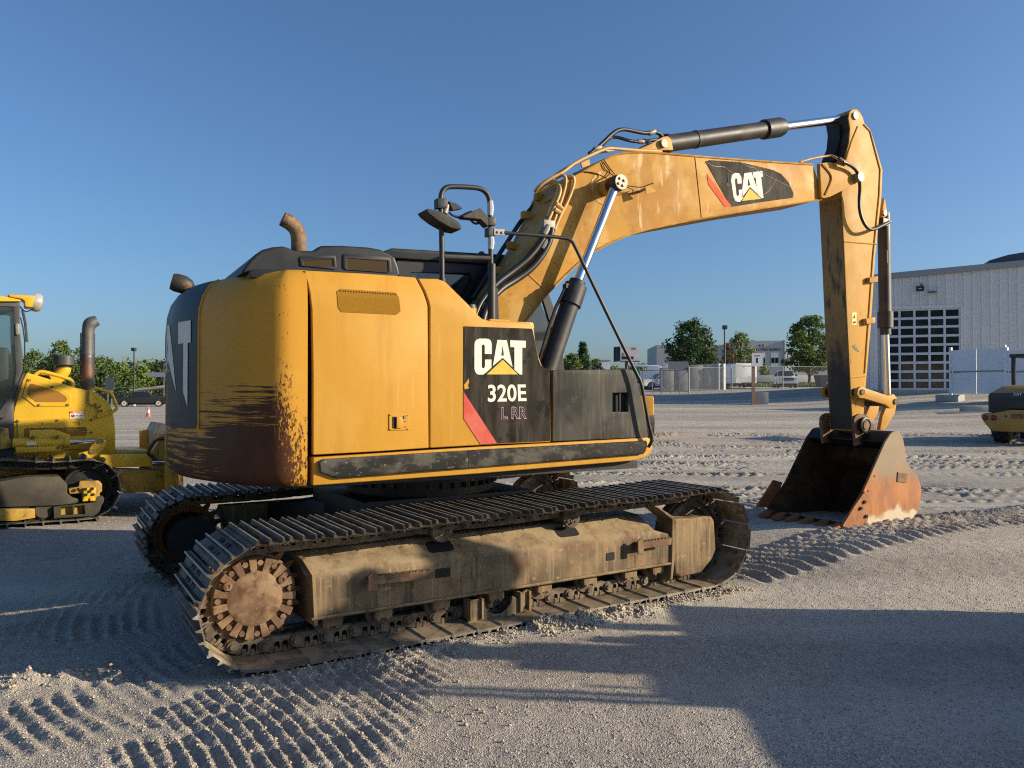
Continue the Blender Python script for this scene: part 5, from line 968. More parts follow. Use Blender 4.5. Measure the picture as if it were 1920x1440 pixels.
# lip and teeth
lip_ = [(4.737,0.161),(5.236,0.125),(5.235,0.083),(4.711,0.122)]
up(MB().plate(lip_, NY+0.0, FY), 'cutting_edge', bucketM, near, bevel=0.005, seg=1)
def tooth_mesh():
    b = MB(); v = []
    for x, w, z0, z1 in ((0.0,0.050,-0.012,0.06), (-0.09,0.056,-0.02,0.052), (-0.17,0.050,-0.02,0.03), (-0.215,0.034,-0.012,0.012)): v += [(x,-w,z0), (x,w,z0), (x,w*0.85,z1), (x,-w*0.85,z1)]
    f = [(0,1,2,3), (15,14,13,12)]
    for i in range(3):
        for j in range(4): f.append((4*i+j, 4*i+4+j, 4*i+4+(j+1) % 4, 4*i+(j+1) % 4))
    return b.add(v, f).mesh('bucket_tooth', rustM, bevel=0.010, seg=2)
tm = tooth_mesh(); tx, tzz = lip_[0]
for i in range(6): link('bucket_tooth', tm, near, loc=(tx+0.04, NY+0.045+(FY-NY-0.09)*i/5, tzz-0.028))

# ---------------------------------------------------------------- bulldozer on the left
DROT = R(3); c3, s3 = math.cos(DROT), math.sin(DROT)
dz = empty('bulldozer', (-4.2*c3-6.2*s3, -4.2*s3+6.2*c3, 0), DROT)
tag(dz, 'bright yellow bulldozer with tall exhaust stack and grab handles on its hood', 'bulldozer')
KY = mat('chrome_yellow_paint', (0.62, 0.385, 0.022), 0.36, 0, [((0.55, 0.31, 0.015), 2.2, 0.4, 0.7, 0.6), ((0.40, 0.24, 0.05), 9.0, 0.62, 0.75, 0.5)], (50, 0.05, 0.002))
KYd = mat('dirty_yellow_steel', (0.42, 0.25, 0.03), 0.55, 0, [((0.16, 0.10, 0.03), 5.0, 0.45, 0.68, 0.8), ((0.05, 0.035, 0.02), 9.0, 0.55, 0.7, 0.8)], (50, 0.15, 0.003))
KG = mat('dark_grey_cab_paint', (0.045, 0.045, 0.046), 0.5, 0, [((0.08, 0.08, 0.075), 4.0, 0.45, 0.7, 0.5)])
KF = mat('olive_grime_steel', (0.035, 0.031, 0.021), 0.65, 0, [((0.085, 0.072, 0.04), 3.0, 0.42, 0.7, 0.8), ((0.025, 0.022, 0.018), 7.0, 0.5, 0.7, 0.7)], (50, 0.15, 0.003))
perfO = perforated('brown_louvre_sheet', (0.28, 0.14, 0.03), (0.14, 0.07, 0.018), 55)
def dp(mb, name, m, parent=None, **k): return mb.build(name, m, parent or dz, **k)
hood = dp(MB().plate([(1.413,1.322),(1.432,1.433),(1.518,1.782),(1.562,1.876),(1.656,1.848),(1.839,1.785),(2.078,1.691),(2.285,1.644),(2.41,1.576),(2.498,1.496),(2.548,1.397),(2.571,1.303),(2.59,1.136),(2.592,0.827),(2.58,0.617),(1.408,0.681)], -0.50, 0.50), 'engine_hood', KY, bevel=0.035, seg=3)
dp(MB().plate([(1.345,1.319),(1.431,1.607),(1.512,1.852),(1.552,1.87),(1.518,1.77),(1.422,1.398),(1.399,1.306)], -0.52, 0.52), 'firewall_seal', KG, bevel=0.01)
ap = dp(MB().plate([(1.577,1.8),(1.612,1.801),(1.922,1.691),(2.057,1.589),(2.058,1.457),(2.042,1.433),(1.664,1.437),(1.524,1.566),(1.529,1.607)], -0.512, -0.495), 'access_panel', KY, hood, bevel=0.005, seg=1)
dp(MB().plate([(1.607,1.73),(1.637,1.73),(1.922,1.631),(2,1.571),(2.021,1.529),(2,1.496),(1.674,1.498),(1.608,1.554),(1.576,1.607),(1.578,1.642)], -0.516, -0.50), 'louvre_sheet', perfO, hood, smooth=0)
for q in [(1.601,1.777),(1.847,1.69),(1.706,1.46),(2.024,1.459)]: dp(MB().cyl((q[0],-0.51,q[1]), (q[0],-0.525,q[1]), 0.015, n=8), 'panel_bolt', coverM, hood)
lp = dp(MB().plate([(1.472,1.278),(2.323,1.267),(2.325,0.865),(1.484,0.9)], -0.512, -0.495, [[(1.655,1.233),(1.749,1.232),(1.749,1.196),(1.655,1.198)], [(2.07,1.231),(2.167,1.231),(2.167,1.192),(2.07,1.194)], [(1.544,1.148),(1.556,1.163),(2.229,1.16),(2.245,1.141),(2.246,1.06),(2.23,1.048),(1.544,1.049)]]), 'lower_panel', KY, hood, bevel=0.004, seg=1)
dp(MB().plate([(1.544,1.148),(1.556,1.163),(2.229,1.16),(2.245,1.141),(2.246,1.06),(2.23,1.048),(1.544,1.049)], -0.503, -0.498), 'louvre_sheet', perfO, hood, smooth=0)
for q in [(1.482,1.257),(1.908,1.257),(2.297,1.254),(2.298,1.088)]: dp(MB().cyl((q[0],-0.51,q[1]), (q[0],-0.525,q[1]), 0.015, n=8), 'panel_bolt', coverM, hood)
# warning sticker: red header with words, symbol and message
sk = dp(MB().plate([(2.051,1.373),(2.212,1.374),(2.212,1.277),(2.054,1.278)], -0.506, -0.498), 'warning_sticker', whiteP, hood, smooth=0)
dp(MB().plate([(2.051,1.373),(2.212,1.374),(2.212,1.345),(2.051,1.344)], -0.508, -0.498), 'sticker_header', redP, sk, smooth=0)
def rmap(P, y): return rectmap(P, y)
lettering('sticker_words', 'DANGER', rmap([(2.086,1.346),(2.208,1.348),(2.086,1.37),(2.208,1.371)], -0.5095), whiteP, sk, bold=0.02)
lettering('sticker_words', 'Stay clear', rmap([(2.116,1.3),(2.204,1.3),(2.116,1.325),(2.204,1.326)], -0.5095), darkM, sk, bold=0.01)
q = [(2.085,1.312),(2.108,1.312)]; rr = q[1][0]-q[0][0]
dp(MB().plate(circle(q[0][0], q[0][1], rr, 18), -0.5085, -0.50, [circle(q[0][0], q[0][1], rr*0.78, 18)]), 'sticker_symbol', redP, sk, smooth=0); dp(MB().plate([(q[0][0]-rr*0.6,q[0][1]+rr*0.75),(q[0][0]-rr*0.75,q[0][1]+rr*0.6),(q[0][0]+rr*0.6,q[0][1]-rr*0.75),(q[0][0]+rr*0.75,q[0][1]-rr*0.6)], -0.5088, -0.50), 'sticker_symbol', redP, sk, smooth=0); dp(MB().plate([(q[0][0]-0.01,q[0][1]-rr*0.6),(q[0][0]+0.02,q[0][1]-rr*0.5),(q[0][0]+0.01,q[0][1]+rr*0.5),(q[0][0]-0.02,q[0][1]+rr*0.4)], -0.5086, -0.50), 'sticker_symbol', darkM, sk, smooth=0)
# precleaner
a_ = [(1.865,-0.1,1.779),(1.929,-0.1,1.804),(2.014,-0.1,1.917),(2.013,-0.1,1.954)]
dp(MB().tube(a_, 0.085, 14, smooth=1), 'intake_neck', KY, smooth=50)
p = [(2.006,-0.1,1.948),(2.005,-0.1,2.1),(2.137,-0.1,2.044),(1.88,-0.1,2.038)]; rr = (p[2][0]-p[3][0])/2
dp(MB().lathe([(rr*0.45,0),(rr*0.5,0.03),(rr,0.045),(rr,0.045+abs(p[1][2]-p[0][2])*0.8),(rr*0.9,abs(p[1][2]-p[0][2])),(0.02,abs(p[1][2]-p[0][2])+0.004)], p[0], (0,0,1), 28), 'precleaner', KG, smooth=40)
# exhaust stack
e = [(2.288,-0.15,1.632),(2.286,-0.15,2.127),(2.284,-0.15,2.397),(2.294,-0.15,2.498),(2.333,-0.15,2.569),(2.399,-0.15,2.61)]
dp(MB().tube([e[0], lerp(e[0], e[1], 0.35), e[1]], 0.070, 18), 'exhaust_stack', mat('burnt_stack_steel', (0.07,0.062,0.058), 0.6, 0.2, [((0.17,0.07,0.035), 4.0, 0.48, 0.58, 0.85), ((0.42,0.36,0.26), 9.0, 0.62, 0.66, 0.8)]), smooth=50)
dp(MB().tube(e[1:3]+[e[3]]+[(e[4][0]-0.02, e[4][1], e[4][2]), e[5]], [0.074,0.074,0.078,0.09,0.07], 18, smooth=2), 'exhaust_elbow', mat('sooty_grey_steel', (0.10,0.10,0.10), 0.55, 0.4, [((0.17,0.16,0.15), 6.0, 0.4, 0.7, 0.6)]), smooth=50)
for X_ in (883, 1025):
    k = [(2.195,1.682),(2.22,2.432),(2.349,1.682),(2.375,2.439)]
    x0, x1 = (k[0][0], k[1][0]) if X_ == 883 else (k[2][0], k[3][0]); z0, z1 = k[0][1], k[1][1]; n_ = 26
    holes = [[(x0*0.62+x1*0.38, z0+(z1-z0)*(i+0.3)/n_), (x0*0.38+x1*0.62, z0+(z1-z0)*(i+0.3)/n_), (x0*0.38+x1*0.62, z0+(z1-z0)*(i+0.7)/n_), (x0*0.62+x1*0.38, z0+(z1-z0)*(i+0.7)/n_)] for i in range(n_)]
    dp(MB().plate([(x0,z0),(x1,z0),(x1,z1),(x0,z1)], -0.155, -0.145, holes), 'heat_shield', KG, smooth=0)
# grab handles
h1 = dp(MB().tube([(1.651,-0.4,1.832),(1.676,-0.4,1.862),(1.712,-0.4,1.89),(1.752,-0.4,1.891),(1.886,-0.4,1.853),(2.033,-0.4,1.801),(2.075,-0.4,1.777),(2.093,-0.4,1.747),(2.092,-0.4,1.698),(2.076,-0.4,1.68)], 0.024, 8, smooth=1), 'hood_handle', KY, smooth=50)
dp(MB().tube([(1.723,0.4,1.848),(1.766,0.4,1.887),(1.865,0.4,1.875)], 0.02, 8, smooth=1), 'hood_handle', KY, smooth=50)
dp(MB().tube([(2.284,-0.52,1.473),(2.283,-0.52,1.607),(2.294,-0.52,1.65),(2.331,-0.52,1.674),(2.374,-0.52,1.674),(2.495,-0.52,1.625),(2.533,-0.52,1.607),(2.561,-0.52,1.545),(2.601,-0.52,1.434),(2.601,-0.52,1.397),(2.562,-0.52,1.366),(2.366,-0.52,1.289)], 0.022, 8, smooth=1), 'front_handle', KY, smooth=50)
hb = dp(MB().plate([(2.275,1.497),(2.302,1.497),(2.443,1.423),(2.455,1.336),(2.379,1.289),(2.357,1.313),(2.4,1.362),(2.356,1.436),(2.286,1.455)], -0.53, -0.495), 'handle_foot', KY, bevel=0.005)
for q in [(2.342,1.461),(2.391,1.43),(2.416,1.374)]: dp(MB().cyl((q[0],-0.53,q[1]), (q[0],-0.545,q[1]), 0.018, n=6), 'foot_bolt', coverM, hb)
# blade lift gear on the side
dp(MB().plate([(1.592,1.143),(1.86,1.147),(2.033,1.078),(2.033,1.007),(1.593,1.011)], -0.72, -0.66), 'cylinder_guard', KY, bevel=0.008)
k = [(1.413,-0.74,0.991),(2.03,-0.74,0.974),(2.311,-0.74,0.987)]
lc = dp(MB().cyl(k[0], lerp(k[0], k[1], 1.0), 0.058, n=18), 'lift_cylinder', KY, smooth=40); dp(MB().cyl(lerp(k[0], k[1], 0.9), k[1], 0.068, n=18), 'gland', KY, lc); dp(MB().cyl(k[1], k[2], 0.028, n=14), 'piston_rod', chrome, lc)
dp(MB().plate([(1.557,1.003),(1.659,1.002),(1.659,0.963),(1.557,0.964)], -0.805, -0.79), 'worn_label', whiteP, lc, smooth=0)
dp(MB().plate([(1.442,0.941),(1.929,0.937),(1.929,0.884),(1.889,0.874),(1.449,0.87)], -0.80, -0.66), 'guard_rail', KY, bevel=0.01)
for q in [(1.628,1.057),(1.895,1.055),(1.906,0.919)]: dp(MB().cyl((q[0],-0.72,q[1]), (q[0],-0.815,q[1]), 0.02, n=10), 'guard_bolt', coverM)
tb_ = dp(MB().plate([(2.313,0.999),(2.356,1.03),(2.41,1.032),(2.453,0.976),(2.443,0.916),(2.363,0.81),(2.379,0.724),(2.104,0.738),(2.135,0.832),(2.245,0.863)], -0.74, -0.55), 'trunnion', KY, bevel=0.012)
for q in [(2.38,0.981),(2.286,0.851)]: dp(MB().cyl((q[0],-0.735,q[1]), (q[0],-0.755,q[1]), 0.035, n=16), 'trunnion_pin', coverM, tb_)
dp(MB().plate([(1.286,1.184),(1.371,1.176),(1.377,1.05),(1.411,1.015),(1.411,0.935),(1.287,0.917)], -0.74, -0.5), 'rear_bracket', KYd, bevel=0.01)
# push frame and blade
dp(MB().plate([(2.361,0.813),(2.934,0.783),(2.986,0.703),(2.986,0.625),(2.463,0.641),(2.362,0.734)], -0.86, -0.70), 'tilt_cylinder', KY, bevel=0.02, seg=3)
k = [(2.989,-0.8,0.674),(3.272,-0.8,0.659)]; dp(MB().cyl(k[0], k[1], 0.030, n=14), 'tilt_rod', chrome)
dp(MB().plate([(2.526,0.624),(3.148,0.564),(3.149,0.315),(3.051,0.29),(2.653,0.286),(2.527,0.388)], -0.86, -0.62), 'push_arm', KYd, bevel=0.02)
dp(MB().plate([(2.597,0.841),(3.033,0.814),(3.039,0.727),(2.592,0.748)], -0.45, 0.45), 'cross_frame', KY, bevel=0.02)
dp(MB().plate([(3,0.675),(3.011,0.836),(3.079,0.939),(3.137,0.956),(3.161,0.867),(3.133,0.718),(3.058,0.597)], -0.78, -0.62), 'blade_ear', KYd, bevel=0.015)
dp(MB().tube([(3.04,-0.8,0.698),(2.989,-0.8,0.757),(2.938,-0.8,0.808),(2.982,-0.8,0.893),(3.039,-0.8,0.977),(3.107,-0.8,0.993),(3.212,-0.8,0.996)], 0.020, 8, smooth=1), 'blade_hose', hosem)
xb = [(3.171,0.681)][0][0]
bl = [(xb+0.02+0.16*((z-0.55)/0.6)**2, z) for z in (0.03,0.2,0.4,0.6,0.8,1.0,1.15)]
bp_ = dp(MB().plate(bl+[(x+0.06, z) for x, z in bl[::-1]], -1.45, 1.45), 'blade', KYd, bevel=0.005, seg=1)
for y in (-1.2, -0.75, 0.75): dp(MB().box(xb-0.09, xb+0.04, y-0.04, y+0.04, 0.1, 1.05), 'blade_rib', KYd, bp_, bevel=0.01)
# cab
cb = dp(MB().plate([(0.637,2.726),(1.48,2.761),(1.483,2.703),(1.485,2.38),(1.495,2.288),(1.516,2.104),(1.517,1.896),(1.427,1.607),(1.343,1.299),(0.647,1.312)], -0.66, -0.60, [[(0.726,2.655),(1.372,2.691),(1.415,2.682),(1.421,2.55),(1.422,2.354),(1.449,1.895),(1.427,1.688),(1.341,1.493),(1.257,1.357),(0.735,1.365)]]), 'cab_side', KG, bevel=0.008)
dp(MB().plate([(0.726,2.655),(1.372,2.691),(1.415,2.682),(1.421,2.55),(1.422,2.354),(1.449,1.895),(1.427,1.688),(1.341,1.493),(1.257,1.357),(0.735,1.365)], -0.635, -0.625), 'cab_window', glassC, cb, smooth=0)
k = [(0.637,2.737),(1.485,2.38)]; x0, x1 = k[0][0], k[1][0]
dp(MB().plate([(0.637,2.726),(1.48,2.761),(1.483,2.703),(1.485,2.38),(1.495,2.288),(1.516,2.104),(1.517,1.896),(1.427,1.607),(1.343,1.299),(0.647,1.312)], 0.60, 0.66, [[(0.726,2.655),(1.372,2.691),(1.415,2.682),(1.421,2.55),(1.422,2.354),(1.449,1.895),(1.427,1.688),(1.341,1.493),(1.257,1.357),(0.735,1.365)]]), 'cab_side', KG, cb)
dp(MB().plate([(0.594,2.795),(1.275,2.817),(1.491,2.779),(1.491,2.758),(0.595,2.697)], -0.70, 0.70), 'cab_roof', KY, cb, bevel=0.012)
lbx = dp(MB().plate([(1.357,2.841),(1.64,2.842),(1.618,2.697),(1.567,2.697),(1.537,2.705),(1.535,2.767),(1.507,2.794),(1.381,2.808)], -0.68, -0.35), 'roof_lamp_housing', KY, cb, bevel=0.008)
k = [(1.634,-0.52,2.781),(1.695,-0.52,2.774)]; dp(MB().lathe([(0.12,0),(0.125,0.05),(0.10,0.09),(0.02,0.11)], k[0], (1,0,-0.15), 18), 'roof_lamp', mat('lamp_lens', (0.5,0.46,0.4), 0.15, 0.3), cb, smooth=40)
dp(MB().tube([(1.515,-0.55,2.665),(1.546,-0.55,2.504),(1.567,-0.55,2.26)], 0.016, 6), 'wiper_arm', KG, cb); dp(MB().tube([(1.491,-0.62,2.565),(1.519,-0.62,2.44),(1.539,-0.62,2.267),(1.54,-0.62,2.128),(1.534,-0.62,1.896)], 0.007, 6), 'wiper_hose', hosem, cb); dp(MB().tube([(1.485,-0.55,2.71),(1.53,-0.55,2.655),(1.569,-0.55,2.645),(1.648,-0.55,2.703)], 0.008, 6, smooth=1), 'lamp_cable', hosem, cb)
dp(MB().plate([(1.435,2.478),(1.454,2.485),(1.48,2.475),(1.483,2.354),(1.46,2.33),(1.44,2.353)], -0.70, -0.66), 'door_handle', steelp, cb, bevel=0.01)
b = MB().box(x0+0.6, x0+1.15, -0.25, 0.25, 1.35, 1.55); b.box(x0+0.55, x0+0.75, -0.25, 0.25, 1.5, 2.2); dp(b, 'driver_seat', KG, cb, bevel=0.05)
dp(MB().box(x1-0.45, x1-0.05, -0.58, 0.58, 1.0, 1.55), 'dashboard', KG, cb, bevel=0.04); dp(MB().box(x0-0.1, x1-0.05, -0.60, 0.60, 0.75, 1.0), 'cab_floor', KG, cb)
# crawlers
dk_ = [(2.219,0.38)]; ix, iz = dk_[0][0]-0.02, 0.41
DL = loop_points(ix-2.55, 0.50, 0.34, ix, iz, 0.31, 0.03); DN = 39; DPI = sum((b-a).length for a, b in zip(DL, DL[1:]))/DN
dshoe = shoe_mesh('track_shoe', 0.56, DPI, ribs=((-0.40, 2.0),), h=0.026, m=mat('dozer_shoe_steel', (0.11,0.10,0.085), 0.6, 0.3, [((0.24,0.21,0.16), 7.0, 0.42, 0.65, 0.85), ((0.04,0.035,0.03), 5.0, 0.5, 0.7, 0.7)], (60,0.25,0.003))); dlink = link_mesh('chain_link', DPI, greaseM)
for s in (-1, 1):
    yc = s*0.94; tr = empty('crawler_track', (0, yc, 0), 0, dz)
    for x, z, a in frames(DL, DN, 0.3, OFS):
        for nm, me in (('track_shoe', dshoe), ('chain_link', dlink)):
            o = link(nm, me, tr); o.matrix_local = Matrix.Translation((x, 0, z)) @ Matrix.Rotation(-a, 4, 'Y') @ Matrix.Rotation(math.pi, 4, 'X')
    ya, yb_ = (yc-0.20, yc+0.2)
    tf = dp(MB().plate([(0.506,0.627),(1.281,0.561),(1.547,0.606),(1.891,0.589),(1.975,0.487),(1.976,0.374),(2.03,0.319),(2.11,0.29),(2.11,0.244),(1.884,0.229),(0.508,0.297)], ya, yb_), 'track_frame', KF, bevel=0.015)
    dp(MB().plate([(1.829,0.219),(2.28,0.239),(2.3,0.312),(2.361,0.313),(2.38,0.277),(2.372,0.231),(2.301,0.11),(2.225,0.071),(1.835,0.076)], ya-0.015, ya+0.05, [[(1.911,0.21),(2.029,0.214),(2.035,0.106),(1.907,0.106)], [(2.054,0.212),(2.159,0.214),(2.169,0.099),(2.05,0.104)]]), 'roller_guard', KF, tf, bevel=0.006)
    dp(MB().plate([(1.834,0.224),(2.321,0.247),(2.281,0.118),(2.22,0.083),(1.839,0.09)], ya+0.05, ya+0.1), 'guard_back', KYd, tf)
    dp(MB().plate([(0.51,0.294),(1.633,0.214),(1.639,0.102),(1.439,0.083),(0.511,0.16)], ya-0.012, ya+0.05), 'roller_guard', KYd, tf, bevel=0.008)
    for q in [(1.479,0.21),(1.728,0.178),(2.24,0.15)]: dp(MB().lathe([(0.09,-0.16),(0.13,-0.12),(0.13,0.12),(0.09,0.16)], (q[0], yc, q[1]), (0,1,0), 20), 'bottom_roller', KF, tf, smooth=30)
    dp(MB().lathe([(0.06,-0.12),(0.12,-0.10),(0.12,-0.05),(0.22,-0.04),(0.235,-0.07),(0.265,-0.07),(0.265,0.07),(0.235,0.07),(0.22,0.04),(0.12,0.05),(0.12,0.10),(0.06,0.12)], (ix, yc, iz), (0,1,0), 36), 'front_idler', greaseM, tf, smooth=30)
    yk = dp(MB().plate([(2.107,0.515),(2.319,0.507),(2.355,0.464),(2.356,0.371),(2.33,0.35),(2.331,0.315),(2.285,0.256),(2.133,0.262),(2.138,0.364),(1.999,0.363),(1.988,0.432),(2.097,0.447)], ya-0.01, ya+0.08), 'idler_yoke', KYd, tf, bevel=0.01)
    dp(MB().plate([(2.141,0.431),(2.283,0.428),(2.283,0.366),(2.263,0.322),(2.279,0.257),(2.223,0.262),(2.207,0.314),(2.193,0.264),(2.134,0.265),(2.152,0.33)], ya-0.05, ya-0.01), 'yoke_cap', KY, yk, bevel=0.008)
    for q in [(2.167,0.415),(2.242,0.415),(2.212,0.383),(2.172,0.346),(2.25,0.343),(2.087,0.42)]: dp(MB().cyl((q[0],ya-0.04,q[1]), (q[0],ya-0.062,q[1]), 0.020, n=6), 'yoke_bolt', greaseM, yk)
    dp(MB().cyl((ix-2.55, yc-0.12, 0.5), (ix-2.55, yc+0.3, 0.5), 0.27, n=24), 'final_drive', KYd, tf)
dp(MB().box(ix-2.9, ix-0.5, -0.55, 0.55, 0.42, 0.80), 'belly_pan', KYd, bevel=0.03)

# ---------------------------------------------------------------- wheel loader (rear towards us) and roller
tyreM = mat('dusty_tyre_rubber', (0.022, 0.021, 0.020), 0.75, 0, [((0.085, 0.075, 0.06), 6.0, 0.42, 0.7, 0.7)], (40, 0.2, 0.004))
tailM = mat('red_tail_lens', (0.22, 0.012, 0.012), 0.18)
loadY = mat('ochre_machine_paint', (0.42, 0.235, 0.045), 0.42, 0, [((0.36, 0.19, 0.035), 3.0, 0.4, 0.7, 0.6), ((0.20, 0.12, 0.04), 10.0, 0.6, 0.75, 0.5)])
def lug_tyre(name, r, w, lugs, parent, loc, axis=(1,0,0), rim=None):
    b = MB(); ax = Vector(axis)
    b.lathe([(r*0.55,-w*0.42),(r*0.60,-w*0.5),(r*0.88,-w*0.5),(r*0.95,-w*0.40),(r*0.96,0),(r*0.95,w*0.40),(r*0.88,w*0.5),(r*0.60,w*0.5),(r*0.55,w*0.42)], (0,0,0), ax, 32)
    q = ax.to_track_quat('Z', 'Y').to_matrix().to_4x4()
    for i in range(lugs):
        for s in (-1, 1):
            a = 2*math.pi*(i+(0.25 if s > 0 else -0.25))/lugs
            M = q @ Matrix.Rotation(a, 4, 'Z') @ Matrix.Translation((r*0.965, 0, s*w*0.24)) @ Matrix.Rotation(s*0.55, 4, 'X')
            b.box(-r*0.045, r*0.045, -w*0.085, w*0.085, -w*0.27, w*0.27, M)
    o = b.build(name, tyreM, parent, smooth=30, loc=loc)
    if rim: MB().lathe([(r*0.2,-w*0.2),(r*0.5,-w*0.3),(r*0.57,-w*0.42),(r*0.57,w*0.42),(r*0.5,w*0.3),(r*0.2,w*0.2)], (0,0,0), ax, 24).build('rim', rim, o, smooth=30)
    return o
def loader(label, u, v, rz):
    L_ = empty('wheel_loader', site(u, v, tz(u, v)), SITE_ROT+rz); tag(L_, label, 'wheel loader')
    cw = MB(); prof = [(-0.62,0.36),(0.62,0.36),(0.80,0.55),(0.90,0.72),(0.91,0.82),(0.86,0.86),(0.60,0.88),(0.32,0.93),(0.2,0.97),(-0.2,0.97),(-0.32,0.93),(-0.60,0.88),(-0.86,0.86),(-0.91,0.82),(-0.90,0.72),(-0.80,0.55)]
    c = cw.plate(prof, 0.0, 0.62).build('counterweight', loadY, L_, bevel=0.035, seg=3)
    for x in (-0.80, -0.58, 0.58, 0.80): MB().lathe([(0.075,0.0),(0.075,0.03),(0.055,0.045),(0.01,0.05)], (x, 0.005, 0.74), (0,-1,0), 18).build('tail_light', tailM, c, smooth=40)
    MB().plate(rrect(-0.19, 0.19, 0.70, 0.89, 0.04, 3), -0.015, 0.0).build('plate_frame', loadY, c, bevel=0.004, seg=1); MB().plate(rrect(-0.15, 0.15, 0.73, 0.86, 0.02, 2), -0.021, -0.012).build('number_plate', coverM, c)
    for x in (-0.28, 0.28): MB().cyl((x,-0.012,0.79), (x,0.0,0.79), 0.03, n=14).build('round_plug', black, c)
    g = MB().plate([(-0.74,0.88),(-0.36,0.90),(-0.2,1.0),(0.2,1.0),(0.36,0.90),(0.74,0.88),(0.74,1.36),(0.68,1.43),(-0.68,1.43),(-0.74,1.36)], 0.05, 0.8).build('grille_box', mat('black_grille_plastic', (0.018,0.02,0.024), 0.45), L_, bevel=0.02, seg=2)
    for i in range(5):
        z = 0.98+i*0.07; MB().box(-0.68, 0.68 if i > 2 else -0.25, 0.03, 0.052, z, z+0.022).build('grille_slat', plastic, g)
        if i <= 2: MB().box(0.25, 0.68, 0.03, 0.052, z, z+0.022).build('grille_slat', plastic, g)
    lettering('maker_letters', 'CAT', lambda a, b: (-0.10+0.2*a, 0.028, 1.36+0.07*b), whiteP, g, bold=0.03)
    h = MB(); v_ = []
    for y, w, z in ((0.06,0.66,1.43), (0.35,0.52,1.60), (0.9,0.46,1.66), (1.5,0.46,1.66)): v_ += [(-w-0.1, y, 1.40), (-w, y, z), (w, y, z), (w+0.1, y, 1.40)]
    f_ = [(0,1,2,3), (15,14,13,12)]
    for i in range(3): f_ += [(4*i+j, 4*i+4+j, 4*i+4+(j+1) % 4, 4*i+(j+1) % 4) for j in range(4)]
    h.add(v_, f_).build('engine_hood', loadY, L_, bevel=0.03, seg=3)
    MB().box(-0.62, 0.62, 0.5, 2.4, 0.55, 1.42).build('chassis', loadY, L_, bevel=0.04)
    # canopy
    cn = MB().box(-0.66, 0.66, 1.35, 2.75, 2.46, 2.56).build('canopy_roof', black, L_, bevel=0.02)
    for x in (-0.58, 0.58):
        for y in (1.45, 2.6): MB().box(x-0.045, x+0.045, y-0.05, y+0.05, 1.40, 2.46).build('canopy_post', black, L_, bevel=0.01)
    MB().box(-0.22, 0.22, 1.62, 1.78, 1.55, 1.95).build('seat_back', black, L_, bevel=0.06, seg=3); MB().box(-0.13, 0.13, 1.55, 1.66, 1.70, 1.92).build('head_rest', black, L_, bevel=0.05, seg=3); MB().box(-0.22, 0.22, 1.7, 2.15, 1.40, 1.58).build('seat_base', black, L_, bevel=0.05)
    m_ = MB().box(-0.30, -0.10, 2.60, 2.64, 1.98, 2.30).build('wing_mirror', black, L_, bevel=0.03, seg=3); MB().box(-0.28, -0.12, 2.596, 2.60, 2.02, 2.27).build('mirror_glass', chrome, m_)
    for x in (-0.56, 0.56):
        for y in (0.75, 2.75): lug_tyre('wheel', 0.55, 0.42, 16, L_, (x, y, 0.55), (1,0,0), loadY)
    MB().box(-0.5, 0.5, 2.5, 3.3, 0.5, 1.1).build('front_frame', loadY, L_, bevel=0.05)
    for x in (-0.4, 0.4): MB().add([(x-0.07,2.6,1.15),(x+0.07,2.6,1.15),(x+0.07,3.9,0.35),(x-0.07,3.9,0.35),(x-0.07,2.6,1.35),(x+0.07,2.6,1.35),(x+0.07,3.9,0.6),(x-0.07,3.9,0.6)], [(0,1,2,3),(7,6,5,4),(0,4,5,1),(1,5,6,2),(2,6,7,3),(3,7,4,0)]).build('lift_arm', loadY, L_)
    bk = [(3.85,0.05),(4.7,0.03),(4.7,0.07),(4.05,0.13),(3.95,0.3),(4.02,0.7),(4.15,0.88),(4.1,0.9),(3.9,0.72),(3.82,0.3)]
    b = MB(); b.plate([(p_[0], p_[1]) for p_ in bk], -0.95, 0.95, M=Matrix.Rotation(R(90), 4, 'Z') @ Matrix.Scale(-1, 4, (0,1,0))); b.build('loader_bucket', coverM, L_)
    return L_
loader('yellow wheel loader with black canopy and red tail lights at the right edge', 13.80, 21.0, R(-52))
dz2 = copy_tree(dz); dz2.location = site(8.05, 4.0, 0.0); dz2.rotation_euler = (0, 0, SITE_ROT+R(180))
tag(dz2, 'second bulldozer standing out of frame at right whose shadow falls on the foreground gravel', 'bulldozer')
# vibratory roller half hidden behind the excavator tool box
ro = empty('road_roller', site(3.25, 24.6, tz(3.25, 24.6)), SITE_ROT+R(96)); tag(ro, 'small yellow road roller peeping out behind the grey excavator tool box', 'roller')
MB().lathe([(0.05,-0.7),(0.46,-0.7),(0.50,-0.68),(0.50,0.68),(0.46,0.7),(0.05,0.7)], (0.25, 0, 0.50), (0,1,0), 36).build('drum', chainM, ro, smooth=30)
for y in (-0.78, 0.72): MB().plate([(-0.85,0.50),(-0.45,0.45),(0.1,0.42),(0.45,0.50),(0.62,0.62),(0.66,0.80),(0.60,1.05),(0.45,1.20),(-0.85,1.20)], y, y+0.07).build('drum_yoke', yellow, ro, bevel=0.015)
MB().box(-2.3, -0.7, -0.65, 0.65, 0.55, 1.25).build('engine_body', yellow, ro, bevel=0.06, seg=3); MB().box(-1.6, -1.0, -0.5, 0.5, 1.25, 1.55).build('operator_deck', black, ro, bevel=0.04); MB().box(0.1, 0.62, -0.7, 0.7, 1.06, 1.19).build('yoke_bridge', yellow, ro, bevel=0.03)
for z in (1.02, 0.88, 0.78): MB().cyl((0.52,-0.79,z), (0.52,-0.775,z), 0.028, n=12).build('yoke_bolt', darkM, ro)
MB().box(0.30, 0.46, -0.785, -0.775, 0.80, 0.92).build('yoke_decal', black, ro)
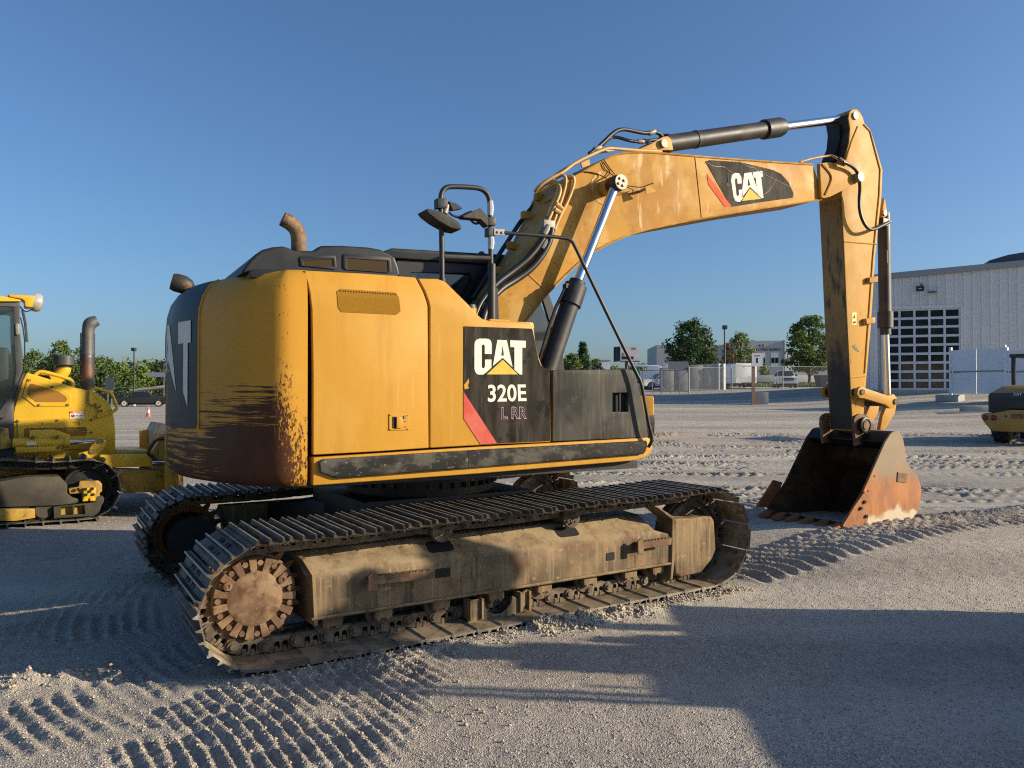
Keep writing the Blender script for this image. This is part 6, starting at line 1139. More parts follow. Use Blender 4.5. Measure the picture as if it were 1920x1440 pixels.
MB().lathe([(0.05,-0.65),(0.46,-0.65),(0.46,0.65),(0.05,0.65)], (-1.9, 0, 0.46), (0,1,0), 32).build('drum', chainM, ro, smooth=30)

# ---------------------------------------------------------------- far side of the yard
def flat(name, base, rough=0.6, layers=(), **k): return mat(name, base, rough, 0, layers, **k)
cladM = flat('pale_grey_cladding', (0.76, 0.745, 0.715), 0.45, [((0.64, 0.625, 0.60), (1, 1, 0.15), 0.4, 0.7, 0.5)])
whiteM = flat('white_sheet', (0.72, 0.73, 0.75), 0.5, [((0.6, 0.6, 0.6), 1.2, 0.45, 0.7, 0.4)])
concM = flat('cast_concrete', (0.38, 0.365, 0.33), 0.85, [((0.28, 0.265, 0.24), 1.5, 0.4, 0.7, 0.6), ((0.20, 0.19, 0.17), (6, 6, 0.5), 0.55, 0.75, 0.5)])
galv = flat('galvanised_steel', (0.24, 0.25, 0.26), 0.45, [((0.22, 0.22, 0.22), 3.0, 0.4, 0.7, 0.5)])
dkglass = mat('dark_window', (0.008, 0.009, 0.011), 0.12, 0, [((0.035, 0.03, 0.028), 1.2, 0.52, 0.66, 0.7)], spec=0.22)
woodM = flat('weathered_timber', (0.28, 0.19, 0.11), 0.8, [((0.18, 0.12, 0.07), (2, 2, 0.4), 0.4, 0.7, 0.6)])
orangeM = flat('cone_orange', (0.62, 0.10, 0.03), 0.5)
blueM = flat('dark_blue_paint', (0.02, 0.035, 0.07), 0.45)
redM = flat('red_paint', (0.38, 0.03, 0.02), 0.45)
# ---- workshop with the big glazed door
ga = math.atan2(-0.326, 0.945)
gx, gv = 21.43, 48.27
shed = empty('workshop', site(gx, gv, 1.6), SITE_ROT+ga); tag(shed, 'large ribbed pale grey metal workshop with a glazed roll-up door', 'building')
dtl, dbr = [(1.818,5.153),(5.929,5.153)], [(1.822,0.218),(5.9,0.341)]
D0, D1, DB, DT = dtl[0][0], dtl[1][0], 0.25, dtl[1][1]
top = [(1.708,7.115),(9.267,7.536)]; LEN = 12.5
def eave(t): return top[0][1]+(top[1][1]-top[0][1])*(t-top[0][0])/(top[1][0]-top[0][0])
HW = eave(0)
MB().plate([(0.06,-0.8),(LEN,-0.8),(LEN,eave(LEN)-0.05),(0.06,HW-0.05)], 0.16, 16).build('wall_core', cladM, shed)
pw = 0.47; n = int(LEN/pw)
def ribpanel(z0, z1):
    h = pw; sec = [(0,0.0),(0.015,-0.10),(0.085,-0.10),(0.105,0.0),(0.25,0.0),(0.26,-0.02),(0.285,-0.02),(0.295,0.0),(h,0.0)]
    v = [(x, y+0.02, z) for z in (z0, z1) for x, y in sec]; m_ = len(sec); return MB().add(v, [(i, i+1, m_+i+1, m_+i) for i in range(m_-1)]).mesh('wall_panel', cladM, smooth=0)
for i in range(n):
    x = i*pw
    if x+pw <= D0 or x >= D1: link('wall_panel', ribpanel(-0.6, eave(x)), shed, loc=(x, 0, 0))
    else: link('wall_panel', ribpanel(DT+0.12, eave(x)), shed, loc=(x, 0, 0))
MB().plate([(-0.1,HW-0.05),(LEN,eave(LEN)-0.05),(LEN,eave(LEN)+0.3),(-0.1,HW+0.3)], -0.22, 0.1).build('eaves_gutter', flat('gutter_grey', (0.30,0.31,0.32), 0.4), shed, bevel=0.03)
MB().add([(-0.1,0,HW+0.28),(LEN,0,eave(LEN)+0.28),(LEN,16,eave(LEN)+0.28),(-0.1,16,HW+0.28)], [(0,1,2,3)]).build('roof_sheet', cladM, shed)
MB().box(-0.2, LEN, -0.35, 0.02, -1.2, 0.20).build('plinth', concM, shed)
door = MB().box(D0, D1, 0.10, 0.13, DB, DT).build('glazed_door', dkglass, shed)
nc, nr = 5, 9; fw_ = flat('white_door_frame', (0.62,0.63,0.64), 0.4)
pm = MB().box(0, (D1-D0)/nc-0.13, 0, 0.012, 0, (DT-DB)/nr-0.15).mesh('pane', dkglass, smooth=0)
for i in range(nc):
    for j in range(nr): link('pane', pm, door, loc=(D0+(D1-D0)*i/nc+0.065, 0.085, DB+(DT-DB)*j/nr+0.075))
for i in range(nc+1): x = D0+(D1-D0)*i/nc; MB().box(x-0.062, x+0.062, 0.02, 0.10, DB-0.05, DT+0.05).build('door_mullion', fw_, door)
for j in range(nr+1): z = DB+(DT-DB)*j/nr; MB().box(D0, D1, 0.028, 0.098, z-0.072, z+0.072).build('door_rail', fw_, door)
for x in (D0-0.12, D1+0.12): MB().box(x-0.09, x+0.09, -0.05, 0.1, -0.2, DT+0.2).build('door_jamb', cladM, shed)
MB().box(D0-0.2, D1+0.2, -0.05, 0.1, DT+0.05, DT+0.22).build('door_head', cladM, shed)
k = [(3.493,6.198),(3.925,6.524),(4.181,6.014),(4.624,6.176)]
f_ = MB().box(k[0][0], k[1][0], -0.4, -0.36, k[0][1], k[1][1]); fl = MB().plate([(k[0][0],k[0][1]),(k[1][0],k[0][1]),(k[1][0],k[1][1]),(k[0][0],k[1][1])], -0.5, -0.42, [[(k[0][0]+0.12,k[0][1]+0.14),(k[1][0]-0.12,k[0][1]+0.14),(k[1][0]-0.12,k[1][1]-0.12),(k[0][0]+0.12,k[1][1]-0.12)]]).build('flood_light', black, shed)
MB().cyl((k[1][0]-0.1,-0.45,k[1][1]), (k[1][0]-0.1,0.0,k[1][1]+0.2), 0.05, n=8).build('light_arm', black, fl)
MB().box(k[2][0], k[3][0], -0.5, -0.05, k[2][1]+0.1, k[3][1]).build('wall_pack_light', mat('bronze_lamp', (0.08,0.07,0.05), 0.4), shed, bevel=0.06)
# roof cowl
k = [(7.543,8),(8.577,8.293),(10.375,8.229)]
cwl = [(k[0][0], k[0][1]), (k[1][0], k[1][1]), (k[2][0], k[2][1]+0.3), (k[2][0], k[1][1]-2.6), (k[1][0]-0.6, k[1][1]-2.1)]
MB().plate(cwl, 0.4, 3.0).build('roof_cowl', blueM if False else flat('slate_grey_metal', (0.055,0.065,0.08), 0.5), shed, bevel=0.05)
for x in (k[0][0]+0.2, k[0][0]+0.8): MB().cyl((x,0.5,HW), (x,0.5,k[0][1]), 0.04, n=6).build('cowl_stay', galv, shed)
# red bollard by the door
uv = lambda t, o: (gx+0.945*t-0.326*o, gv-0.326*t-0.945*o)
t_, o_ = D0+0.05, 0.8; bu, bv = uv(t_, o_)
bo = MB().lathe([(0.10,-0.3),(0.10,1.05),(0.085,1.12),(0.02,1.15)], (0,0,0), (0,0,1), 16).build('bollard', redM, loc=site(bu, bv, 1.62)); tag(bo, 'red steel bollard beside the glazed workshop door', 'bollard')
# white screen panels in front of the shed
def screen(px0, px1, v0, v1, label, top_=655, bot=740):
    b0 = site((px0-960)/1441.4*v0, v0); b1 = site((px1-960)/1441.4*v1, v1); d = b1-b0; L = d.length; z0 = tz((px0-960)/1441.4*v0, v0)
    zt = 1.61+(737.3-top_)/1441.4*v0; zb = 1.61+(737.3-bot)/1441.4*v0
    s_ = empty('site_screen', (b0.x, b0.y, zb), math.atan2(d.y, d.x)); tag(s_, label, 'screen', 'white screens before the workshop'); H = zt-zb
    for i in range(2):
        for j in range(2): MB().box(L*i/2+0.02, L*(i+1)/2-0.02, -0.03, 0.0, H*j/2+0.05, H*(j+1)/2-0.05).build('screen_panel', whiteM, s_)
    MB().box(0, L, -0.06, 0.02, H/2-0.04, H/2+0.04).build('mid_rail', galv, s_)
    for x in (0, L): MB().box(x-0.06, x+0.06, -0.06, 0.06, -0.5, H+0.1).build('screen_post', whiteM, s_)
    MB().box(-0.6, 0.5, -0.35, 0.35, -0.35, 0.0).build('screen_foot', concM, s_)
screen(1783, 1884, 39.0, 37.0, 'white panelled screen standing clear before the workshop wall')
screen(1888, 1990, 36.8, 34.8, 'white panelled screen half hidden behind the wheel loader canopy')
# kerbed island with a concrete stub
def kerb():
    p0 = site((1752-960)/1441.4*33, 33.0); w = 9.0; r_ = empty('kerb_island', (p0.x, p0.y, tz(18.1, 33)-0.05), SITE_ROT+ga*0.35); tag(r_, 'low concrete kerb island in front of the white screens', 'kerb')
    MB().plate([(0,0),(0.5,0.16),(w,0.20),(w,-0.2),(0,-0.2)], 0, 1.2).build('kerb_stone', concM, r_, bevel=0.04); MB().box(1.4, 2.6, 0.35, 0.95, 0.1, 0.42).build('stub_block', concM, r_, bevel=0.06)
kerb()
# ---- lane marker: concrete block with timber post and sign
v = 45.0; q = [(14.108,45,0.933),(14.704,45,1.682),(14.953,45,1.682),(14.179,45,3.149)]
zb, zt = q[0][2], q[1][2]
bk = MB().box(0, 0.86, 0, 0.78, 0, zt-zb).build('concrete_block', concM, loc=site(q[0][0], v, zb), rz=SITE_ROT-R(9), bevel=0.02); tag(bk, 'square concrete block weighing down the lane sign post', 'block')
sg = empty('lane_sign', site(q[0][0]-0.02, v-0.12, zb), SITE_ROT); tag(sg, 'white lane 1 sign on a timber post against the concrete block', 'sign')
q2 = [(13.985,44.88,3.176),(14.611,44.88,3.956)]
MB().box(-0.09, 0.09, -0.05, 0.05, 0, q2[1][2]-zb-0.2).build('post', woodM, sg)
x0, x1 = q2[0][0]-q[0][0]+0.02, q2[1][0]-q[0][0]+0.02; z0, z1 = q2[0][2]-zb, q2[1][2]-zb
bd_ = MB().box(x0, x1, -0.09, -0.06, z0, z1).build('sign_board', whiteM, sg); MB().box(x0, x1, -0.095, -0.06, z1, z1+0.03).build('board_edge', orangeM, sg)
lettering('sign_words', 'Lane', lambda a, b: (x0+(x1-x0)*(0.25+0.5*a), -0.094, z0+(z1-z0)*(0.74+0.14*b)), darkM, sg, bold=0.02)
lettering('sign_number', '1', lambda a, b: (x0+(x1-x0)*(0.40+0.16*a), -0.094, z0+(z1-z0)*(0.24+0.40*b)), darkM, sg, bold=0.03)
# ---- cones
def cone(px, py, v, label):
    q_ = (px-960)/1441.4*v; o = empty('traffic_cone', site(q_, v, tz(q_, v)), 0); tag(o, label, 'cone')
    MB().box(-0.19, 0.19, -0.19, 0.19, 0, 0.04).build('base', orangeM, o, bevel=0.01); MB().lathe([(0.15,0.04),(0.11,0.28),(0.105,0.281)], (0,0,0), (0,0,1), 16).build('cone_body', orangeM, o); MB().lathe([(0.108,0.28),(0.075,0.50)], (0,0,0), (0,0,1), 16).build('white_band', whiteM, o); MB().lathe([(0.075,0.50),(0.035,0.72)], (0,0,0), (0,0,1), 16).build('cone_tip', orangeM, o)
cone(278.5, 784, 52.0, 'orange and white traffic cone in front of the black pickup'); cone(1552, 738, 62.0, 'small orange cone on the asphalt left of the excavator stick')
# ---- pickups and other vehicles
carG = mat('car_window', (0.015, 0.018, 0.02), 0.05); lampC = mat('headlamp_lens', (0.6, 0.62, 0.64), 0.1, 0.2)
def pickup(label, u, v, heading, paint, rimc, z=None):
    """heading: 0 = facing the camera side, in yard axes; local x is forward"""
    p = empty('pickup_truck', site(u, v, tz(u, v) if z is None else z), SITE_ROT+heading); tag(p, label, 'pickup truck', 'pickup trucks across the yard')
    def arch(cx): return [(cx+0.47*math.cos(R(a)), 0.42+0.47*math.sin(R(a))) for a in (0, 30, 60, 90, 120, 150, 180)]
    low = [(2.86,0.42),(2.92,0.55),(2.90,0.95),(2.80,1.10),(1.45,1.19),(-0.95,1.22),(-1.0,1.30),(-2.85,1.30),(-2.90,0.62),(-2.82,0.52)]
    bot = [(p_[0], p_[1]) for p_ in [(-2.35,0.45)]+arch(-1.82)[::-1]+arch(1.86)[::-1]+[(2.4,0.42)]]
    body = MB().plate(low+bot, -0.96, 0.96).build('body', paint, p, bevel=0.05, seg=2)
    gh = []
    for (x, z_, w) in ((1.45,1.17,0.90), (0.62,1.80,0.74), (-0.60,1.84,0.74), (-0.98,1.22,0.88)): gh += [(x,-w,z_), (x,w,z_)]
    cabm = MB().add(gh, [(0,1,3,2), (2,3,5,4), (4,5,7,6), (6,7,1,0), (0,2,4,6), (7,5,3,1)]).build('cab', paint, p, bevel=0.05, seg=2)
    MB().add([(1.36,-0.80,1.25),(1.36,0.80,1.25),(0.70,0.68,1.76),(0.70,-0.68,1.76)], [(0,1,2,3)]).build('windscreen', carG, cabm, warp=lambda c: c+Vector((0.028,0,0.02))); MB().add([(-0.98,-0.75,1.28),(-0.98,0.75,1.28),(-0.70,0.64,1.76),(-0.70,-0.64,1.76)], [(0,1,2,3)]).build('rear_window', carG, cabm, warp=lambda c: c+Vector((-0.03,0,0.0)))
    for s in (-1, 1):
        for w in ([(1.22,1.25),(0.62,1.72),(0.18,1.74),(0.18,1.25)], [(0.10,1.25),(0.10,1.74),(-0.52,1.75),(-0.78,1.27)]):
            MB().add([(x, s*(0.90-(z_-1.2)*0.245+0.012), z_) for x, z_ in w], [(0,1,2,3)]).build('side_window', carG, cabm)
        MB().box(1.0, 1.16, s*1.02-0.10, s*1.02+0.10, 1.22, 1.42).build('wing_mirror', black, p, bevel=0.03)
        MB().box(2.72, 2.90, s*0.74-0.17, s*0.74+0.17, 0.86, 1.05).build('headlight', lampC, p, bevel=0.02); MB().box(-2.92, -2.80, s*0.86-0.08, s*0.86+0.08, 0.85, 1.22).build('tail_light', tailM, p)
        for x in (1.86, -1.82):
            w = MB().lathe([(0.22,-0.13),(0.34,-0.14),(0.40,-0.10),(0.40,0.10),(0.34,0.14),(0.22,0.13)], (0,0,0), (0,1,0), 24).build('wheel', tyreM, p, loc=(x, s*0.84, 0.40), smooth=30)
            MB().lathe([(0.05,0.10),(0.10,0.145),(0.24,0.142),(0.25,0.12)], (0,0,0), (0,s,0), 20).build('rim', rimc, w, smooth=30)
            for i in range(6): a = i*1.047; MB().box(-0.025, 0.025, 0.145 if s > 0 else -0.150, 0.150 if s > 0 else -0.145, 0.09, 0.2, Matrix.Rotation(a, 4, 'Y')).build('rim_slot', darkM, w)
    g = MB().box(2.86, 2.925, -0.54, 0.54, 0.74, 1.04).build('grille', darkM, p, bevel=0.02); MB().box(2.9, 2.94, -0.5, 0.5, 0.86, 0.90).build('grille_bar', galv, g)
    MB().box(2.78, 2.99, -0.94, 0.94, 0.46, 0.66).build('bumper', paint if paint is not blackcar else galv, p, bevel=0.04); MB().box(-3.0, -2.85, -0.92, 0.92, 0.50, 0.68).build('rear_bumper', galv, p, bevel=0.03); MB().box(2.80, 2.93, -0.80, 0.80, 0.34, 0.47).build('lower_grille', darkM, p)
    MB().box(-2.5, 2.5, -0.75, 0.75, 0.30, 0.50).build('underbody', darkM, p)
    return p
blackcar = mat('black_car_paint', (0.012, 0.013, 0.016), 0.22, 0, [((0.10, 0.09, 0.07), (4, 4, 9), 0.55, 0.75, 0.5)], coat=0.5)
whitecar = mat('white_car_paint', (0.66, 0.68, 0.70), 0.3, coat=0.4); rimL = mat('light_rim', (0.62, 0.60, 0.57), 0.35); rimD = mat('dark_rim', (0.05,0.05,0.05), 0.4)
def at(px, v): return (px-960)/1441.4*v
pickup('dusty black crew cab pickup parked by the carport', at(267, 92), 92, R(176+24), blackcar, rimL)
pickup('white pickup facing us beside the tree and grass strip', at(1471, 80), 80, R(-90-13), whitecar, rimD, 2.13)
pickup('white pickup behind the chain link gate seen from its side', at(1245, 84), 84, R(180+12), whitecar, rimD, 1.95)
pickup('white pickup mostly hidden behind the enclosed trailer', at(1376, 84), 84, R(-90-10), whitecar, rimD, 2.2)
# enclosed trailer with torn reflective skirt
v = 78.0; q = [(22.566,78,2.276),(25.335,78,4.658)]; tzz_ = q[0][2]
trl = empty('enclosed_trailer', site((q[0][0]+q[1][0])/2-0.2, v, tzz_), SITE_ROT+R(8)); tag(trl, 'white box trailer with a crinkled silver lower panel', 'trailer')
MB().plate([(-1.15,0.35),(1.15,0.35),(1.15,2.25),(1.05,2.38),(-1.05,2.38),(-1.15,2.25)], 0, 5.0).build('trailer_box', whiteM, trl, bevel=0.04)
sk_ = MB(); n_ = 10; pts = [(-1.1+2.2*i/n_, 0.95+0.22*math.sin(i*2.1)*(0.5+0.5*math.sin(i))) for i in range(n_+1)]
sk_.plate([(-1.1,0.36)]+[(1.1,0.36)]+pts[::-1], -0.03, -0.01).build('torn_skirt', mat('crinkled_foil', (0.6,0.6,0.58), 0.3, 0.7, bump=(9,0.6,0.05)), trl)
for x in (-0.9, 0.9): MB().lathe([(0.18,-0.1),(0.33,-0.1),(0.34,0.1),(0.18,0.1)], (0,0,0), (1,0,0), 18).build('wheel', tyreM, trl, loc=(x, 1.2 if x > 0 else 0.6, 0.34))
lettering('trailer_script', 'Jaguar', lambda a, b: (-0.15+0.75*a, -0.012, 2.02+0.12*b+0.05*a), darkM, trl, bold=0.01) if False else MB().tube([(-0.35,-0.01,2.0),(-0.2,-0.01,2.08),(0.1,-0.01,2.11),(0.5,-0.01,2.12),(0.35,-0.01,2.04)], 0.03, 5).build('script_mark', darkM, trl)
MB().box(-0.4, 0.4, -0.5, 0.0, 0.30, 0.42).build('hitch_frame', darkM, trl)
# concrete wall bays; end fins coloured paler to carry the sunlight on them
v = 76.0; W0 = [(14.605,76,2.048),(20.36,76,4.474),(21.354,76,2.1)]
cwA = empty('concrete_bay_wall', site(W0[0][0], v, W0[0][2]-0.2), SITE_ROT-R(2)); tag(cwA, 'tall grey concrete panel wall behind the chain link fence', 'wall')
Lw = W0[1][0]-W0[0][0]; Hw = W0[1][2]-W0[0][2]+0.1
for i in range(4): MB().box(Lw*i/4+0.015, Lw*(i+1)/4-0.015, 0, 0.35, 0, Hw-(0.25 if i == 0 else 0)).build('wall_panel', concM, cwA, bevel=0.02)
for i, px in enumerate((1348, 1357)):
    k = at(px, 75.6)
    o = MB().box(0, 0.32, 0, 2.6, 0, Hw+0.15).build('concrete_fin', flat('sunlit_tone_concrete', (0.50,0.48,0.44), 0.8, [((0.35,0.34,0.31), 1.2, 0.45, 0.7, 0.6)]), loc=site(k, 75.6, W0[0][2]-0.2), rz=SITE_ROT+R(38), bevel=0.02); tag(o, ('concrete fin wall toned as sunlit at the end of the grey bays', 'concrete fin wall toned as sunlit nearest the white trailer')[i], 'wall')
# wheeled utility truck and its boom behind the gate
ut = empty('bucket_truck', site(at(1216, 92), 92, 2.0), SITE_ROT+R(170)); tag(ut, 'white and green utility truck parked behind the gate', 'truck')
MB().box(-2.6, 1.0, -1.0, 1.0, 0.9, 2.2).build('utility_body', whiteM, ut, bevel=0.08); MB().plate([(1.0,0.7),(3.2,0.7),(3.2,1.5),(2.2,1.7),(1.8,2.5),(1.0,2.5)], -1.0, 1.0).build('cab', flat('teal_green_paint', (0.02,0.22,0.18), 0.4), ut, bevel=0.06)
MB().box(-1.6, 0.2, -0.5, 0.5, 2.2, 2.9).build('lift_turret', whiteM, ut, bevel=0.15); MB().box(-2.4, -1.7, -0.4, 0.4, 2.3, 3.1).build('work_basket', whiteM, ut, bevel=0.1); MB().cyl((-1.2,0,2.8), (2.2,0,2.9), 0.16, n=10).build('lift_boom', whiteM, ut)
for x in (2.3, -1.6):
    for y in (-0.9, 0.9): MB().lathe([(0.2,-0.14),(0.48,-0.14),(0.48,0.14),(0.2,0.14)], (0,0,0), (0,1,0), 18).build('wheel', tyreM, ut, loc=(x, y, 0.48))
# ---- fences
def netting():
    m = bpy.data.materials.new('chain_link_mesh'); m.use_nodes = True; N = m.node_tree.nodes; L = m.node_tree.links; b = N['Principled BSDF']; b.inputs['Base Color'].default_value = (0.25,0.26,0.27,1); b.inputs['Roughness'].default_value = 0.5; b.inputs['Alpha'].default_value = 0.07
    return m
netM = netting()
def fence(label, pts, h, base, nm='chain_link_fence', step=3.0, cat='fence', net=True):
    """pts: (u, v) along the fence"""
    a = Vector(site(*pts[0])); z0 = base; o = empty(nm, (a.x, a.y, z0), 0); tag(o, label, cat)
    for p0, p1 in zip(pts, pts[1:]):
        A, B = site(*p0)-a, site(*p1)-a; d = B-A; n_ = max(1, int(d.length/step))
        for i in range(n_+1): q_ = A+d*(i/n_); MB().cyl((q_.x,q_.y,-0.6), (q_.x,q_.y,h), 0.045, n=6).build('fence_post', galv, o)
        for z_ in (h-0.05, 0.15): MB().cyl((A.x,A.y,z_), (B.x,B.y,z_), 0.028, n=6).build('fence_rail', galv, o)
        if net: MB().add([(A.x,A.y,0.1),(B.x,B.y,0.1),(B.x,B.y,h-0.05),(A.x,A.y,h-0.05)], [(0,1,2,3)]).build('fence_mesh', netM, o)
    return o
fence('chain link fence before the concrete panel wall', [(at(1292, 68), 68), (at(1372, 70), 70)], 2.2, 1.75)
fence('chain link fence before the white pickup and tree', [(at(1372, 72), 72.2), (at(1560, 76), 76)], 2.3, 1.95, step=4.0)
fence('far chain link fence along the left tree line', [(at(175, 100), 100), (at(330, 100), 100)], 2.4, 0.0, step=4)
# gate
v = 66.0; G = [(11.263,66,1.578),(15.161,66,3.639)]; gt = empty('swing_gate', site(G[0][0], v, G[0][2]+0.05), SITE_ROT); tag(gt, 'grey steel gate with diagonal braces left of the concrete wall', 'gate'); Lg = G[1][0]-G[0][0]; Hg = G[1][2]-G[0][2]-0.1
for z_ in (0.15, Hg): MB().cyl((0,0,z_), (Lg,0,z_), 0.05, n=6).build('gate_rail', galv, gt)
for i in range(6): MB().cyl((Lg*i/5,0,-0.1), (Lg*i/5,0,Hg+(0.25 if i in (0, 5) else 0)), 0.06 if i in (0, 2, 5) else 0.035, n=6).build('gate_upright', galv, gt)
MB().cyl((0.2,0,Hg-0.3), (Lg*0.5,0,0.2), 0.035, n=6).build('gate_brace', galv, gt); MB().cyl((Lg,0,Hg), (Lg*0.55,0,0.2), 0.035, n=6).build('gate_brace', galv, gt); MB().box(Lg*0.55, Lg*1.0, 0.02, 0.05, Hg, Hg+0.75).build('gate_sign', galv, gt); MB().add([(0,0.0,0.15),(Lg,0.0,0.15),(Lg,0.0,Hg),(0,0.0,Hg)], [(0,1,2,3)]).build('gate_mesh', netM, gt)
# ---- lamp posts
def lamp(label, px, top_, v, base=None, head='box'):
    u = at(px, v); zb = tz(u, v) if base is None else base; h = 1.61+(737.3-top_)/1441.4*v-zb
    o = empty('lamp_post', site(u, v, zb), SITE_ROT); tag(o, label, 'lamp post', 'tall dark lamp posts round the yard')
    MB().cyl((0,0,-0.3), (0,0,h-0.4), 0.11, 0.075, n=10).build('pole', black, o)
    MB().box(-0.22, 0.22, -0.35, 0.2, h-0.42, h).build('lamp_head', black, o, bevel=0.04); MB().cyl((0,0,-0.1), (0,0,0.5), 0.25, n=12).build('pole_base', concM, o)
lamp('tall lamp post above the black pickup', 251, 652, 96); lamp('lamp post with pale head beside the carport shed', 306, 681, 104); lamp('dark lamp post between the big tree and the brown bush', 1359, 610, 82, 1.9)
# ---- sign, carport, office block, billboard
sgn = empty('road_sign', site(at(206, 98), 98, 0), SITE_ROT); tag(sgn, 'narrow grey sign on two posts behind the dozer handle', 'sign')
for x in (-0.25, 0.25): MB().cyl((x,0,-0.2), (x,0,3.6), 0.05, n=6).build('post', galv, sgn)
MB().box(-0.55, 0.55, -0.08, -0.05, 2.0, 3.6).build('sign_panel', mat('slate_sign', (0.10,0.11,0.13), 0.5), sgn)
cp = empty('carport_shed', site(at(264, 101), 103, 0), SITE_ROT); tag(cp, 'grey metal shed with a pale flat carport roof', 'shed')
q = [(-49.876,103,1.918),(-45.021,103,2.704),(-47.888,103,4.276),(-45.031,103,4.491),(-47.147,103,-0.583)]
ox = at(264, 101)
MB().add([(q[0][0]-ox,-2.5,q[0][2]),(q[1][0]-ox+6,-2.5,q[1][2]+0.4),(q[1][0]-ox+6,2,q[1][2]+0.4),(q[0][0]-ox,2,q[0][2])]+[(q[0][0]-ox,-2.5,q[0][2]+0.18),(q[1][0]-ox+6,-2.5,q[1][2]+0.75),(q[1][0]-ox+6,2,q[1][2]+0.75),(q[0][0]-ox,2,q[0][2]+0.18)], [(0,1,2,3), (7,6,5,4), (0,4,5,1), (1,5,6,2), (2,6,7,3), (3,7,4,0)]).build('carport_roof', flat('cream_roof_sheet', (0.62,0.58,0.50), 0.5), cp)
for x in (q[0][0]-ox+0.4, q[0][0]-ox+2.0): MB().box(x-0.08, x+0.08, -2.3, -2.15, -0.1, q[0][2]+0.1).build('carport_post', redM, cp)
MB().box(q[2][0]-ox+1.2, q[2][0]-ox+14, 0, 7, -0.2, q[2][2]-0.5).build('shed_wall', cladM, cp); MB().box(q[2][0]-ox-0.4, q[2][0]-ox+14.4, -1.2, 7.4, q[2][2]-0.5, q[2][2]+0.1).build('shed_roof', flat('grey_roof', (0.33,0.34,0.36), 0.5), cp)
for i in range(12): MB().box(q[2][0]-ox+1.2+i, q[2][0]-ox+1.28+i, -0.06, 0, -0.2, q[2][2]-0.5).build('wall_rib', cladM, cp)

# ---- office block
v = 140.0; Q = [(42.745,140,4.943),(49.475,140,11.165),(49.546,140,4.943),(58.317,140,10.581)]; ob = empty('office_block', site(Q[0][0]-2.0, v, 2.6), SITE_ROT+R(-3)); tag(ob, 'flat roofed pale grey office block with electric supply lettering', 'building')
offM = flat('pale_render', (0.40, 0.41, 0.40), 0.7, [((0.34, 0.345, 0.34), 0.4, 0.45, 0.7, 0.5)]); X0 = 0; X1 = Q[1][0]-Q[0][0]+2; HH = Q[1][2]-2.6
MB().box(X0, X1, 0, 14, -1, HH).build('front_wing', offM, ob); MB().box(X1, X1+0.35, -0.25, 14, -1, HH+0.12).build('corner_fin', whiteM, ob); MB().box(X1+0.35, X1+12, 2.5, 16, -1, HH-1.6).build('side_wing', offM, ob); MB().box(X0-14, X0, 2, 16, -1, HH-0.6).build('rear_wing', offM, ob); MB().box(1.5, 4.2, 3, 6, HH, HH+0.35).build('roof_unit', offM, ob)
def oq(px, py): return ((px-960)/1441.4*140-Q[0][0]+2.0, 1.61+(737.3-py)/1441.4*140-2.6)
for px0, px1, py0, py1, m_ in ((1444.5,1458.5,680.5,671.3,dkglass), (1444.5,1458.5,670.5,661,whiteM), (1444.5,1458.5,688,681.3,whiteM), (1427,1434,680.5,671.3,dkglass), (1427,1434,670.5,661,whiteM), (1479,1484,685,661,dkglass)):
    a_, b_ = oq(px0, py0), oq(px1, py1); yf = -0.06 if px0 < 1470 else 2.44
    w = MB().box(a_[0], b_[0], yf, yf+0.03, a_[1], b_[1]).build('window' if m_ is dkglass else 'window_band', m_, ob)
    if m_ is dkglass:
        for t in (0, 0.5, 1.0): x = a_[0]+(b_[0]-a_[0])*t; MB().box(x-0.05, x+0.05, yf-0.03, yf, a_[1], b_[1]).build('window_frame', offM, w)
def obm(P): return lambda a, b: (P[0][0]+(P[1][0]-P[0][0])*a, -0.03, P[0][1]+(P[1][1]-P[0][1])*b)
lettering('sign_letters', 'ELECTRIC SUPPLY', obm((oq(1411, 658), oq(1464, 653.4))), darkM, ob, bold=0.03); lettering('logo_letters', 'B E', obm((oq(1422, 650.5), oq(1431.5, 646))), mat('blue_print', (0.03,0.06,0.2), 0.5), ob, bold=0.06)
# low barrier, grass, skip
br = MB().box(0, at(1590, 104)-at(1395, 104), 0, 0.4, 0, 1.0).build('barrier_wall', flat('white_barrier', (0.62,0.61,0.58), 0.6), loc=site(at(1395, 104), 104, 3.05), rz=SITE_ROT, bevel=0.03); tag(br, 'long low white barrier wall beyond the grass strip', 'wall')
def grass_strip(u0, u1, v0, v1, n_):
    uu = RNG.uniform(u0, u1, n_); vv = RNG.uniform(v0, v1, n_); zz = terrain(uu, vv)+0.3*sstep(v0, v1, vv); X = CAM.x+RT.x*uu+FW.x*vv; Yw = CAM.y+RT.y*uu+FW.y*vv
    a = RNG.uniform(0, 6.28, n_); h = RNG.uniform(0.15, 0.35, n_); w = 0.10
    A = np.stack([X-w*np.cos(a), Yw-w*np.sin(a), zz], -1); B = np.stack([X+w*np.cos(a), Yw+w*np.sin(a), zz], -1); T_ = np.stack([X+RNG.normal(0, .08, n_), Yw+RNG.normal(0, .08, n_), zz+h], -1)
    co = np.stack([A, B, T_], 1).reshape(-1, 3); f = np.arange(n_*3).reshape(-1, 3)
    me = bpy.data.meshes.new('grass'); me.from_pydata(co.tolist(), [], f.tolist()); me.materials.append(grassM); tag(link('grass', me), 'green grass verge beside the parked trucks', kind='stuff')
grassM = flat('grass_green', (0.10, 0.15, 0.025), 0.8, [((0.16, 0.19, 0.04), 0.7, 0.4, 0.7, 0.6)], rnd=False)
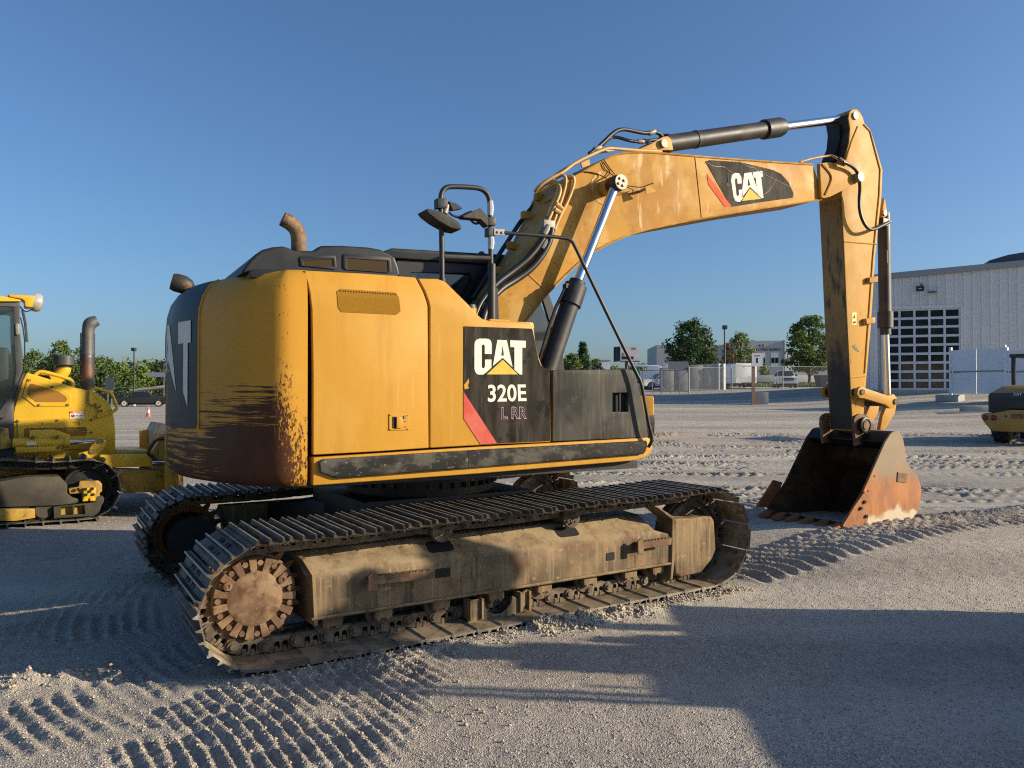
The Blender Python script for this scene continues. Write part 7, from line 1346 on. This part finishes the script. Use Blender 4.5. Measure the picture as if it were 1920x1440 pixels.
def verge(u0, u1, v0, v1, name, label):
    us = np.linspace(u0, u1, 12); vs_ = np.linspace(v0, v1, 5); V_ = []; 
    for vv in vs_:
        for uu in us: p = site(uu, vv, tz(uu, vv)+0.06+0.3*float(sstep(v0, v1, vv))); V_.append(tuple(p))
    f = [(j*12+i, j*12+i+1, (j+1)*12+i+1, (j+1)*12+i) for j in range(4) for i in range(11)]
    me = bpy.data.meshes.new(name); me.from_pydata(V_, [], f); me.materials.append(grassM); tag(link(name, me), label, kind='structure')
verge(at(1396, 88), at(1620, 88), 86, 103, 'verge', 'grass bank beyond the white pickup'); grass_strip(at(1396, 88), at(1620, 88), 86, 95, 5000)
verge(at(150, 112), at(330, 112), 108, 130, 'verge', 'grass under the left tree line')
sp_ = empty('skip_bin', site(at(1551, 84), 84, 2.15), SITE_ROT); tag(sp_, 'dark blue skip bin half hidden by the excavator stick', 'bin'); MB().plate([(-0.6,0.05),(1.3,0.05),(1.6,1.35),(-0.9,1.35)], 0, 1.5).build('bin_body', blueM, sp_, bevel=0.03); MB().box(-0.95, 1.65, -0.05, 1.55, 1.35, 1.45).build('bin_rim', blueM, sp_)
# billboard
v = 190.0; Q = [(26.902,190,9.628),(31.261,190,13.191),(25.451,190,9.365),(28.35,190,7.848)]; bb = empty('billboard', site(Q[3][0], v, 0.5), SITE_ROT); tag(bb, 'pale pink roadside billboard on a single dark post', 'billboard'); ox, oz = Q[3][0], 0.5
a_, b_ = (Q[0][0]-ox, Q[0][2]-oz), (Q[1][0]-ox, Q[1][2]-oz)
pn = MB().box(a_[0], b_[0], -0.1, 0.1, a_[1], b_[1]).build('poster', flat('pale_pink_poster', (0.62,0.52,0.56), 0.5), bb); MB().box(a_[0]-0.2, b_[0]+0.3, -0.6, 0.4, a_[1]-0.25, a_[1]-0.05).build('catwalk', black, bb); MB().cyl((0,0.3,-2), (0,0.3,a_[1]), 0.4, n=12).build('post', black, bb)
MB().add([(a_[0]-0.1,0.0,a_[1]-0.1),(Q[2][0]-ox,2.5,a_[1]-0.2),(Q[2][0]-ox,2.5,b_[1]),(a_[0]-0.1,0,b_[1])], [(0,1,2,3)]).build('back_face', flat('slate_back', (0.03,0.04,0.055), 0.6), bb)
for i in range(5): t = (i+0.5)/5; MB().cyl((a_[0]-0.1+(Q[2][0]-ox-a_[0]+0.1)*t, 2.5*t-0.1, a_[1]), (a_[0]-0.1+(Q[2][0]-ox-a_[0]+0.1)*t, 2.5*t-0.1, b_[1]), 0.06, n=5).build('back_strut', black, bb)
w_ = b_[0]-a_[0]; h_ = b_[1]-a_[1]
lettering('poster_words', 'AREA', lambda a, b: (a_[0]+w_*(0.58+0.28*a), -0.115, a_[1]+h_*(0.76+0.16*b)), mat('brown_print', (0.12,0.08,0.05), 0.6), bb, bold=0.03)
MB().box(a_[0]+w_*0.05, a_[0]+w_*0.72, -0.12, -0.1, a_[1]+h_*0.10, a_[1]+h_*0.30).build('poster_band', darkM, bb); MB().plate([(a_[0]+w_*0.03,a_[1]+h_*0.1),(a_[0]+w_*0.22,a_[1]+h_*0.1),(a_[0]+w_*0.2,a_[1]+h_*0.5),(a_[0]+w_*0.1,a_[1]+h_*0.6),(a_[0]+w_*0.04,a_[1]+h_*0.4)], -0.118, -0.1).build('poster_figure', flat('grey_print', (0.2,0.18,0.18), 0.6), bb)
# white building fragment far off
wb = empty('distant_shed', site(at(1120, 180), 180, 0.8), SITE_ROT); tag(wb, 'small white building glimpsed between distant trees', 'building'); MB().box(0, 3.0, 0, 6, -1, 1.61+(737.3-677)/1441.4*180-0.8).build('wall', whiteM, wb); MB().box(-0.1, 3.1, -0.1, 6, 1.61+(737.3-677)/1441.4*180-0.8, 1.9+(737.3-677)/1441.4*180-0.8).build('roof', galv, wb)
# ---- distant wooded ridge
def ridge():
    n_ = 140; u = np.linspace(-420, 420, n_); h = 11+6*fbm(u*0.012, u*0+3, 2)+2*fbm(u*0.08, u*0, 3); V_ = []
    for i in range(n_): V_ += [tuple(site(u[i], 620, -3)), tuple(site(u[i], 640, float(h[i])*1.5)), tuple(site(u[i], 700, -3))]
    f = []
    for i in range(n_-1): f += [(3*i, 3*i+3, 3*i+4, 3*i+1), (3*i+1, 3*i+4, 3*i+5, 3*i+2)]
    me = bpy.data.meshes.new('hills'); me.from_pydata(V_, [], f); me.materials.append(flat('far_woods', (0.07, 0.10, 0.085), 0.9, [((0.05, 0.075, 0.06), 0.02, 0.4, 0.7, 0.6)])); tag(link('hills', me), 'low wooded ridge on the horizon', kind='structure')
ridge()
# ---- trees
def leaf_mat(name, c1, c2, c3):
    m = bpy.data.materials.new(name); m.use_nodes = True; N = m.node_tree.nodes; L = m.node_tree.links; b = N['Principled BSDF']; b.inputs['Roughness'].default_value = 0.6; b.inputs['Specular IOR Level'].default_value = 0.3
    g = N.new('ShaderNodeNewGeometry'); r = N.new('ShaderNodeValToRGB'); r.color_ramp.elements[0].color = (*c1, 1); r.color_ramp.elements[1].color = (*c3, 1); e = r.color_ramp.elements.new(0.5); e.color = (*c2, 1); L.new(g.outputs['Random Per Island'], r.inputs[0]); L.new(r.outputs[0], b.inputs['Base Color'])
    tr = N.new('ShaderNodeBsdfTranslucent'); L.new(r.outputs[0], tr.inputs['Color']); mx = N.new('ShaderNodeMixShader'); mx.inputs[0].default_value = 0.25; L.new(b.outputs[0], mx.inputs[1]); L.new(tr.outputs[0], mx.inputs[2]); L.new(mx.outputs[0], N['Material Output'].inputs['Surface']); return m
LEAF = {'dark': leaf_mat('dark_leaves', (0.030,0.060,0.020), (0.055,0.10,0.03), (0.085,0.14,0.04)), 'mid': leaf_mat('mid_leaves', (0.065,0.11,0.025), (0.11,0.165,0.04), (0.17,0.22,0.06)), 'lime': leaf_mat('lime_leaves', (0.10,0.15,0.03), (0.16,0.22,0.045), (0.23,0.28,0.07)), 'dry': leaf_mat('dry_twigs', (0.10,0.055,0.035), (0.15,0.085,0.055), (0.19,0.12,0.075)), 'pale': leaf_mat('pale_leaves', (0.10,0.13,0.04), (0.22,0.26,0.10), (0.36,0.38,0.20))}
barkM = flat('bark', (0.085, 0.065, 0.048), 0.9, [((0.14, 0.11, 0.08), (4, 4, 1), 0.4, 0.7, 0.6)])
def tree(label, px, v, top_, wpx, leaf='mid', base=None, trunk=0.25, n_=2600, size=0.26, group=None, shape='round', name='tree', seed=1, flat_=1.0):
    rg = np.random.default_rng(seed*17+int(px)); u = at(px, v); zb = tz(u, v) if base is None else base
    H = 1.61+(737.3-top_)/1441.4*v-zb; W = wpx/1441.4*v/2
    o = empty(name, site(u, v, zb), 0); tag(o, label, 'tree', group)
    c0 = H*trunk; ch = H-c0
    # clumps at limb ends
    k = 38 if shape != 'shrub' else 18; cl_ = []
    for i in range(k):
        t = (i+0.5)/k; zz = c0+ch*(0.06+0.9*t)
        if shape == 'cone': rad = W*(1.02-0.92*t)*(0.75+0.35*rg.random())
        elif shape == 'column': rad = W*math.sin(math.pi*min(0.97, 0.12+0.85*t))**0.6*(0.7+0.4*rg.random())
        else: rad = W*math.sin(math.pi*min(0.98, 0.16+0.80*t))**0.75*(0.55+0.5*rg.random())
        a = i*2.399+rg.random()*0.6; cl_.append((rad*0.82*math.cos(a), rad*0.82*math.sin(a), zz, max(0.16*W, (0.20+0.20*rg.random())*W*(1-0.3*t))))
    cl_.append((0, 0, c0+ch*0.86, 0.30*W)); cl_.append((0, 0, c0+ch*0.55, 0.5*W))
    tb = MB(); r0 = max(0.06, H*0.022); tb.tube([(0,0,-0.3), (0.02*H*rg.normal(),0.02*H*rg.normal(),c0), (0,0,c0+ch*0.5), (0,0,c0+ch*0.85)], [r0*1.2, r0*0.85, r0*0.5, r0*0.15], 8, smooth=1); tb.build('trunk', barkM, o, smooth=50)
    lb_ = MB()
    for x, y, z, r in cl_[::2]:
        zz = max(c0*0.8, z-0.35*ch*0.5); lb_.tube([(0,0,zz*0.9), (x*0.5,y*0.5,(zz*0.9+z)/2+0.03*H), (x,y,z)], [r0*0.4, r0*0.25, r0*0.08], 5, smooth=1)
    lb_.build('limbs', barkM, o, smooth=50)
    w = np.array([c[3]**2 for c in cl_]); idx = rg.choice(len(cl_), n_, p=w/w.sum()); C_ = np.array([c[:3] for c in cl_])[idx]; Rr = np.array([c[3] for c in cl_])[idx]
    d = rg.normal(0, 1, (n_, 3)); d /= np.linalg.norm(d, axis=1)[:, None]; P = C_+d*(Rr*rg.uniform(0.25, 1.25, n_))[:, None]*np.array([1, 1, 0.78*flat_])
    s = size*0.8*rg.uniform(0.4, 1.3, n_)
    nrm = d*0.6+rg.normal(0, 0.7, (n_, 3))+np.array([0, 0, 0.4]); nrm /= np.linalg.norm(nrm, axis=1)[:, None]; t1 = np.cross(nrm, rg.normal(0, 1, (n_, 3))); t1 /= np.linalg.norm(t1, axis=1)[:, None]; t2 = np.cross(nrm, t1)
    q = np.stack([P-t1*s[:, None], P-t2*s[:, None]*0.55, P+t1*s[:, None], P+t2*s[:, None]*0.55], 1).reshape(-1, 3); f = np.arange(n_*4).reshape(-1, 4)
    me = bpy.data.meshes.new('crown'); me.from_pydata(q.tolist(), [], f.tolist()); me.materials.append(LEAF[leaf]); link('crown', me, o); return o
g1 = 'trees beyond the left fence'
tree('pale leaved tree rising between dozer cab and precleaner', 62, 112, 655, 70, 'mid', group=g1, seed=1, n_=3800, trunk=0.08)
tree('tall tree directly behind the dozer precleaner', 113, 116, 637, 62, 'mid', group=g1, seed=2, n_=3800, trunk=0.1)
tree('dark tree left of the precleaner low down', 88, 124, 668, 60, 'dark', group=g1, seed=3, n_=3200, trunk=0.08)
tree('tall tree behind the dozer exhaust stack', 155, 112, 648, 74, 'mid', group=g1, seed=4, n_=4000, trunk=0.08)
tree('broad tree right of the dozer exhaust stack', 190, 118, 668, 70, 'dark', group=g1, seed=5, n_=3600, trunk=0.06)
tree('bushy lime green tree left of the tall lamp post', 222, 122, 686, 74, 'lime', group=g1, seed=6, n_=4200, trunk=0.05)
tree('bushy lime green tree right of the tall lamp post', 266, 124, 686, 66, 'lime', group=g1, seed=7, n_=4200, trunk=0.05)
tree('dark conifer like tree behind the carport', 305, 132, 677, 62, 'dark', group=g1, seed=8, n_=3400, trunk=0.1)
tree('green tree filling the gap behind the counterweight edge', 322, 126, 695, 50, 'mid', group=g1, seed=9, n_=3000, trunk=0.06)
tree('green tree at the far left behind the cab glass', 15, 114, 662, 70, 'mid', group=g1, seed=10, n_=3000, trunk=0.08)
tree('pale flowering sapling right of the dozer exhaust', 200, 108, 700, 22, 'pale', group=g1, seed=11, n_=900, trunk=0.05, size=0.2, shape='column')
tree('low round tree under the lime trees by the fence', 245, 116, 708, 60, 'mid', group=g1, seed=12, n_=2600, trunk=0.04); tree('low dark tree left of the sign board', 175, 118, 700, 50, 'dark', group=g1, seed=13, n_=2400, trunk=0.04)
bare = empty('bare_tree', site(at(240, 126), 126, 0), 0); tag(bare, 'leafless tree poking above the lime green trees', 'tree'); tbm = MB(); rb = random.Random(5)
def twig(p, d, l, r, depth):
    e = p+d*l; tbm.tube([p, (p+e)/2+Vector((rb.gauss(0,.05), rb.gauss(0,.05), 0))*l, e], [r, r*0.8, r*0.6], 4)
    if depth:
        for _ in range(3): dd = (d+Vector((rb.gauss(0,.5), rb.gauss(0,.5), rb.gauss(0.15,.3)))).normalized(); twig(e, dd, l*0.65, r*0.55, depth-1)
twig(Vector((0,0,0)), Vector((0,0,1)), 3.2, 0.09, 4); tbm.build('branches', flat('grey_bark', (0.25,0.22,0.19), 0.9), bare)
g2 = 'trees behind the excavator boom'
tree('green tree seen between boom and near boom cylinder', 1016, 98, 606, 46, 'mid', group=g2, seed=21, n_=4200, trunk=0.12)
tree('dark tree with a pointed top right of the boom cylinder', 1093, 120, 641, 46, 'dark', group=g2, seed=22, n_=3600, trunk=0.1, shape='cone'); tree('bushy tree below the pointed dark tree', 1072, 116, 662, 54, 'mid', group=g2, seed=23, n_=3600, trunk=0.05); tree('pale bush beside the white distant shed', 1117, 150, 671, 36, 'mid', group=g2, seed=24, n_=2600, trunk=0.05)
tree('large dark spreading tree above the concrete wall', 1296, 100, 599, 106, 'dark', base=2.2, group=g2, seed=25, n_=9000, trunk=0.10, size=0.26)
tree('green willow like tree beside the lamp post', 1388, 106, 621, 62, 'lime', base=2.4, group=g2, seed=26, n_=5200, trunk=0.08, size=0.2); tree('brown half dead bush left of the willow', 1366, 98, 640, 40, 'dry', base=2.2, group=g2, seed=27, n_=2600, trunk=0.02, size=0.13, shape='shrub')
tree('spreading green tree standing on the grass by the stick', 1516, 92, 590, 98, 'mid', base=2.3, group=g2, seed=28, n_=7500, trunk=0.17, size=0.24, flat_=0.7); tree('small bright bush before the office block', 1433, 112, 681, 24, 'lime', base=3.0, group=g2, seed=29, n_=1000, trunk=0.02, shape='shrub')
g3 = 'low trees along the far road'
for i, (px, v_, tp, w_, lf) in enumerate(((1040,170,684,60,'mid'), (1150,200,686,60,'mid'), (1205,170,681,50,'lime'), (1235,160,680,46,'mid'), (1260,150,682,50,'dark'), (1185,230,684,50,'dark'), (980,160,690,70,'mid'), (1330,150,680,50,'dark'), (1500,170,690,70,'mid'), (1570,150,680,60,'mid'))):
    tree(('low roadside tree left of the pointed tree', 'low roadside tree under the billboard', 'lime roadside tree right of the billboard', 'low roadside tree left of the big dark tree', 'low dark tree tucked under the big dark tree', 'dark roadside tree behind the billboard post', 'low tree hidden behind the near boom cylinder', 'dark tree behind the concrete fins', 'low tree behind the pickup and barrier', 'low tree behind the excavator stick')[i], px, v_, tp, w_, lf, group=g3, seed=40+i, n_=1500, trunk=0.03, size=0.4)
# ---- closed wood behind the left tree line, one mass
def woods():
    n_ = 26000; rg = np.random.default_rng(99); px = rg.uniform(-700, 975, n_); v_ = rg.uniform(134, 150, n_); u = (px-960)/1441.4*v_
    top_ = 4.6+3.4*fbm(u*0.10, u*0+1.0, 3)+2.2*fbm(u*0.5, v_*0.2, 4); z = top_*rg.uniform(0, 1, n_)**0.7
    P = np.stack([CAM.x+RT.x*u+FW.x*v_, CAM.y+RT.y*u+FW.y*v_, z], -1); s = 0.42*rg.uniform(0.4, 1.3, n_)
    nr_ = rg.normal(0, 1, (n_, 3))+np.array([0, 0, 0.5]); nr_ /= np.linalg.norm(nr_, axis=1)[:, None]; t1 = np.cross(nr_, rg.normal(0, 1, (n_, 3))); t1 /= np.linalg.norm(t1, axis=1)[:, None]; t2 = np.cross(nr_, t1)
    q = np.stack([P-t1*s[:, None], P-t2*s[:, None]*0.6, P+t1*s[:, None], P+t2*s[:, None]*0.6], 1).reshape(-1, 3)
    me = bpy.data.meshes.new('woods'); me.from_pydata(q.tolist(), [], np.arange(n_*4).reshape(-1, 4).tolist()); me.materials.append(LEAF['mid']); tag(link('woods', me), 'distant green wood behind the left tree line', kind='stuff')
woods()
